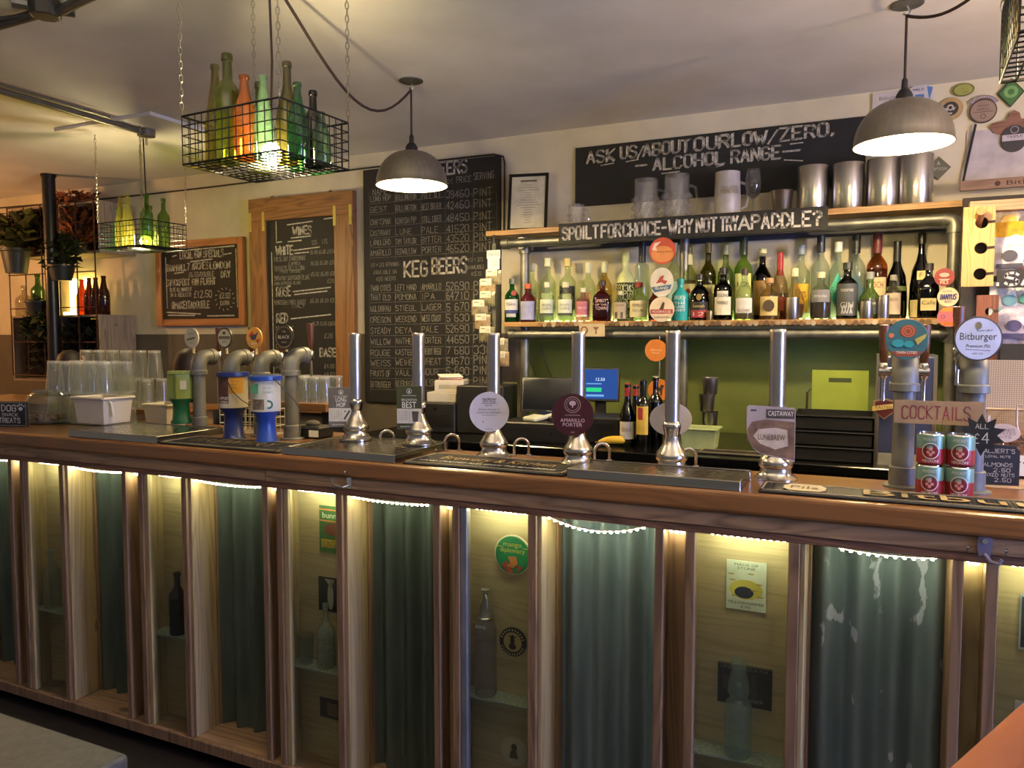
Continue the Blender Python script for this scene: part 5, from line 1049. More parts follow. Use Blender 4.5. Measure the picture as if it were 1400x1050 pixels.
hang(1297, 433, 16, 4.14, 'pink and orange round badge hung lowest on the right post', [('disc', flat('#c9687a', .5), 0), ('orange_band', flat('#d0802e', .5), lambda m, r: m.prism([(-r * .75, -r * .5), (r * .75, -r * .5), (r * .45, -r * .88), (-r * .45, -r * .88)], 0, .0003).prism([(-r * .75, r * .5), (r * .75, r * .5), (r * .45, r * .88), (-r * .45, r * .88)], 0, .0003)), ('violet_motif', flat('#6a4a8a', .5), lambda m, r: m.ringp(-r * .5, 0, r * .12, r * .2, 0).ringp(r * .5, r * .1, r * .12, r * .2, 0)), ('lettering', flat('#b8482a', .5), lambda m, r: m.type('DEYA', 0, -r * .76, r * .26, r * .8))])
t, W, H, y = poster(792, 443, 827, 460, 4.175, 'small cream card pinned on the lower shelf lip', flat('#b5a584', .7), 'shelf_card', .002, 'card')
add(MB().ringp(W * .2, H * .5, H * .2, H * .32, y).prism([(W * .62, H * .2), (W * .7, H * .2), (W * .68, H * .5), (W * .78, H * .75), (W * .54, H * .75), (W * .64, H * .5)], y, y + .0002), 'print', flat('#7a4a3c', .6), t)
# ================================================================ things on the back counter
def cpos(px, Y): return (aty(px, 560, Y).x, Y, CT)
# till drawer / printer stack
p = cpos(640, 3.95); t = thing('till_cabinet', 'matt black till cabinet left of the white round clip', 'till', p, R(8))
zt = aty(640, 527, 3.85).z - CT
add(MB().b2(-.02, .26, -.14, .14, 0, zt), 'body', M_BLACK, t, bev=.006); add(MB().b2(-.26, -.021, -.16, .12, 0, zt - .10), 'lower_body', M_BLACK, t, bev=.006)
add(MB().b2(-.24, -.04, -.163, -.161, .04, zt - .16), 'drawer_front', flat('#1d1b1b', .3), t); add(MB().disc(-.14, zt - .13, .012, .006, -.165, -.16, 12), 'lock', M_CHROME, t)
q = (p[0] - .13, p[1] - .02, CT + zt - .10)
t = thing('card_box', 'white card box on the till, lower of two', 'box', q, R(8)); add(MB().b2(-.09, .09, -.09, .09, 0, .055), 'body', flat('#bdb7a8', .6, 0, .04), t, bev=.002)
t = thing('card_box', 'white card box with folded receipts on top, upper of two', 'box', (q[0] + .02, q[1] + .02, q[2] + .0555), R(20)); add(MB().b2(-.085, .085, -.09, .09, 0, .068), 'body', flat('#c2bcac', .6, 0, .04), t, bev=.002)
add(MB().b2(-.06, .06, -.091, -.0902, .02, .045), 'label', flat('#a39c8a', .6), t)
t = thing('receipt_bundle', 'folded white receipts with a red edge on the card boxes', 'receipts', (q[0] + .02, q[1] + .02, q[2] + .124), R(35))
for k in range(4): add(MB().at(Matrix.Rotation(R(-8 + 6 * k), 4, 'Z') @ Matrix.Rotation(R(10), 4, 'X')).b2(-.075, .06, -.04, .05, .008 + .005 * k, .010 + .005 * k), 'sheet', M_PAPER if k % 2 else flat('#b56a66', .7), t)
# screens
def screen(px0, py0, px1, py1, Y, label, on):
    a = aty(px0, py1, Y); b = aty(px1, py0, Y); W = b.x - a.x; H = b.z - a.z
    t = thing('till_screen', label, 'screen', (a.x + W / 2, Y, CT), R(12)); z0 = a.z - CT
    add(MB().b2(-.09, .09, -.02, .14, 0, .02), 'foot', M_BLACK, t, bev=.004); add(MB().b2(-.03, .03, .03, .06, .02, z0 + H * .5), 'stand', M_BLACK, t)
    rot = Matrix.Translation((0, 0, z0)) @ Matrix.Rotation(R(-12), 4, 'X')
    add(MB().at(rot).b2(-W / 2, W / 2, 0, .02, 0, H), 'bezel', M_BLACKG, t, bev=.004)
    if on:
        add(MB().at(rot).b2(-W / 2 + .012, W / 2 - .012, -.002, 0, .014, H - .012), 'display', emit('#2c4c8f', .55, 'screen_blue'), t)
        add(MB().at(rot).b2(-W / 2 + .03, W / 2 - .10, -.003, -.002, H * .28, H * .40), 'green_button', emit('#28b070', .8, 'screen_green'), t)
        add(MB().at(rot).b2(-W / 2 + .03, W * .1, -.003, -.002, H * .14, H * .2).b2(-W / 2 + .03, W / 2 - .10, -.003, -.002, H * .5, H * .53), 'text_rows', emit('#6aa0d8', .6, 'screen_rows'), t)
        add(MB().at(rot).type('12.50', 0, H * .6, H * .09, None, -.003), 'figures', emit('#c9dcf5', .7, 'screen_text'), t)
    else: add(MB().at(rot).b2(-W / 2 + .012, W / 2 - .012, -.002, 0, .014, H - .012), 'display', flat('#07080a', .08), t)
    return t
screen(714, 516, 779, 562, 4.0, 'dark reflective till screen left of the maroon clip', False)
screen(795, 502, 846, 548, 4.05, 'lit blue till screen with a green button', True)
p = cpos(815, 4.0); t = thing('cash_till', 'black till base under the lit blue screen', 'till', (p[0], 3.88, CT), R(8)); add(MB().b2(-.19, .19, -.14, .14, 0, .13), 'body', M_BLACK, t, bev=.008); add(MB().b2(-.16, .16, -.143, -.141, .03, .10), 'drawer_front', flat('#1b1a1b', .3), t)
p = aty(738, 567, 3.72); t = thing('drawer_unit', 'low black drawer unit under the card reader', 'drawer unit', (p.x, 3.74, CT), R(4)); zz = aty(738, 578, 3.64).z - CT
add(MB().b2(-.19, .19, -.12, .14, 0, zz), 'body', M_BLACK, t, bev=.006); add(MB().b2(-.17, .17, -.123, -.121, .02, zz - .02), 'drawer_front', flat('#1d1c1c', .35), t); add(MB().tube([(.1, -.124, zz * .5), (.1, -.135, zz * .5)], .006, 8), 'key', M_CHROME, t)
t = thing('card_reader', 'white card payment reader with a blue screen on the drawer unit', 'card reader', (p.x, 3.74, CT + zz), R(-25)); 
add(MB().at(Matrix.Rotation(R(8), 4, 'X')).b2(-.05, .05, -.09, .09, .012, .035), 'body', flat('#c4c7b4', .4, 0, .03), t, bev=.01, segs=2); add(MB().at(Matrix.Rotation(R(8), 4, 'X')).b2(-.04, .04, -.01, .07, .035, .0365), 'display', flat('#1c2447', .2), t)
add(MB().at(Matrix.Rotation(R(8), 4, 'X')).b2(-.045, .045, -.08, .08, .0, .012), 'underside', M_BLACK, t)
mb = MB()
p = cpos(842, 3.68); t = thing('banana', 'yellow banana lying on the back counter', 'banana', (p[0], 3.68, CT + .02), R(20))
pts = [(-.085 + .17 * k / 10, .0, .012 * math.sin(math.pi * k / 10)) for k in range(11)]
add(MB().tube(pts, [.006, .012, .017, .019, .02, .02, .02, .019, .016, .010, .004], 10), 'peel', flat('#d0a82c', .5, 0, .08), t, smooth=True); add(MB().tube([(-.10, 0, -.004), (-.085, 0, 0)], .004, 6), 'stem', flat('#5a4418', .7), t)
# wine bottles
bottle('burgundy', cpos(858, 3.72), aty(858, 525, 3.72).z - CT, .040, '#26301a', 'dark wine bottle with a red top and cream label on the counter', cap='#9c2f2a', capz=.80, labels=[(.12, .40, '#c9c4b0', 60)], texts=[('ROUGE-BIS', .24, .06, '#8a2f34')])
bottle('bordeaux', cpos(879, 3.70), aty(879, 520, 3.70).z - CT, .040, '#12160f', 'dark wine bottle with a yellow and red label on the counter', labels=[(.2, .62, '#c7a93c', 45)], cap='#151512', capz=.75, extra=lambda t, H, r: (add(MB().patch(r * 1.03, .42 * H, .60 * H, -30, 5, 6), 'red_motif', flat('#a83a34', .5), t)))
bottle('burgundy', cpos(869, 3.86), aty(869, 527, 3.86).z - CT, .038, '#20281a', 'dark wine bottle with a red top behind the cream-labelled one', cap='#8f2f2c', capz=.82, labels=[(.1, .38, '#b8b4a0', 60)])
bottle('bordeaux', cpos(896, 3.84), aty(894, 515, 3.84).z - CT, .038, '#0f120d', 'black wine bottle with a pale top behind the yellow-labelled one', cap='#8a9470', capz=.93)
tub((cpos(958, 3.80)[0], 3.80, CT), .17, .14, aty(958, 585, 3.8).z - CT, 'small pale green tub behind the pump with the pale oval clip', False, flat('#9aa878', .5))
# stacked shaker tins
p = cpos(968, 3.92); zc = CT
for k, lb in enumerate(('lowest', 'second', 'third', 'topmost')):
    H = .085; cup((p[0] + (.01 if k % 2 else -.005), 3.92, zc + (.0 if not k else .0)), .030 if k == 0 else .034, .041 if k else .036, H, f'steel cocktail cup nested in the leaning stack, {lb} of four', M_STEEL, 'cocktail_cup', 'cup', 'stacked steel cocktail cups'); zc += .0855
t, W, D = (lambda r: r)(mat_(0, .34, 0, .12, 'black bar mat on the back counter under the steel cups')); t.location = (cpos(960, 3.6)[0] - .02, 3.6, CT)
# chopping board on crates
a = cpos(1140, 3.72); zs = [CT]
for k, lb in enumerate(('bottom', 'middle', 'top')):
    z = zs[-1]; t = thing('crate_tray', f'black plastic stacking tray, {lb} one of three', 'tray', (a[0], 3.74, z), 0, 'black stacking trays'); W, D, H = .33, .30, .068
    add(MB().b2(-W / 2, W / 2, -D / 2, D / 2, 0, .006).b2(-W / 2, W / 2, -D / 2, -D / 2 + .008, 0, H).b2(-W / 2, W / 2, D / 2 - .008, D / 2, 0, H).b2(-W / 2, -W / 2 + .008, -D / 2, D / 2, 0, H).b2(W / 2 - .008, W / 2, -D / 2, D / 2, 0, H), 'tray', M_BLACK, t)
    add(MB().tube([(-W / 2, -D / 2 - .003, H - .006), (W / 2, -D / 2 - .003, H - .006)], .006, 8), 'lip', M_BLACKG, t); zs.append(z + H + .0005)
b0 = aty(1109, 578, 3.93); b1 = aty(1188, 507, 3.93)
t = thing('chopping_board', 'lime green chopping board with a handle slot leaning behind the trays', 'chopping board', ((b0.x + b1.x) / 2, 3.93, CT)); W = b1.x - b0.x; H = b1.z - CT
lime = flat('#93a546', .45, 0, .06, 9)
# board with a real slot: four pieces around the hole merged into one panel
sx, sz0, sz1 = .05, H - .058, H - .036
add(MB().b2(-W / 2, W / 2, 0, .012, 0, sz0).b2(-W / 2, W / 2, 0, .012, sz1, H).b2(-W / 2, -sx, 0, .012, sz0, sz1).b2(sx, W / 2, 0, .012, sz0, sz1), 'panel', lime, t)
p = cpos(1103, 4.1); solo(MB().tube([(0, 0, 0), (0, 0, .27), (.03, 0, .30), (.10, 0, .30)], .006, 8), 'bent_tap', 'thin bent chrome pipe left of the lime chopping board', 'pipe', M_CHROME, p)
# cooler tower
a = aty(1196, 640, 3.62); b = aty(1281, 487, 3.62); W = b.x - a.x; H = b.z - CT
t = thing('cooler_tower', 'glossy blue-grey cooler tower with a dark red shield behind the right taps', 'cooler', (a.x + W / 2, 3.62, CT))
add(MB().b2(-W / 2, W / 2, 0, .30, .012, H), 'case', flat('#3c4468', .25, .2, .06), t, bev=.008)
add(MB().b2(-W / 2 - .004, -W / 2 + .01, -.004, .30, 0, H + .004).b2(W / 2 - .01, W / 2 + .004, -.004, .30, 0, H + .004), 'edge_trim', M_STEEL, t)
add(MB().b2(-W / 2 + .01, W / 2 - .01, -.006, .0, .0, .05), 'check_base', flat('#8c8c84', .5), t)
sx_ = aty(1209, 558, 3.61).x - a.x - W / 2; sz_ = aty(1209, 558, 3.61).z - CT
pl = [(-.042, .03), (0, .042), (.042, .03), (.04, -.015), (0, -.05), (-.04, -.015)]
add(MB().prism([(sx_ + x, sz_ + z) for x, z in pl], -.006, 0), 'shield', flat('#8a7a5a', .4), t); add(MB().prism([(sx_ + x * .86, sz_ + z * .86) for x, z in pl], -.0075, -.006), 'shield_face', flat('#4a1420', .4), t)
add(MB().prism([(sx_ - .046, sz_ - .014), (sx_ + .046, sz_ + .002), (sx_ + .046, sz_ + .022), (sx_ - .046, sz_ + .006)], -.0088, -.0075), 'banner', flat('#c4ad6a', .5), t); add(MB().type('KASTEEL', sx_, sz_ - .003, .012, .07, -.0095), 'lettering', flat('#2a1a12', .5), t)
p = aty(1208, 475, 3.78); t = thing('bucket', 'lime green plastic bucket on top of the cooler tower', 'bucket', (a.x + .09, 3.77, CT + H)); h_ = aty(1208, 470, 3.7).z - CT - H
add(MB().lathe([(.062, 0), (.066, .003), (.076, max(.05, h_)), (.081, max(.05, h_)), (.081, max(.055, h_ + .008)), (.073, max(.055, h_ + .008)), (.06, .008), (.001, .008)], 28), 'body', flat('#8fb03c', .45), t, smooth=True)
# small note on the wall and dangling cables
t, W, H, y = poster(688, 522, 707, 544, 4.495, 'pale handwritten note pinned beside the left shelf post', flat('#b9b88a', .7), 'note', .002, 'note'); mb = MB()
for k in range(4): mb.line(W * .1, H * (.8 - .18 * k), W * (.5 + .1 * (k % 3)), H * (.8 - .18 * k), .003, y)
add(mb, 'handwriting', flat('#6a6850', .7), t)
for px, lb in ((718, 'thin black cable hanging left of the dark till screen'), (738, 'thin black cable hanging behind the dark till screen')):
    q = aty(px, 470, 4.47); solo(MB().tube([(0, 0, 0), (.04, 0, -.12), (.12, 0, -.30), (.19, -.04, -.42), (.22, -.1, q.z * 0 - .5)], .003, 6), 'cable', lb, 'cable', M_BLACK, (q.x, 4.47, q.z))
# ================================================================ snack strip on the left pipe end
sx = aty(672, 350, 4.12).x; z0 = aty(672, 346, 4.12).z
t = thing('snack_strip', 'clear hanging clip strip with a pale header on the shelf end', 'display strip', (sx, 4.15, z0))
add(MB().b2(-.006, .006, 0, .075, TZ - .034 - z0, TZ - .0301 - z0).b2(-.006, .006, 0, .003, .06, TZ - .031 - z0), 'hook', M_CHROME, t); add(MB().b2(-.012, .012, 0, .002, -.66, .06), 'strip', glass('#dfe0d0', .2), t); add(MB().b2(-.045, .045, -.004, 0, -.03, .02), 'header_card', flat('#aebcc4', .5), t)
add(MB().stroke('SNACKS', -.035, -.015, .018, .07, .002, -.0048), 'header_lettering', flat('#6d7f8f', .6), t)
random.seed(11)
sy = [372, 385, 402, 414, 433, 450, 466, 484]
off = [4, -4, -4, -14, -10, -4, 14, 16]
def packet(loc, rz, label, tint):
    t = thing('snack_packet', label, 'packet', loc, rz, 'snack packets on the hanging strip'); W, H = .105, .085
    mb = MB(); n = 6; g = []
    for j in range(n + 1):
        for i in range(n + 1):
            u, v = i / n, j / n; e = math.sin(math.pi * u) * math.sin(math.pi * v)
            g.append([mb.pt(((u - .5) * W, -s * .016 * e ** .6 - (.001 if s > 0 else 0) + random.uniform(-.002, .002) * e, -H * (1 - v))) for s in (1, -1)])
    for j in range(n):
        for i in range(n):
            a = j * (n + 1) + i; q = [a, a + 1, a + n + 2, a + n + 1]; mb.f.append([g[k][0] for k in q]); mb.f.append([g[k][1] for k in q[::-1]])
    add(mb, 'bag', flat(tint, .3, 0, .25, 50), t, smooth=True)
    add(MB().b2(-.038, .034, -.0195, -.0185, -.035, .005), 'price_label', flat('#cfcab4', .6), t); add(MB().type('12', .016, -.028, .016, None, -.0202).line(-.03, -.01, .0, -.01, .004, -.0202), 'price_print', flat('#3c3a30', .6), t)
    return t
for k, (py, dx) in enumerate(zip(sy, off)):
    q = aty(668 + dx, py - 3, 4.10); packet((q.x, 4.125 - .002 * k, q.z), R(random.uniform(-15, 15)), f'clear snack packet with a white price label, {ORD[k]} from the top of the strip', ('#8f8468', '#a08a66', '#7f7a58')[k % 3])
t, W, H, y = poster(667, 352, 683, 368, 4.11, 'tilted white price tag near the top of the snack strip', M_PAPER, 'price_tag', .002, 'tag')
add(MB().type('SNACKS', W * .5, H * .55, H * .16, W * .7, y).type('1.50', W * .5, H * .25, H * .2, W * .6, y), 'print', flat('#4a4a4a', .6), t)
# ================================================================ right end: paddles, packs, plaques
def paddle(px0, py0, px1, py1, Y, label, mat, holes, peg=None):
    a = aty(px0, py1, Y); b = aty(px1, py0, Y); W = b.x - a.x; H = b.z - a.z
    t = thing('tasting_paddle', label, 'paddle', (a.x, Y, a.z))
    mb = MB(); th = .022; rr = W * .22; cx = W * .56; n = 20
    # panel tiled around round holes, each hole a real opening
    zs = [0] + [H * (q + r) / 2 for q, r in zip(holes, holes[1:])] + [H]
    for k, hz_ in enumerate(holes):
        lo, hi = zs[k], zs[k + 1]; cz = H * hz_; ring = []
        for q in range(n):
            an = 2 * math.pi * (q + .5) / n; ca, sa = math.cos(an), math.sin(an)
            s = min([v for v in [((W - cx) / ca if ca > 1e-6 else (-cx / ca if ca < -1e-6 else 9)), ((hi - cz) / sa if sa > 1e-6 else ((lo - cz) / sa if sa < -1e-6 else 9))]])
            ring.append(((cx + rr * ca, cz + rr * sa), (cx + ca * s, cz + sa * s)))
        corners = [(W, hi), (0, hi), (0, lo), (W, lo)]
        V = [[mb.pt((x, y, z)) for y in (0, th) for x, z in rg] for rg in ring]   # inner front, outer front, inner back, outer back
        for q in range(n):
            A, B = V[q], V[(q + 1) % n]
            mb.f.append([A[0], A[1], B[1], B[0]]); mb.f.append([A[2], B[2], B[3], A[3]]); mb.f.append([A[0], B[0], B[2], A[2]]); mb.f.append([A[1], A[3], B[3], B[1]])
            (x1_, z1_), (x2_, z2_) = ring[q][1], ring[(q + 1) % n][1]
            for c in corners:
                if (abs(x1_ - c[0]) < 1e-6 and abs(z2_ - c[1]) < 1e-6) or (abs(x2_ - c[0]) < 1e-6 and abs(z1_ - c[1]) < 1e-6):
                    if not (abs(x1_ - x2_) < 1e-6 or abs(z1_ - z2_) < 1e-6):
                        f0 = mb.pt((c[0], 0, c[1])); f1 = mb.pt((c[0], th, c[1])); mb.f.append([A[1], f0, B[1]]); mb.f.append([A[3], B[3], f1])
    add(mb, 'board', mat, t)
    add(MB().b2(-.006, 0, -.002, th + .002, 0, H), 'edge_strip', mat, t)
    mb = MB()
    for hz_ in holes: mb.quad([(cx + rr * .9, -.0006, H * hz_ - .006), (W, -.0006, H * hz_ - .004), (W, -.0006, H * hz_ + .008), (cx + rr * .9, -.0006, H * hz_ + .006)])
    add(mb, 'slots', flat('#2a1a12', .8), t)
    return t, W, H
lp, W, H = paddle(1316, 281, 1362, 392, 3.97, 'pale wooden beer-tasting paddle with three round holes on the wall corner', wood('pale_paddle', '#b3905e', '#8f6a3c', 'z', 1.0, .5, False), (.155, .48, .80))
q = aty(1340, 296, 3.95); solo(MB().tube([(0, .12, -.02), (0, -.04, .03)], .019, 14), 'peg', 'round wooden peg sticking through the top hole of the pale paddle', 'peg', wood('peg_wood', '#a8744c', '#7a4c2c', 'y', 1, .6, False), (q.x, 3.96, q.z - .01))
paddle(1334, 403, 1366, 515, 3.96, 'dark wooden beer-tasting paddle below the pale one', wood('dark_paddle', '#6e3f2c', '#47241a', 'z', 1.0, .5, False), (.12, .45, .80))
bk = aty(1312, 400, 4.16)
add(MB().b2(bk.x, 3.45, 4.14, 4.17, CT, TZ), 'side_partition', flat('#1f1a1a', .7)); tag(bpy.data.objects['side_partition'], 'dark partition behind the paddles and crisp packs', 'partition')
def plaque(px0, py0, px1, py1, Y, label, mat, name, cat, th=.02):
    a = aty(px0, py1, Y); b = aty(px1, py0, Y); t = thing(name, label, cat, (a.x, Y, a.z)); W, H = b.x - a.x, b.z - a.z
    add(MB().b2(0, W, -th, 0, 0, H), 'plank', mat, t, bev=.001); return t, W, H, -th - .0006
t, W, H, y = plaque(1312, 236, 1480, 262, 4.30, 'brown wooden plank burnt with black gothic lettering at the right edge', wood('brown_plaque', '#7d604f', '#54392e', 'x', .8, .6, False), 'wooden_plaque', 'sign')
add(MB().type('Bitburger', W * .62, H * .28, H * .46, W * .46, y), 'burnt_lettering', flat('#241310', .7), t); add(MB().disc(W * .315, H * .48, H * .26, H * .26, y, y + .0004), 'burnt_emblem', flat('#3a211a', .7), t)
t, W, H, y = plaque(1324, 268, 1480, 292, 4.06, 'pale rough wooden beam over the crisp packs', wood('rough_beam', '#b08a6c', '#8a6248', 'x', .7, .7), 'wooden_beam', 'beam', .05)
t, W, H, y = plaque(1362, 366, 1470, 394, 3.98, 'black board lettered SA at the right edge among the crisp packs', flat('#15151c', .5), 'snack_sign', 'sign', .008)
add(MB().stroke('.SA', W * -.02, H * .16, H * .66, W * .52, H * .13, y, .1), 'lettering', flat('#b8b4c0', .8), t)
t, W, H, y = plaque(1365, 470, 1402, 497, 3.95, 'small black box below the crisp packs', M_BLACK, 'black_box', 'box', .04)
random.seed(5)
PK = [(1372, 300, '#c9b58f', '#c49a3a'), (1398, 300, '#c9c4cc', '#5c5660'), (1380, 328, '#c9982c', '#cfc4b0'), (1400, 332, '#d6cfd0', '#b84a5a'), (1372, 350, '#c6c4d2', '#35354a'), (1396, 352, '#b9b9cc', '#8a5a5a'), (1372, 410, '#d2d6d6', '#5b8f94'), (1398, 408, '#d6dada', '#4ea08c'), (1378, 445, '#b5aec4', '#3c3a66'), (1402, 446, '#b8a9a8', '#6a5a66')]
PN = ['gold and cream', 'grey and white', 'mustard yellow', 'white and red striped', 'white with a dark dot', 'lilac', 'white and teal striped', 'white and mint', 'pale mauve with a navy top', 'pinkish grey']
for k, (px, py, c1, c2) in enumerate(PK):
    q = aty(px + 9, py, 4.04); t = thing('crisp_pack', f'{PN[k]} crisp pack hanging at the right edge', 'packet', (q.x, 4.10 - .028 * (k // 2 % 3), q.z), R(random.uniform(-12, 12)), 'crisp packs at the right end')
    mb = MB(); n = 6; W, H = .15, .17; g = []
    for j in range(n + 1):
        for i in range(n + 1):
            u, v = i / n, j / n; e = (math.sin(math.pi * u) * math.sin(math.pi * v)) ** .5
            g.append([mb.pt(((u - .5) * W, -s * .022 * e + random.uniform(-.003, .003) * e, (v - .5) * H)) for s in (1, -1)])
    for j in range(n):
        for i in range(n):
            a = j * (n + 1) + i; qd = [a, a + 1, a + n + 2, a + n + 1]; mb.f.append([g[w_][0] for w_ in qd]); mb.f.append([g[w_][1] for w_ in qd[::-1]])
    add(mb, 'bag', flat(c1, .25, 0, .2, 30), t, smooth=True)
    add(MB().disc(0, 0, .03, .025, -.0265, -.025, 14).b2(-.05, .05, -.0262, -.025, -.055, -.035), 'print', flat(c2, .4), t)
# badges on the wall, top right
YB2 = 4.49
def wallb(px, py, r_, lb, lay, rx=1): return badge(px, py, r_, YB2, lb, lay, 'round_badge', 'badge', rx, group='pump clips on the right end of the wall')
t, W, H, y = poster(1193, 128, 1240, 150, YB2, 'pale printed card half hidden by the right pendant shade', flat('#b5aeae', .6), 'printed_card', .004, 'card'); add(MB().type('Bitburger', W * .5, H * .6, H * .18, W * .6, y), 'print', flat('#4a4448', .6), t)
wallb(1258, 131, 18, 'white and blue round badge behind the right pendant', [('disc', flat('#b5b2bd', .5), 0), ('blue_motif', flat('#4a6fa8', .5), lambda m, r: m.b2(-r * .4, r * .3, 0, .0003, -r * .5, r * .1).prism([(r * .5, r * .7), (r * .95, r * .6), (r * .7, -r * .5)], 0, .0003)), ('lettering', flat('#39303c', .5), lambda m, r: m.type('MILK', -r * .1, r * .4, r * .2, r * .9))])
wallb(1317, 123, 15, 'olive oval badge on the wall right of the pendant', [('disc', flat('#5a5c26', .5), 0), ('pale_motif', flat('#8f9148', .5), lambda m, r: m.disc(0, 0, r * .86, r * .55, 0, .0003)), ('print', flat('#4a4a1c', .5), lambda m, r: m.type('PALE', r * .2, -r * .35, r * .16, None))], .66)
wallb(1300, 149, 17, 'tan ring badge with a black and white centre', [('disc', flat('#a58a5c', .5), 0), ('dark_centre', flat('#2c2626', .5), lambda m, r: m.disc(-r * .05, 0, r * .66, r * .64, 0, .0003)), ('white_motif', flat('#b5aca6', .5), lambda m, r: m.ringp(-r * .05, r * .1, r * .15, r * .28, 0).prism([(-r * .5, r * .1), (-r * .3, -r * .2), (-r * .15, 0)], 0, .0002).prism([(r * .4, r * .1), (r * .2, -r * .2), (r * .05, 0)], 0, .0002).b2(-r * .2, r * .1, 0, .0002, -r * .5, -r * .36))])
t = wallb(1344, 152, 19, 'brown round badge with an arched top strip', [('disc', flat('#3a2824', .5), 0), ('face', flat('#8a7468', .5), lambda m, r: m.disc(0, 0, r * .92, r * .88, 0, .0003)), ('print', flat('#3a2a28', .6), lambda m, r: m.type('WINDSOR', 0, r * .35, r * .15, r * .8).type('ESPRESSO', 0, r * .05, r * .16, r * .9).line(-r * .7, -r * .08, r * .7, -r * .08, r * .04).ringp(0, -r * .45, r * .16, r * .2, 0)), ('arch_strip', flat('#776a78', .5), lambda m, r: m.ringp(0, 0, r * 1.02, r * 1.28, -.0002, 24, 32, 148)), ('arch_lettering', flat('#c0b5c0', .6), lambda m, r: [m.line(r * 1.08 * math.cos(R(a)), r * 1.08 * math.sin(R(a)), r * 1.2 * math.cos(R(a)), r * 1.2 * math.sin(R(a)), r * .05) for a in range(40, 144, 8)])])
t = wallb(1386, 190, 18, 'dark oval badge with a pale lettered band at the right edge', [('disc', flat('#23202e', .45), 0), ('pale_band', flat('#a9a2b0', .5), lambda m, r: m.b2(-r * .92, r * .92, 0, .0003, -r * .2, r * .35)), ('lettering', flat('#2a2630', .6), lambda m, r: m.type('TRIPLE', 0, r * .05, r * .22, r * 1.2)), ('ring', flat('#8a8494', .5), lambda m, r: m.ringp(0, r * .75, r * .26, r * .33, 0))], 1.18); t.location.y -= .008
def dia(px, py, w_, h_, lb, c, extra):
    p = aty(px, py, YB2); k = (aty(px + 1, py, YB2) - p).length; W, H = w_ * k / 2, h_ * k / 2
    t = thing('round_badge', lb, 'badge', (p.x, YB2, p.z - H), 0, 'pump clips on the right end of the wall'); add(MB().prism([(0, 0), (W, H), (0, 2 * H), (-W, H)], -.006, 0), 'plate', c, t); extra(t, W, H); return t
dia(1382, 127, 37, 46, 'green diamond badge at the right edge under the ceiling', flat('#142412', .5), lambda t, W, H: (add(MB().prism([(0, H * .1), (W * .88, H), (0, 1.9 * H), (-W * .88, H)], -.0068, -.006), 'green_face', flat('#3a6a33', .5), t), add(MB().ringp(0, H * 1.05, H * .2, H * .42, -.0076), 'ring_motif', flat('#6c9a5c', .5), t)))
dia(1283, 230, 34, 36, 'grey-green diamond badge with pale lettering beside the steel canisters', flat('#5c5b4a', .5), lambda t, W, H: add(MB().type('EMPTION', 0, H * .78, H * .26, W * 1.3, -.0068).prism([(-W * .14, H * 1.2), (0, H * 1.62), (W * .14, H * 1.2), (0, H * 1.36)], -.007, -.0062), 'lettering', flat('#a8a798', .6), t))
p = aty(1386, 165, YB2); t = thing('bottle_opener', 'brown wooden wing-shaped plaque above the dark oval badge', 'plaque', (p.x, YB2, p.z - .05)); 
add(MB().prism([(-.10, .03), (-.085, .0), (-.03, -.02), (.03, -.02), (.10, .0), (.10, .05), (.03, .055), (.022, .085), (0, .1), (-.022, .085), (-.03, .055), (-.09, .045)], -.007, 0), 'plate', wood('plaque_brown', '#7a5546', '#553528', 'x', 1, .6, False), t)
t, W, H, y = poster(1322, 180, 1480, 236, 4.495, 'pale blank panel on the wall above the plank burnt with lettering', flat('#aca5a8', .6), 'blank_panel', .004, 'panel')
solo(MB().tube([(0, 0, 0), (-.05, 0, -.30)], .006, 6), 'cable', 'black cable running down the pale wall panel', 'cable', M_BLACK, (aty(1334, 170, 4.48).x, 4.478, aty(1334, 170, 4.48).z))
# ================================================================ chalkboards on the back wall
def plane(px0, py_top, px1, py_bot, Y):
    a = aty(px0, py_bot, Y); zt = aty(px0, py_top, Y).z; b = aty(px1, py_bot, Y)
    return a.x, a.z, b.x - a.x, zt - a.z
x0, z0, W, H = plane(501, 233, 685, 549, 4.49)
t = thing('beer_board', 'tall blackboard chalked with the cask and keg beer list', 'blackboard', (x0, 4.492, z0))
add(MB().b2(0, W, -.012, .006, 0, H), 'board', M_BOARD, t, bev=.001)
yy = -.0128
def wr(mb, s, px0, px1, py, hpx, lw=None, jit=.25):    # chalk a word between two photo columns of the board
    a = aty(px0, py, 4.48); b = aty(px1, py, 4.48); h = aty(px0, py - hpx, 4.48).z - a.z
    mb.stroke(s, a.x - x0, a.z - z0, h, b.x - a.x, lw or h * .10, yy, jit)
ROWS = [('NAME', 'BREWERY', 'TYPE', '%', 'PRICE', 'SERVING'), None]
C0 = [(507, 538), (541, 573), (577, 607), (611, 620), (622, 645), (648, 676)]
head = MB(); wr(head, 'CASK', 535, 592, 254, 22, .020); wr(head, 'BEERS', 592, 638, 240, 17, .014, .12)
add(head, 'chalk_heading', M_CHALK, t); head = MB(); wr(head, 'KEG', 553, 584, 378, 20, .015, .12); wr(head, 'BEERS', 591, 638, 374, 20, .015, .12)
add(head, 'chalk_heading', M_CHALK, t)
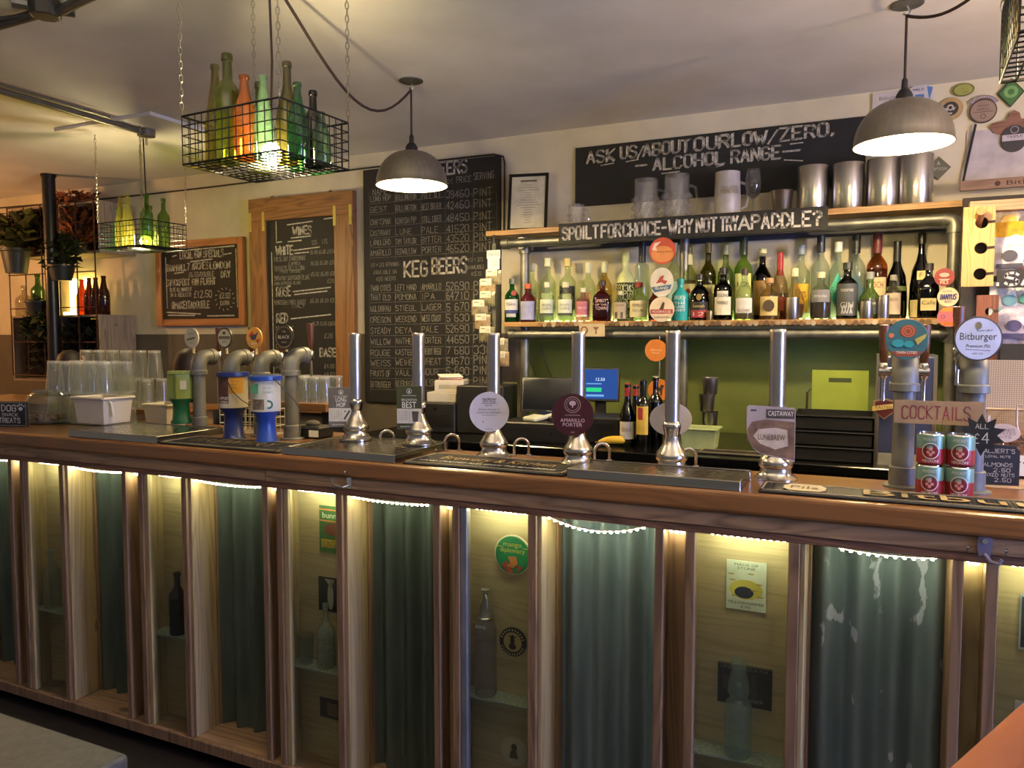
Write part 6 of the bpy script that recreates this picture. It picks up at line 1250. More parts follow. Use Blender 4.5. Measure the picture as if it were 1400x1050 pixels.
CASK = [('LONG HOP', 'BOLLINGTON', 'PALE ALE', '39', '460', 'PINT', 276), ('BEST', 'BOLLINGTON', 'BEST BITTER', '42', '460', 'PINT', 291), ('CRAFTSMAN', 'KENTISH PIP', 'STILL CIDER', '48', '450', 'PINT', 308), ('CASTAWAY', 'LUNE', 'PALE', '41', '520', 'PINT', 323), ('LANDLORD', 'TIM TAYLOR', 'BITTER', '43', '520', 'PINT', 336), ('AMARILLO', 'REDWILLOW', 'PORTER', '46', '520', 'PINT', 350)]
KEG = [('TWIN CITIES', 'LEFT HAND', 'AMARILLO', '52', '690', 'PINT', 398), ('THAT OLD', 'POMONA', 'IPA', '64', '710', 'PINT', 411), ('GOLDBRAU', 'STIEGL', 'LAGER', '5', '670', 'PINT', 426), ('OREGON', 'WEEKEND', 'WEST COAST', '5', '630', 'PINT', 441), ('STEADY', 'DEYA', 'PALE', '52', '690', 'PINT', 456), ('WILLOW', 'ANTHEM', 'PORTER', '44', '650', 'PINT', 471), ('ROUGE', 'KASTEEL', 'CHERRY BEER', '7', '680', '330', 486), ('WEISS', 'WEIHEN', 'WHEAT', '54', '670', 'PINT', 500), ('FRUITS OF', 'VAULT', 'SOUR', '5', '690', 'PINT', 514), ('BITBURGER', 'BITBURGER', 'PILSNER', '48', '630', 'PINT', 529)]
rows = MB(); rules = MB()
wr(rows, 'NAME', 510, 530, 267, 8); wr(rows, '%', 612, 619, 252, 7); wr(rows, 'PRICE', 624, 644, 250, 8); wr(rows, 'SERVING', 648, 675, 246, 9)
for L, dd in ((CASK, 0), (KEG, 0)):
    for r in L:
        py = r[6]
        for k in range(6):
            (p0, p1) = C0[k]; s = r[k]; pyk = py - (p0 - 507) * .055 * (1 if py < 370 else .45) + (0 if k < 3 else 1)
            n = len(s)
            if k < 3: p1 = min(p1, p0 + 6 + n * 5)
            if k == 3: p1 = p0 + 4.5 * n
            if k != 3: p1 -= 4
            wr(rows, s, p0, p1, pyk, (7.5, 7.5, 8, 10, 10, 11)[k])
        a = aty(507, py + 3, 4.48); b = aty(677, py + 3, 4.48); rules.line(a.x - x0, a.z - z0, b.x - x0, a.z - z0 + .006, .003, yy)
for py0, py1 in ((262, 355), (390, 535)):
    for px in (505, 540, 575, 609, 646, 679):
        a = aty(px, py0, 4.48); b = aty(px, py1, 4.48); rules.line(a.x - x0, a.z - z0, a.x - x0 + .002, b.z - z0, .002, yy)
add(rules, 'chalk_rules', flat('#6a6862', .9, 0, .2, 50), t)
side = rows; wr(side, '1/2 + 2/3 SERVINGS', 507, 545, 365, 5); wr(side, 'AVAILABLE ON', 511, 542, 375, 5); wr(side, 'KEG BEERS', 515, 541, 384, 5); wr(side, '1/3 + 2/3', 640, 660, 358, 5); wr(side, 'AVAILABLE', 640, 662, 368, 5); wr(side, 'KEG', 645, 658, 377, 5)
add(rows, 'chalk_rows', M_CHALKD, t)
# framed wine board
x0, z0, W, H = plane(350, 274, 490, 560, 4.48)
t = thing('wine_board', 'wine blackboard in a thick reclaimed wood frame with brass corner plates', 'blackboard', (x0, 4.47, z0))
fw_ = aty(373, 400, 4.48).x - aty(350, 400, 4.48).x
add(MB().b2(0, fw_, -.03, .02, 0, H - fw_ - .0005), 'frame_stile', M_RECLAIM, t, bev=.003); add(MB().b2(W - fw_, W, -.03, .02, 0, H - fw_ - .0005), 'frame_stile', M_RECLAIM, t, bev=.003)
add(MB().b2(0, W, -.03, .02, H - fw_, H), 'frame_rail', wood('reclaimed_rail', '#8c5f33', '#4f3319', 'x', .6, .5), t, bev=.003)
add(MB().b2(fw_ + .001, W - fw_ - .001, -.03, .02, 0, fw_ * .6), 'frame_rail', wood('reclaimed_rail', '#8c5f33', '#4f3319', 'x', .6, .5), t, bev=.003)
add(MB().b2(fw_, W - fw_, -.01, .0, fw_ * .6, H - fw_), 'board', M_BOARD, t); yy = -.0108
brass = flat('#c4b45c', .35, .6)
for xx in (fw_ * .12, fw_ * .88, W - fw_ * .95, W - fw_ * .12): add(MB().b2(xx - .012, xx + .012, -.033, -.03, H - fw_ * 1.45, H - fw_ * .6), 'brass_plate', brass, t)
for xx in (W * .22, W * .78): add(MB().tube([(xx - .02, 0, H), (xx, 0, H + .018), (xx + .02, 0, H)], .005, 6), 'hanger', M_CHROME, t)
mb = MB(); hd = MB()
wr(hd, 'WINES', 403, 428, 322, 11, .012); wr(hd, 'WHITE', 380, 403, 349, 11, .012); wr(hd, 'ROSE', 381, 400, 405, 12, .012); wr(hd, 'RED', 381, 396, 441, 12, .012); wr(hd, 'BASE', 440, 462, 487, 11, .012)
for s, p0, p1, py, h in (('125', 429, 436, 335, 6), ('175', 443, 450, 334, 6), ('FALSE BAY CHARDONNAY', 378, 420, 358, 6), ('~6.40 ~6.60 ~19.50', 427, 461, 348, 5), ('S AFRICA', 397, 413, 363, 4), ('TERRAZZE DELLA LUNA', 378, 419, 371, 6), ('~6.60 ~6.00 ~26', 427, 460, 363, 5), ('PINOT GRIGIO', 385, 413, 374, 4), ('SNOWMAN SAUVIGNON BLANC', 378, 426, 384, 6), ('~5.50 ~6.80 ~26', 428, 461, 378, 5), ('MARLBOROUGH BLANC', 378, 414, 390, 4), ('~29', 450, 459, 387, 5), ('MONOGRAM PINOT GRIGIO', 378, 420, 417, 6), ('~6.20 ~6.60 ~20', 427, 461, 414, 5), ('ITALY', 402, 419, 421, 5), ('MALBEC', 380, 404, 452, 6), ('~6.20 ~6.60 ~28.50', 430, 462, 445, 5), ('MERLOT', 380, 404, 465, 6), ('~28', 446, 457, 462, 6), ('CHILE', 380, 398, 476, 5), ('DESERT WINE 50ML', 378, 420, 495, 5), ('PORT', 380, 398, 505, 5), ('~4.50', 446, 460, 503, 5), ('SHERRY', 380, 402, 515, 5), ('~4.50', 446, 460, 514, 5)): wr(mb, s, p0, p1, py, h, .0035)
for q in ((403, 343, 440, 338), (405, 347, 425, 345), (403, 399, 455, 393), (405, 403, 450, 398), (400, 436, 455, 430), (400, 326, 428, 323), (395, 308, 430, 303), (445, 300, 460, 298), (380, 332, 388, 331), (396, 331, 415, 329)):
    a = aty(q[0], q[1], 4.48); b = aty(q[2], q[3], 4.48); hd.line(a.x - x0, a.z - z0, b.x - x0, b.z - z0 , .009, yy)
for q in ((380, 303, 380, 330), (374, 345, 374, 520)):
    a = aty(q[0], q[1], 4.48); b = aty(q[2], q[3], 4.48); hd.line(a.x - x0, a.z - z0, a.x - x0 + .001, b.z - z0, .008, yy)
add(hd, 'chalk_heading', M_CHALK, t); add(mb, 'chalk_rows', M_CHALKD, t)
# gin board
x0, z0, W, H = plane(218, 332, 337, 446, 4.48)
t = thing('gin_board', 'small blackboard of local gin specials in an orange wood frame', 'blackboard', (x0, 4.475, z0)); f_ = .055
add(MB().b2(0, f_, -.02, .02, 0, H), 'frame_stile', M_FRAMEW, t, bev=.003); add(MB().b2(W - f_, W, -.02, .02, 0, H), 'frame_stile', M_FRAMEW, t, bev=.003)
fx = wood('orange_frame_rail', '#a5662f', '#74411b', 'x', .6, .45, False)
add(MB().b2(f_ + .0005, W - f_ - .0005, -.02, .02, H - f_, H), 'frame_rail', fx, t, bev=.003); add(MB().b2(f_ + .0005, W - f_ - .0005, -.02, .02, 0, f_), 'frame_rail', fx, t, bev=.003)
add(MB().b2(f_, W - f_, -.006, .004, f_, H - f_), 'board', M_BOARD, t); yy = -.0068
mb = MB()
for s, p0, p1, py, h, l in (('LOCAL GIN SPECIALS', 248, 307, 354, 9, .010), ('BRAMHALL', 230, 256, 371, 8, .010), ('7 ARCHES', 258, 286, 369, 9, .009), ('LONDON', 289, 316, 368, 9, .010), ('~6.50/DOUBLE', 260, 294, 379, 6, .005), ('DRY', 304, 316, 379, 8, .010), ('STOCKPORT GIN FLIGHT', 230, 296, 391, 8, .010), ('TASTE ALL MANNER OF', 234, 264, 399, 5, .005), ('IN A REDUCER', 235, 263, 406, 5, .005), ('~12.50', 267, 291, 407, 9, .007), ('~2.50', 302, 316, 408, 7, .006), ('EXTRA', 303, 315, 417, 5, .005), ('#MAKEITADOUBLE', 237, 288, 422, 9, .010)): wr(mb, s, p0, p1, py, h, l)
for q in ((228, 345, 322, 337), (234, 341, 300, 335), (262, 358, 292, 355), (240, 374, 253, 373), (229, 427, 276, 430), (231, 431, 268, 432), (285, 432, 322, 432), (237, 351, 243, 350), (308, 348, 318, 347)):
    a = aty(q[0], q[1], 4.48); b = aty(q[2], q[3], 4.48); mb.line(a.x - x0, a.z - z0, b.x - x0, b.z - z0 + .004, .010, yy)
for px, q0, q1 in ((228, 352, 422), (324, 340, 420)):
    a = aty(px, q0, 4.48); b = aty(px, q1, 4.48); mb.line(a.x - x0, a.z - z0, a.x - x0 + .004, b.z - z0, .009, yy)
c_ = aty(309, 409, 4.48)
for k in range(14): an = R(k * 25.7); mb.line(c_.x - x0 + .085 * math.cos(an), c_.z - z0 + .075 * math.sin(an), c_.x - x0 + .105 * math.cos(an + .1), c_.z - z0 + .09 * math.sin(an + .1), .005, yy)
add(mb, 'chalk_lettering', M_CHALK, t)
# cable along the top of the wall
pts = [aty(px, py, 4.487 if px < 480 else 4.468) for px, py in ((-20, 286), (110, 275), (200, 266), (303, 254), (358, 247), (434, 238), (500, 230), (640, 215), (675, 211))]
q0 = pts[0]; solo(MB().tube([p - q0 for p in pts] + [aty(688, 214, 4.487) - q0, aty(690, 222, 4.487) - q0, aty(689, 320, 4.487) - q0], .006, 6), 'cable', 'thin black cable clipped along the top of the back wall', 'cable', M_BLACK, q0)
# ================================================================ left corner: crates, bottles, plants
YC = 4.16
def crate(px0, py0, px1, py1, label, mid=None):
    x0, z0, W, H = plane(px0, py0, px1, py1, YC); D = YW - .01 - YC; th = .018
    t = thing('timber_crate', label, 'crate', (x0, YC, z0), 0, 'weathered crates on the back wall')
    for nm, q in (('side', (0, th, 0, D, 0, H)), ('side', (W - th, W, 0, D, 0, H)), ('slat', (th, W - th, 0, D * .48, 0, th)), ('slat', (th, W - th, D * .52, D, 0, th)), ('slat', (th, W - th, 0, D * .48, H - th, H)), ('slat', (th, W - th, D * .52, D, H - th, H))): add(MB().b2(*q), nm, M_CRATEZ if nm == 'side' else M_CRATE, t, bev=.002)
    nb = 3
    for k in range(nb): add(MB().b2(th, W - th, D - .012, D, th + (H - 2 * th) * (k + .06) / nb, th + (H - 2 * th) * (k + .94) / nb), 'slat', M_CRATE, t)
    if mid: add(MB().b2(W * mid, W * mid + th, 0, D - .013, th, H - th), 'divider', M_CRATE, t)
    return x0, z0, W, H
cu = crate(18, 286, 137, 353, 'upper weathered crate on the wall holding dried flowers', .55)
cl = crate(19, 432, 139, 520, 'lower weathered crate on the wall holding dark plants', .5)
# wire grid in front of the crates
gx0, gx1 = cu[0] - .01, cu[0] + cu[2] - .02; gz0, gz1 = cl[1] + .05, cu[1] + cu[3]
mb = MB()
for k in range(6): x = gx0 + (gx1 - gx0) * k / 5; mb.tube([(x - gx0, 0, 0), (x - gx0, 0, gz1 - gz0)], .006, 6)
for k in range(6): z = (gz1 - gz0) * k / 5; mb.tube([(0, -.006, z), (gx1 - gx0, -.006, z)], .005, 6)
solo(mb, 'wire_grid', 'rusty reinforcing wire grid hung in front of the wall crates', 'grid', flat('#43281c', .6, .4), (gx0, 4.13, gz0))
# bottles standing on the lower crate
zb = cl[1] + cl[3]
for px, k_, H, r, col, lb, hz in ((34, 'jug', .27, .07, '#d8d2c0', 'clear flagon on the lower crate', .12), (53, 'bordeaux', .36, .055, '#5f8f3a', 'bright green bottle on the lower crate behind the column', .35), (113, 'beer', .30, .045, '#a85a1e', 'amber brown bottle left of three maroon bottles on the crate', .4), (123, 'beer', .31, .042, '#5a2820', 'maroon bottle on the crate, left one of three', .4), (132, 'beer', .31, .042, '#5a2820', 'maroon bottle on the crate, middle one of three', .4), (143, 'beer', .32, .045, '#5a2820', 'maroon bottle on the crate, right one of three', .4)):
    p = aty(px, 430, 4.32); bottle(k_, (p.x, 4.32, zb), H, r, col, lb, group='bottles on the lower wall crate', haze=hz, n=14)
solo(MB().b2(-.11, .14, -.02, .02, 0, .035).b2(-.02, .03, -.02, .02, .035, .32), 'crate_lamp', 'glowing yellow-green tube lamp among the wall crates', 'lamp', emit('#ffd86a', 9.0, 'crate_lamp_glow'), (aty(100, 430, 4.42).x, 4.43, zb))
solo(MB().b2(-.02, .02, -.015, .015, 0, .28), 'crate_lamp', 'upright glowing lamp behind the amber bottle on the crate', 'lamp', emit('#ffd86a', 9.0, 'crate_lamp_glow'), (aty(116, 380, 4.44).x, 4.45, zb + .05))
# plants
random.seed(21)
def leafy(name, label, loc, n, spread, up, size, cols, pot=None, droop=.3, cat='plant'):
    t = thing(name, label, cat, loc)
    if pot: add(MB().lathe([(pot[0] * .7, 0), (pot[0], pot[1]), (pot[0] * 1.06, pot[1]), (pot[0] * 1.06, pot[1] * .88), (pot[0] * .9, pot[1] * .85)], 18), 'pot', flat(pot[2], .5), t, smooth=True)
    zb_ = pot[1] * .9 if pot else 0
    groups = [MB() for _ in cols]; st = MB()
    for k in range(n):
        a = random.random() * 6.28; rr = spread * math.sqrt(random.random()); h = zb_ + up * random.uniform(.25, 1) - droop * rr
        c = Vector((rr * math.cos(a), rr * math.sin(a) * (.35 if pot else .45), max(h, .0 if not pot else -9)))
        m = Matrix.Translation(c) @ Matrix.Rotation(a, 4, 'Z') @ Matrix.Rotation(random.uniform(-.9, .6), 4, 'Y') @ Matrix.Rotation(random.uniform(-.6, .6), 4, 'X')
        s = size * random.uniform(.6, 1.3); b = groups[k % len(cols)].at(m)
        b.quad([(-s * .5, 0, 0), (0, -s * .28, s * .06), (s * .5, 0, 0), (0, s * .28, s * .06)])
        if k % 5 == 0: st.tube([(0, 0, zb_), tuple(c * .5 + Vector((0, 0, zb_ * .5 + .02))), tuple(c)], .003, 5)
    add(st, 'stems', flat('#3a2a1c', .8), t)
    for b, c in zip(groups, cols): add(b, 'foliage', flat(c, .6, 0, .25, 20), t, kind='stuff')
    return t
q = aty(108, 352, 4.3); leafy('dried_flowers', 'rust-brown dried flower bunch in the upper crate', (q.x, 4.26, cu[1] + .02), 620, .27, .50, .085, ['#8a4c28', '#a85c30', '#6a3820'], droop=.1)
q = aty(48, 352, 4.3); leafy('crate_plant', 'grey-green succulent plant in the upper crate left of the column', (q.x, 4.28, cu[1] + .02), 220, .2, .42, .06, ['#3c4030', '#2a2e22'], droop=.1)
q = aty(26, 374, 4.05); leafy('hanging_plant', 'spiky green plant in a dark tapered pot hung on the grid', (q.x, 4.03, q.z), 90, .26, .32, .17, ['#4a4f1e', '#35391a'], (.11, .20, '#1f2624'), .2)
q = aty(88, 384, 4.05); leafy('hanging_plant', 'dark green plant in a round black pot right of the column', (q.x, 4.03, q.z), 160, .2, .28, .11, ['#1e2a16', '#2a3a1c', '#16200f'], (.10, .12, '#171a17'), .5)
q = aty(54, 432, 4.03); leafy('hanging_plant', 'trailing green plant in a black pot left of the column', (q.x, 4.03, q.z), 140, .2, .10, .12, ['#2a3a1c', '#3c4a26'], (.10, .12, '#171a17'), 1.6)
q = aty(108, 500, 4.2); leafy('crate_plant', 'large dark leafy plant in the lower crate right of the column', (q.x, 4.26, cl[1] + .02), 300, .3, .50, .13, ['#14180f', '#1d2416', '#262b20'], droop=.2)
q = aty(52, 505, 4.2); leafy('crate_plant', 'dark trailing plant in the lower crate left of the column', (q.x, 4.28, cl[1] + .02), 200, .22, .40, .09, ['#1f2416', '#2b2f22'], droop=.2)
# steel column
p = aty(66, 240, 4.0); solo(MB().lathe([(.09, 0), (.09, .02), (.047, .02), (.047, CEIL - .02), (.055, CEIL - .02), (.055, CEIL)], 20), 'steel_column', 'black round steel column rising to the ceiling at the left', 'column', flat('#1a1a1b', .35, .3), (p.x, 4.0, 0), smooth=True)
# ================================================================ low ledge with glasses near the wine board
zg = aty(420, 549, 3.45).z
t = thing('glass_table', 'narrow wooden back shelf carrying pint glasses under the wine board', 'shelf', (aty(330, 550, 3.45).x, 3.36, 0)); Wg = aty(452, 550, 3.4).x - aty(330, 550, 3.45).x
add(MB().b2(0, Wg, 0, .28, zg - .045, zg), 'board', wood('shelf_mid_wood', '#8a6138', '#5c3d1f', 'x', .8, .45, False), t, bev=.003)
for x in (.02, Wg - .07): add(MB().b2(x, x + .05, .05, .25, 0, zg - .046), 'leg', M_BLACK, t)
for j in range(2):
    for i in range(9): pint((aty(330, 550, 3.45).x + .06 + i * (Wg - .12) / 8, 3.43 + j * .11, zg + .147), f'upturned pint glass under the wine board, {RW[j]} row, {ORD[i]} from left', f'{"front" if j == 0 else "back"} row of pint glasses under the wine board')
# ================================================================ ceiling: conduits
def conduit(pts, r, name, label, mat): q = Vector(pts[0]); return solo(MB().tube([Vector(p) - q for p in pts], r, 10), name, label, 'conduit', mat, q, smooth=True)
zc = CEIL - .040
gm_ = flat('#77746c', .4, .5)
p0 = atz(-40, 112, zc); p1 = atz(200, 182, zc); conduit([p0, p1], .018, 'ceiling_conduit', 'grey steel conduit running across the ceiling to the far basket', gm_)
p2 = atz(-40, 103, zc + .012); p3 = atz(150, 160, zc + .012); conduit([p2, p3], .009, 'ceiling_conduit', 'thin grey cable run beside the ceiling conduit', gm_)
t = thing('junction_box', 'round grey junction box at the end of the ceiling conduit', 'junction box', (p1.x, p1.y, CEIL)); add(MB().lathe([(.02, -.065), (.05, -.06), (.052, -.004), (.052, 0)], 20), 'body', gm_, t, smooth=True); add(MB().tube([(0, 0, -.06), (0, 0, -.11)], .008, 8), 'hook', M_CHROME, t)
dk = flat('#4a4844', .4, .5)
p0 = atz(-30, 42, zc); p1 = atz(62, 16, zc); p2 = atz(150, -18, zc)
conduit([p0, p1], .020, 'ceiling_conduit', 'dark conduit from the left edge to the top-left junction box', dk); conduit([p1 + Vector((.05, .02, 0)), p2], .020, 'ceiling_conduit', 'dark conduit from the top-left junction box to the top edge', dk)
p5 = atz(10, 14, zc); conduit([atz(-30, 30, zc), p1 + Vector((-.04, .0, 0))], .009, 'ceiling_conduit', 'thin dark cable beside the top-left conduit', dk)
t = thing('junction_box', 'dark square junction box at the top left of the ceiling', 'junction box', (p1.x, p1.y, CEIL), R(20)); add(MB().lathe([(.045, -.062), (.055, -.058), (.058, -.004), (.058, 0)], 8), 'body', dk, t); add(MB().tube([(-.05, -.03, -.02), (-.09, -.06, -.02)], .024, 10), 'gland', dk, t); add(MB().tube([(.05, .03, -.02), (.085, .05, -.02)], .024, 10), 'gland', dk, t)
# ================================================================ hanging wire baskets of bottles
def chain(a, b, label, group='basket chains'):
    a, b = Vector(a), Vector(b); L = (b - a).length; n = int(L / .021); d = (b - a) / n
    t = thing('basket_chain', label, 'chain', a, 0, group); mb = MB(); zq = (b - a).normalized(); s = zq.orthogonal().normalized(); u = zq.cross(s)
    for k in range(n):
        c = d * (k + .5); ax = s if k % 2 else u
        pts = [c + zq * .0135 * math.cos(R(q)) + ax * .0056 * math.sin(R(q)) for q in range(0, 361, 45)]
        mb.tube(pts, .0017, 4, False)
    add(mb, 'links', M_CHAIN, t); return t
def basket(cx, cy, z, rz, L, D, H, label, nm, spec, grid=.030):
    t = thing('wire_basket_lamp', label, 'hanging basket', (cx, cy, z), rz, 'hanging wire baskets of bottles'); mb = MB(); w_ = .0022
    for k in range(int(L / grid) + 1):
        x = -L / 2 + L * k / int(L / grid); mb.tube([(x, -D / 2, H), (x, -D / 2, 0), (x, D / 2, 0), (x, D / 2, H)], w_, 4)
    for k in range(int(D / grid) + 1):
        y = -D / 2 + D * k / int(D / grid); mb.tube([(-L / 2, y, H), (-L / 2, y, .002), (L / 2, y, .002), (L / 2, y, H)], w_, 4)
    nz_ = int(H / grid)
    for k in range(nz_ + 1):
        zz = H * k / nz_; mb.tube([(-L / 2, -D / 2, zz), (L / 2, -D / 2, zz), (L / 2, D / 2, zz), (-L / 2, D / 2, zz), (-L / 2, -D / 2, zz)], w_ * (1.6 if k in (0, nz_) else 1), 5)
    add(mb, 'wires', M_WIRE, t)
    M = Matrix.Translation((cx, cy, z)) @ Matrix.Rotation(rz, 4, 'Z')
    for k, (sx_, sy_) in enumerate(((-1, -1), (1, -1), (1, 1), (-1, 1))):
        a = M @ Vector((sx_ * L / 2, sy_ * D / 2, H)); chain(a, (a.x, a.y, CEIL), f'thin steel chain at the {("near left", "near right", "far right", "far left")[k]} corner of the {nm} basket')
    for k, (x, y, kind, hh, r, col, lb, hz) in enumerate(spec):
        p = M @ Vector((x, y, .0045)); bottle(kind, p, hh, r, col, f'{lb} in the {nm} hanging basket', group=f'empty bottles in the {nm} hanging basket', haze=hz, n=18, rz=0)
    b = M @ Vector((-.01, .03, .05)); lt = thing('basket_bulb', f'bright bulb between the bottles of the {nm} basket', 'bulb', b); 
    add(MB().sphere((0, 0, 0), .034, 14, 1.15), 'bulb', emit('#ffe6a8', BASKET, 'basket_bulb_glow'), lt, smooth=True)
    add(MB().lathe([(.016, .034), (.018, .04), (.018, .085), (.008, .095)], 12), 'lamp_holder', M_BLACK, lt, smooth=True)
    add(MB().tube([(0, 0, .09), (.01, 0, .3), (0, 0, CEIL - b.z)], .004, 6), 'flex', flat('#2a1a14', .8), lt)
    return t
OL, GR, AM, YG = '#8a8a34', '#2f9a52', '#9a4a14', '#a3a83c'
b1 = [(-.165, -.06, 'hock', .335, .036, '#a39c50', 'olive hock bottle at the left end', .07), (-.075, -.09, 'bordeaux', .345, .043, '#949c48', 'large olive wine bottle', .07), (-.09, .06, 'bordeaux', .30, .038, '#949c48', 'short olive wine bottle behind', .07), (.01, -.10, 'beer', .262, .036, '#c99558', 'amber beer bottle', .07), (.075, -.085, 'hock', .255, .032, '#b2d2b8', 'emerald slim bottle', .07), (.085, .01, 'burgundy', .325, .037, '#94905c', 'olive bottle with a black neck label', .07), (.12, .09, 'bordeaux', .25, .034, '#3a2a1c', 'dark brown bottle', .07), (.165, -.03, 'beer', .235, .031, '#6cb280', 'green beer bottle at the right end', .07), (.17, .075, 'beer', .17, .028, '#b2d2b8', 'small green bottle', .07), (.04, .09, 'beer', .23, .031, '#629a68', 'dark green bottle at the back', .07)]
basket(-1.815, 1.985, 2.20, R(-3), .425, .312, .154, 'wire basket of bottles hanging large over the bar front', 'near', b1)
b2 = [(-.16, -.05, 'beer', .26, .034, '#7cba8c', 'green beer bottle at the left end', .07), (-.08, -.09, 'hock', .31, .036, '#cfc884', 'yellow hock bottle', .07), (.0, -.10, 'hock', .32, .036, '#d2d088', 'pale yellow hock bottle at the front', .07), (.05, .0, 'bordeaux', .27, .036, '#8a8f6a', 'clear dark-necked bottle', .07), (.11, -.05, 'bordeaux', .32, .038, '#a8cc74', 'lime green wine bottle', .07), (.175, .02, 'bordeaux', .30, .036, '#9caf66', 'olive green wine bottle at the right end', .07), (-.03, .08, 'bordeaux', .28, .036, '#a5b568', 'olive bottle at the back', .07)]
basket(-4.18, 3.45, 2.20, R(-3), .425, .312, .154, 'wire basket of bottles hanging far off over the left end', 'far', b2)
b3 = [(-.15, -.07, 'bordeaux', .31, .038, '#cfc070', 'yellow wine bottle', .07), (-.14, .07, 'hock', .31, .036, '#b5c274', 'olive hock bottle', .07), (-.05, -.08, 'hock', .3, .036, '#c2cc78', 'lime hock bottle', .07), (.05, .05, 'bordeaux', .3, .037, '#7d8a2c', 'green wine bottle', .07), (.13, -.06, 'beer', .25, .034, '#2f8a4a', 'green beer bottle', .07)]
q = atz(1365, 110, 2.20)
basket(q.x + .2125, q.y - .145, 2.20, R(-2), .425, .312, .154, 'wire basket of bottles cut by the top right frame edge', 'right-hand', b3)
# ================================================================ pendant lamps
def pendant(px, py, label, rim_px, cable):
    p = atz(px, py, CEIL - .01); t = thing('pendant_lamp', label, 'pendant lamp', (p.x, p.y, CEIL), 0, 'spun metal pendant lamps')
    zr = aty(px, rim_px, p.y).z - CEIL; Rs = .178; Hs = .165
    add(MB().lathe([(.055, -.006), (.06, -.004), (.06, 0)], 24), 'ceiling_rose', M_GALV, t); add(MB().tube([(0, 0, -.004), (.012, 0, -.03), (.004, 0, -.045), (-.012, 0, -.035)], .004, 8), 'hook', M_CHROME, t)
    P = [(.03 + (Rs - .03) * math.sin(R(a)), Hs * math.cos(R(a))) for a in range(0, 91, 9)]
    add(MB().lathe([(r, z) for r, z in P] + [(Rs + .003, -.004), (Rs, -.006)], 40, (0, 0, zr), False, False), 'shade', M_SHADE, t, smooth=True)
    add(MB().lathe([(r - .003, z - .002) for r, z in P] + [(Rs - .002, -.005)], 40, (0, 0, zr), True, False), 'shade_lining', flat('#e8e2d4', .5, 0, .02), t, smooth=True)
    add(MB().lathe([(.032, Hs - .004), (.03, Hs + .02), (.022, Hs + .035), (.012, Hs + .045), (.011, Hs + .075), (.006, Hs + .085)], 18, (0, 0, zr)), 'lamp_holder', M_BLACK, t, smooth=True)
    add(MB().tube([(0, 0, -.04), (0, 0, zr + Hs + .08)], .005, 8), 'flex', flat('#2c1d18', .8), t)
    add(MB().sphere((0, 0, zr + .035), .048, 16, 1.1), 'bulb', emit('#ffdfa0', BULB, 'pendant_bulb_glow'), t, smooth=True)
    q = Vector((p.x, p.y, CEIL)); add(MB().tube([Vector(c) - q for c in cable(p)], .006, 8), 'trailing_flex', flat('#2c1d18', .8), t, smooth=True)
    return t
def cab(anchor, sag):
    def f(p):
        a = Vector((p.x, p.y, CEIL - .045)); b = Vector(anchor); pts = []
        for k in range(17):
            u = k / 16; c = a.lerp(b, u); c.z -= sag * math.sin(math.pi * min(1, u * 1.0)) * (1 - u * .45); pts.append(c)
        return pts
    return f
e1 = atz(372, -30, CEIL - .02)
pendant(562, 113, 'grey metal pendant lamp hanging before the beer blackboard', 253, cab(e1, .30))
pendant(1240, 9, 'grey metal pendant lamp hanging over the right-hand taps', 196, cab(atz(1420, -90, CEIL - .02), .10))
# uplighter pendants added out of view to brighten the ceiling
for x, y, lb in ((-1.1, .5, 'added uplighter bowl pendant out of view above the front of the bar, left one'), (1.3, 1.3, 'added uplighter bowl pendant out of view above the front of the bar, right one')):
    t = thing('fill_uplighter', lb, 'pendant lamp', (x, y, CEIL), 0, 'added uplighter bowl pendants in front of the bar')
    add(MB().lathe([(.055, -.006), (.06, -.004), (.06, 0)], 24), 'ceiling_rose', M_GALV, t); add(MB().tube([(0, 0, -.004), (0, 0, -.5)], .005, 8), 'flex', flat('#2c1d18', .8), t)
    add(MB().lathe([(.006, -.49), (.02, -.5), (.02, -.56)], 14), 'lamp_holder', M_BLACK, t, smooth=True); add(MB().sphere((0, 0, -.60), .045, 16, 1.1), 'bulb', emit('#ffe9c4', FILL, 'fill_bulb_glow'), t, smooth=True)
    add(MB().lathe([(.001, -.70), (.08, -.695), (.14, -.66), (.17, -.60), (.18, -.55), (.175, -.55), (.165, -.60), (.135, -.655), (.08, -.685), (.001, -.69)], 28, cap0=False, cap1=False), 'bowl_shade', flat('#d8d2c4', .6), t, smooth=True)
    add(MB().tube([(-.178, 0, -.56), (0, 0, -.48), (.178, 0, -.56)], .003, 6), 'bowl_hanger', M_CHROME, t)
t = thing('added_bulb', 'added bare warm bulb pendant beyond the left frame edge near the crates', 'pendant lamp', (-6.9, 2.9, CEIL))  # unseen lamp added for warm light on the crates and left ceiling
add(MB().lathe([(.055, -.006), (.06, -.004), (.06, 0)], 24), 'ceiling_rose', M_GALV, t); add(MB().tube([(0, 0, -.004), (0, 0, -.5)], .005, 8), 'flex', flat('#2c1d18', .8), t)
add(MB().lathe([(.006, -.49), (.02, -.5), (.02, -.56)], 14), 'lamp_holder', M_BLACK, t, smooth=True); add(MB().sphere((0, 0, -.60), .045, 16, 1.1), 'bulb', emit('#ffb46a', 420, 'added_left_glow'), t, smooth=True)
t = thing('added_bulb', 'added bare warm bulb pendant over the snack corner beyond the right frame edge', 'pendant lamp', (1.35, 3.0, CEIL))  # unseen lamp added to brighten the snack corner
add(MB().lathe([(.055, -.006), (.06, -.004), (.06, 0)], 24), 'ceiling_rose', M_GALV, t); add(MB().tube([(0, 0, -.004), (0, 0, -.6)], .005, 8), 'flex', flat('#2c1d18', .8), t)
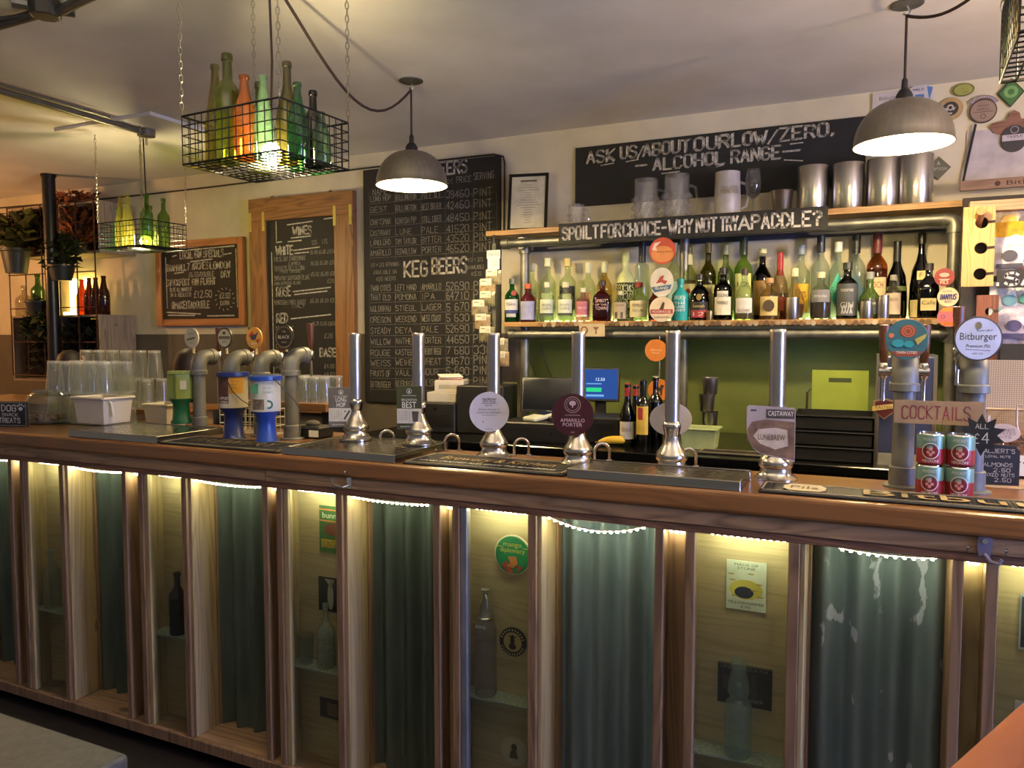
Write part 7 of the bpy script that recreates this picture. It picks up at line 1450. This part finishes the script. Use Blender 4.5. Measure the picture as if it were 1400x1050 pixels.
add(MB().lathe([(.006, -.59), (.02, -.6), (.02, -.66)], 14), 'lamp_holder', M_BLACK, t, smooth=True); add(MB().sphere((0, 0, -.70), .045, 16, 1.1), 'bulb', emit('#ffd9a0', 420, 'added_snack_glow'), t, smooth=True)
# ================================================================ stool bench in front of the bar
c = atz(178, 1029, .47)
t = thing('padded_bench', 'grey padded bench top in the bottom left corner', 'bench', (c.x, c.y, 0))
add(MB().b2(-1.3, 0, -.42, 0, .40, .47), 'seat_pad', flat('#4c4947', .55, 0, .12, 40, .15), t, bev=.018, segs=3)
add(MB().b2(-1.28, -.02, -.40, -.02, .36, .40), 'frame', M_BLACK, t)
for x in (-1.26, -.08):
    for y in (-.38, -.08): add(MB().b2(x, x + .05, y, y + .05, 0, .36), 'leg', M_BLACK, t)
# ================================================================ people seated beyond the bar, mostly hidden
def skin_body(name, pts, edges, radii, mat, parent):
    me = bpy.data.meshes.new(name); me.from_pydata(pts, edges, []); o = bpy.data.objects.new(name, me); C.objects.link(o); me.materials.append(mat)
    m = o.modifiers.new('skin', 'SKIN'); s = o.modifiers.new('sub', 'SUBSURF'); s.levels = 2; s.render_levels = 2
    for v, r in zip(me.skin_vertices[0].data, radii): v.radius = r if isinstance(r, tuple) else (r, r)
    me.skin_vertices[0].data[0].use_root = True; m.use_smooth_shade = True
    if parent: o.parent = parent
    return o
def seated(px, py_top, Y, label, hair, shirt, turn):
    top = aty(px, py_top, Y); hz = top.z; k = hz / 1.62
    t = thing('person', label, 'person', (top.x, Y, 0), turn)
    P = [(0, 0, .62), (0, .0, .85), (0, .01, 1.12), (0, .0, 1.28), (0, -.01, 1.36), (.19, 0, 1.22), (-.19, 0, 1.22), (.25, -.04, .96), (-.25, -.04, .96), (.14, -.26, .94), (-.14, -.26, .94), (.10, -.03, .60), (-.10, -.03, .60), (.11, -.44, .62), (-.11, -.44, .62), (.11, -.44, .30), (-.11, -.44, .30), (.11, -.42, .06), (-.11, -.42, .06), (.11, -.56, .04), (-.11, -.56, .04)]
    E_ = [(0, 1), (1, 2), (2, 3), (3, 4), (2, 5), (2, 6), (5, 7), (6, 8), (7, 9), (8, 10), (0, 11), (0, 12), (11, 13), (12, 14), (13, 15), (14, 16), (15, 17), (16, 18), (17, 19), (18, 20)]
    rd = [.15, (.16, .11), (.17, .11), .07, .055, .07, .07, .045, .045, .03, .03, .09, .09, .065, .065, .05, .05, .04, .04, .035, .035]
    skin_body('body', [(x * k, y * k, z * k) for x, y, z in P], E_, [tuple(q * k for q in r) if isinstance(r, tuple) else r * k for r in rd], shirt, t)
    sk = flat('#b08068', .5, 0, .05); zc_ = 1.50 * k
    head = add(MB().lathe([(.001, -.12), (.045, -.115), (.062, -.07), (.074, -.01), (.076, .04), (.060, .09), (.03, .115), (.001, .12)], 16, (0, -.02, zc_), False, False), 'head', sk, t, smooth=True)
    add(MB().at(Matrix.Translation((0, -.09, zc_ - .02))).prism([(-.012, -.02), (.012, -.02), (.006, .025), (-.006, .025)], -.025, .01), 'nose', sk, head)
    for s in (-1, 1): add(MB().sphere((s * .078, -.01, zc_ - .01), .018, 8, 1.5), 'ear', sk, head); add(MB().sphere((s * .03, -.088, zc_ + .005), .010, 8), 'eye', flat('#20160f', .3), head)
    add(MB().b2(-.025, .025, -.094, -.085, zc_ - .065, zc_ - .057), 'mouth', flat('#7a3c34', .5), head)
    add(MB().lathe([(.082, -.06), (.09, -.0), (.09, .05), (.07, .105), (.035, .132), (.001, .138)], 16, (0, .012, zc_), True, False), 'hair', hair, t, smooth=True)
    add(MB().lathe([(.06, -.16), (.082, -.1), (.086, .0)], 14, (0, .045, zc_), True, True), 'hair_back', hair, t, smooth=True)
    st = thing('dining_chair', f'dark chair under the {label.split(" with")[0]}', 'chair', (top.x, Y, 0), turn)
    zs = .50 * k
    add(MB().b2(-.2, .2, -.22, .2, zs - .04, zs), 'seat', M_BLACK, st); add(MB().b2(-.19, .19, .22, .25, zs + .1, zs + .42), 'backrest', M_BLACK, st)
    for x in (-.18, .14):
        for y in (-.2, .2): add(MB().b2(x, x + .04, y, y + .04, 0, zs - .04 if y < 0 else zs + .42), 'leg', M_BLACK, st)
    return t
seated(98, 483, 3.50, 'person seated beyond the glass stack with dark brown hair', flat('#160d0b', .6), flat('#17130f', .8), R(170))
seated(258, 481, 3.35, 'person seated beyond the pipe fonts with dark hair', flat('#1c100d', .6), flat('#221a17', .8), R(-125))
# ================================================================ hand at the lower right edge, close to the camera
HD = .125
def hpx(px, py, dz=0.0): return EYE + ray(px, py) * (HD + dz)
hp = hpx(1411, 1073)
hand = thing('person_hand', 'bare hand whose finger crosses the lower right frame corner', 'hand', hp)
skn = flat('#bb6a45', .5, 0, .06, 60, .05)
hq = [(2500, 700, .05), (1990, 760, .03), (1700, 845, .012), (1560, 950, .004), (1440, 1048, 0), (1330, 1140, -.004), (1255, 1200, -.006), (1790, 950, .02), (1620, 1080, .014), (1490, 1200, .008), (1400, 1290, .002),
      (1860, 1050, .03), (1700, 1200, .024), (1590, 1310, .016), (1930, 1140, .04), (1800, 1290, .034), (1710, 1380, .028), (1960, 640, .0), (1850, 560, -.012), (1740, 520, -.02)]
hv = [tuple(hpx(*q) - hp) for q in hq]
he = [(0, 1), (1, 2), (2, 3), (3, 4), (4, 5), (5, 6), (1, 7), (7, 8), (8, 9), (9, 10), (1, 11), (11, 12), (12, 13), (1, 14), (14, 15), (15, 16), (1, 17), (17, 18), (18, 19)]
hr = [.030, .028, .012, .0102, .0094, .0086, .006, .0125, .0105, .0095, .007, .012, .0098, .0075, .011, .009, .007, .013, .011, .008]
ob = skin_body('hand_body', hv, he, hr, skn, hand)
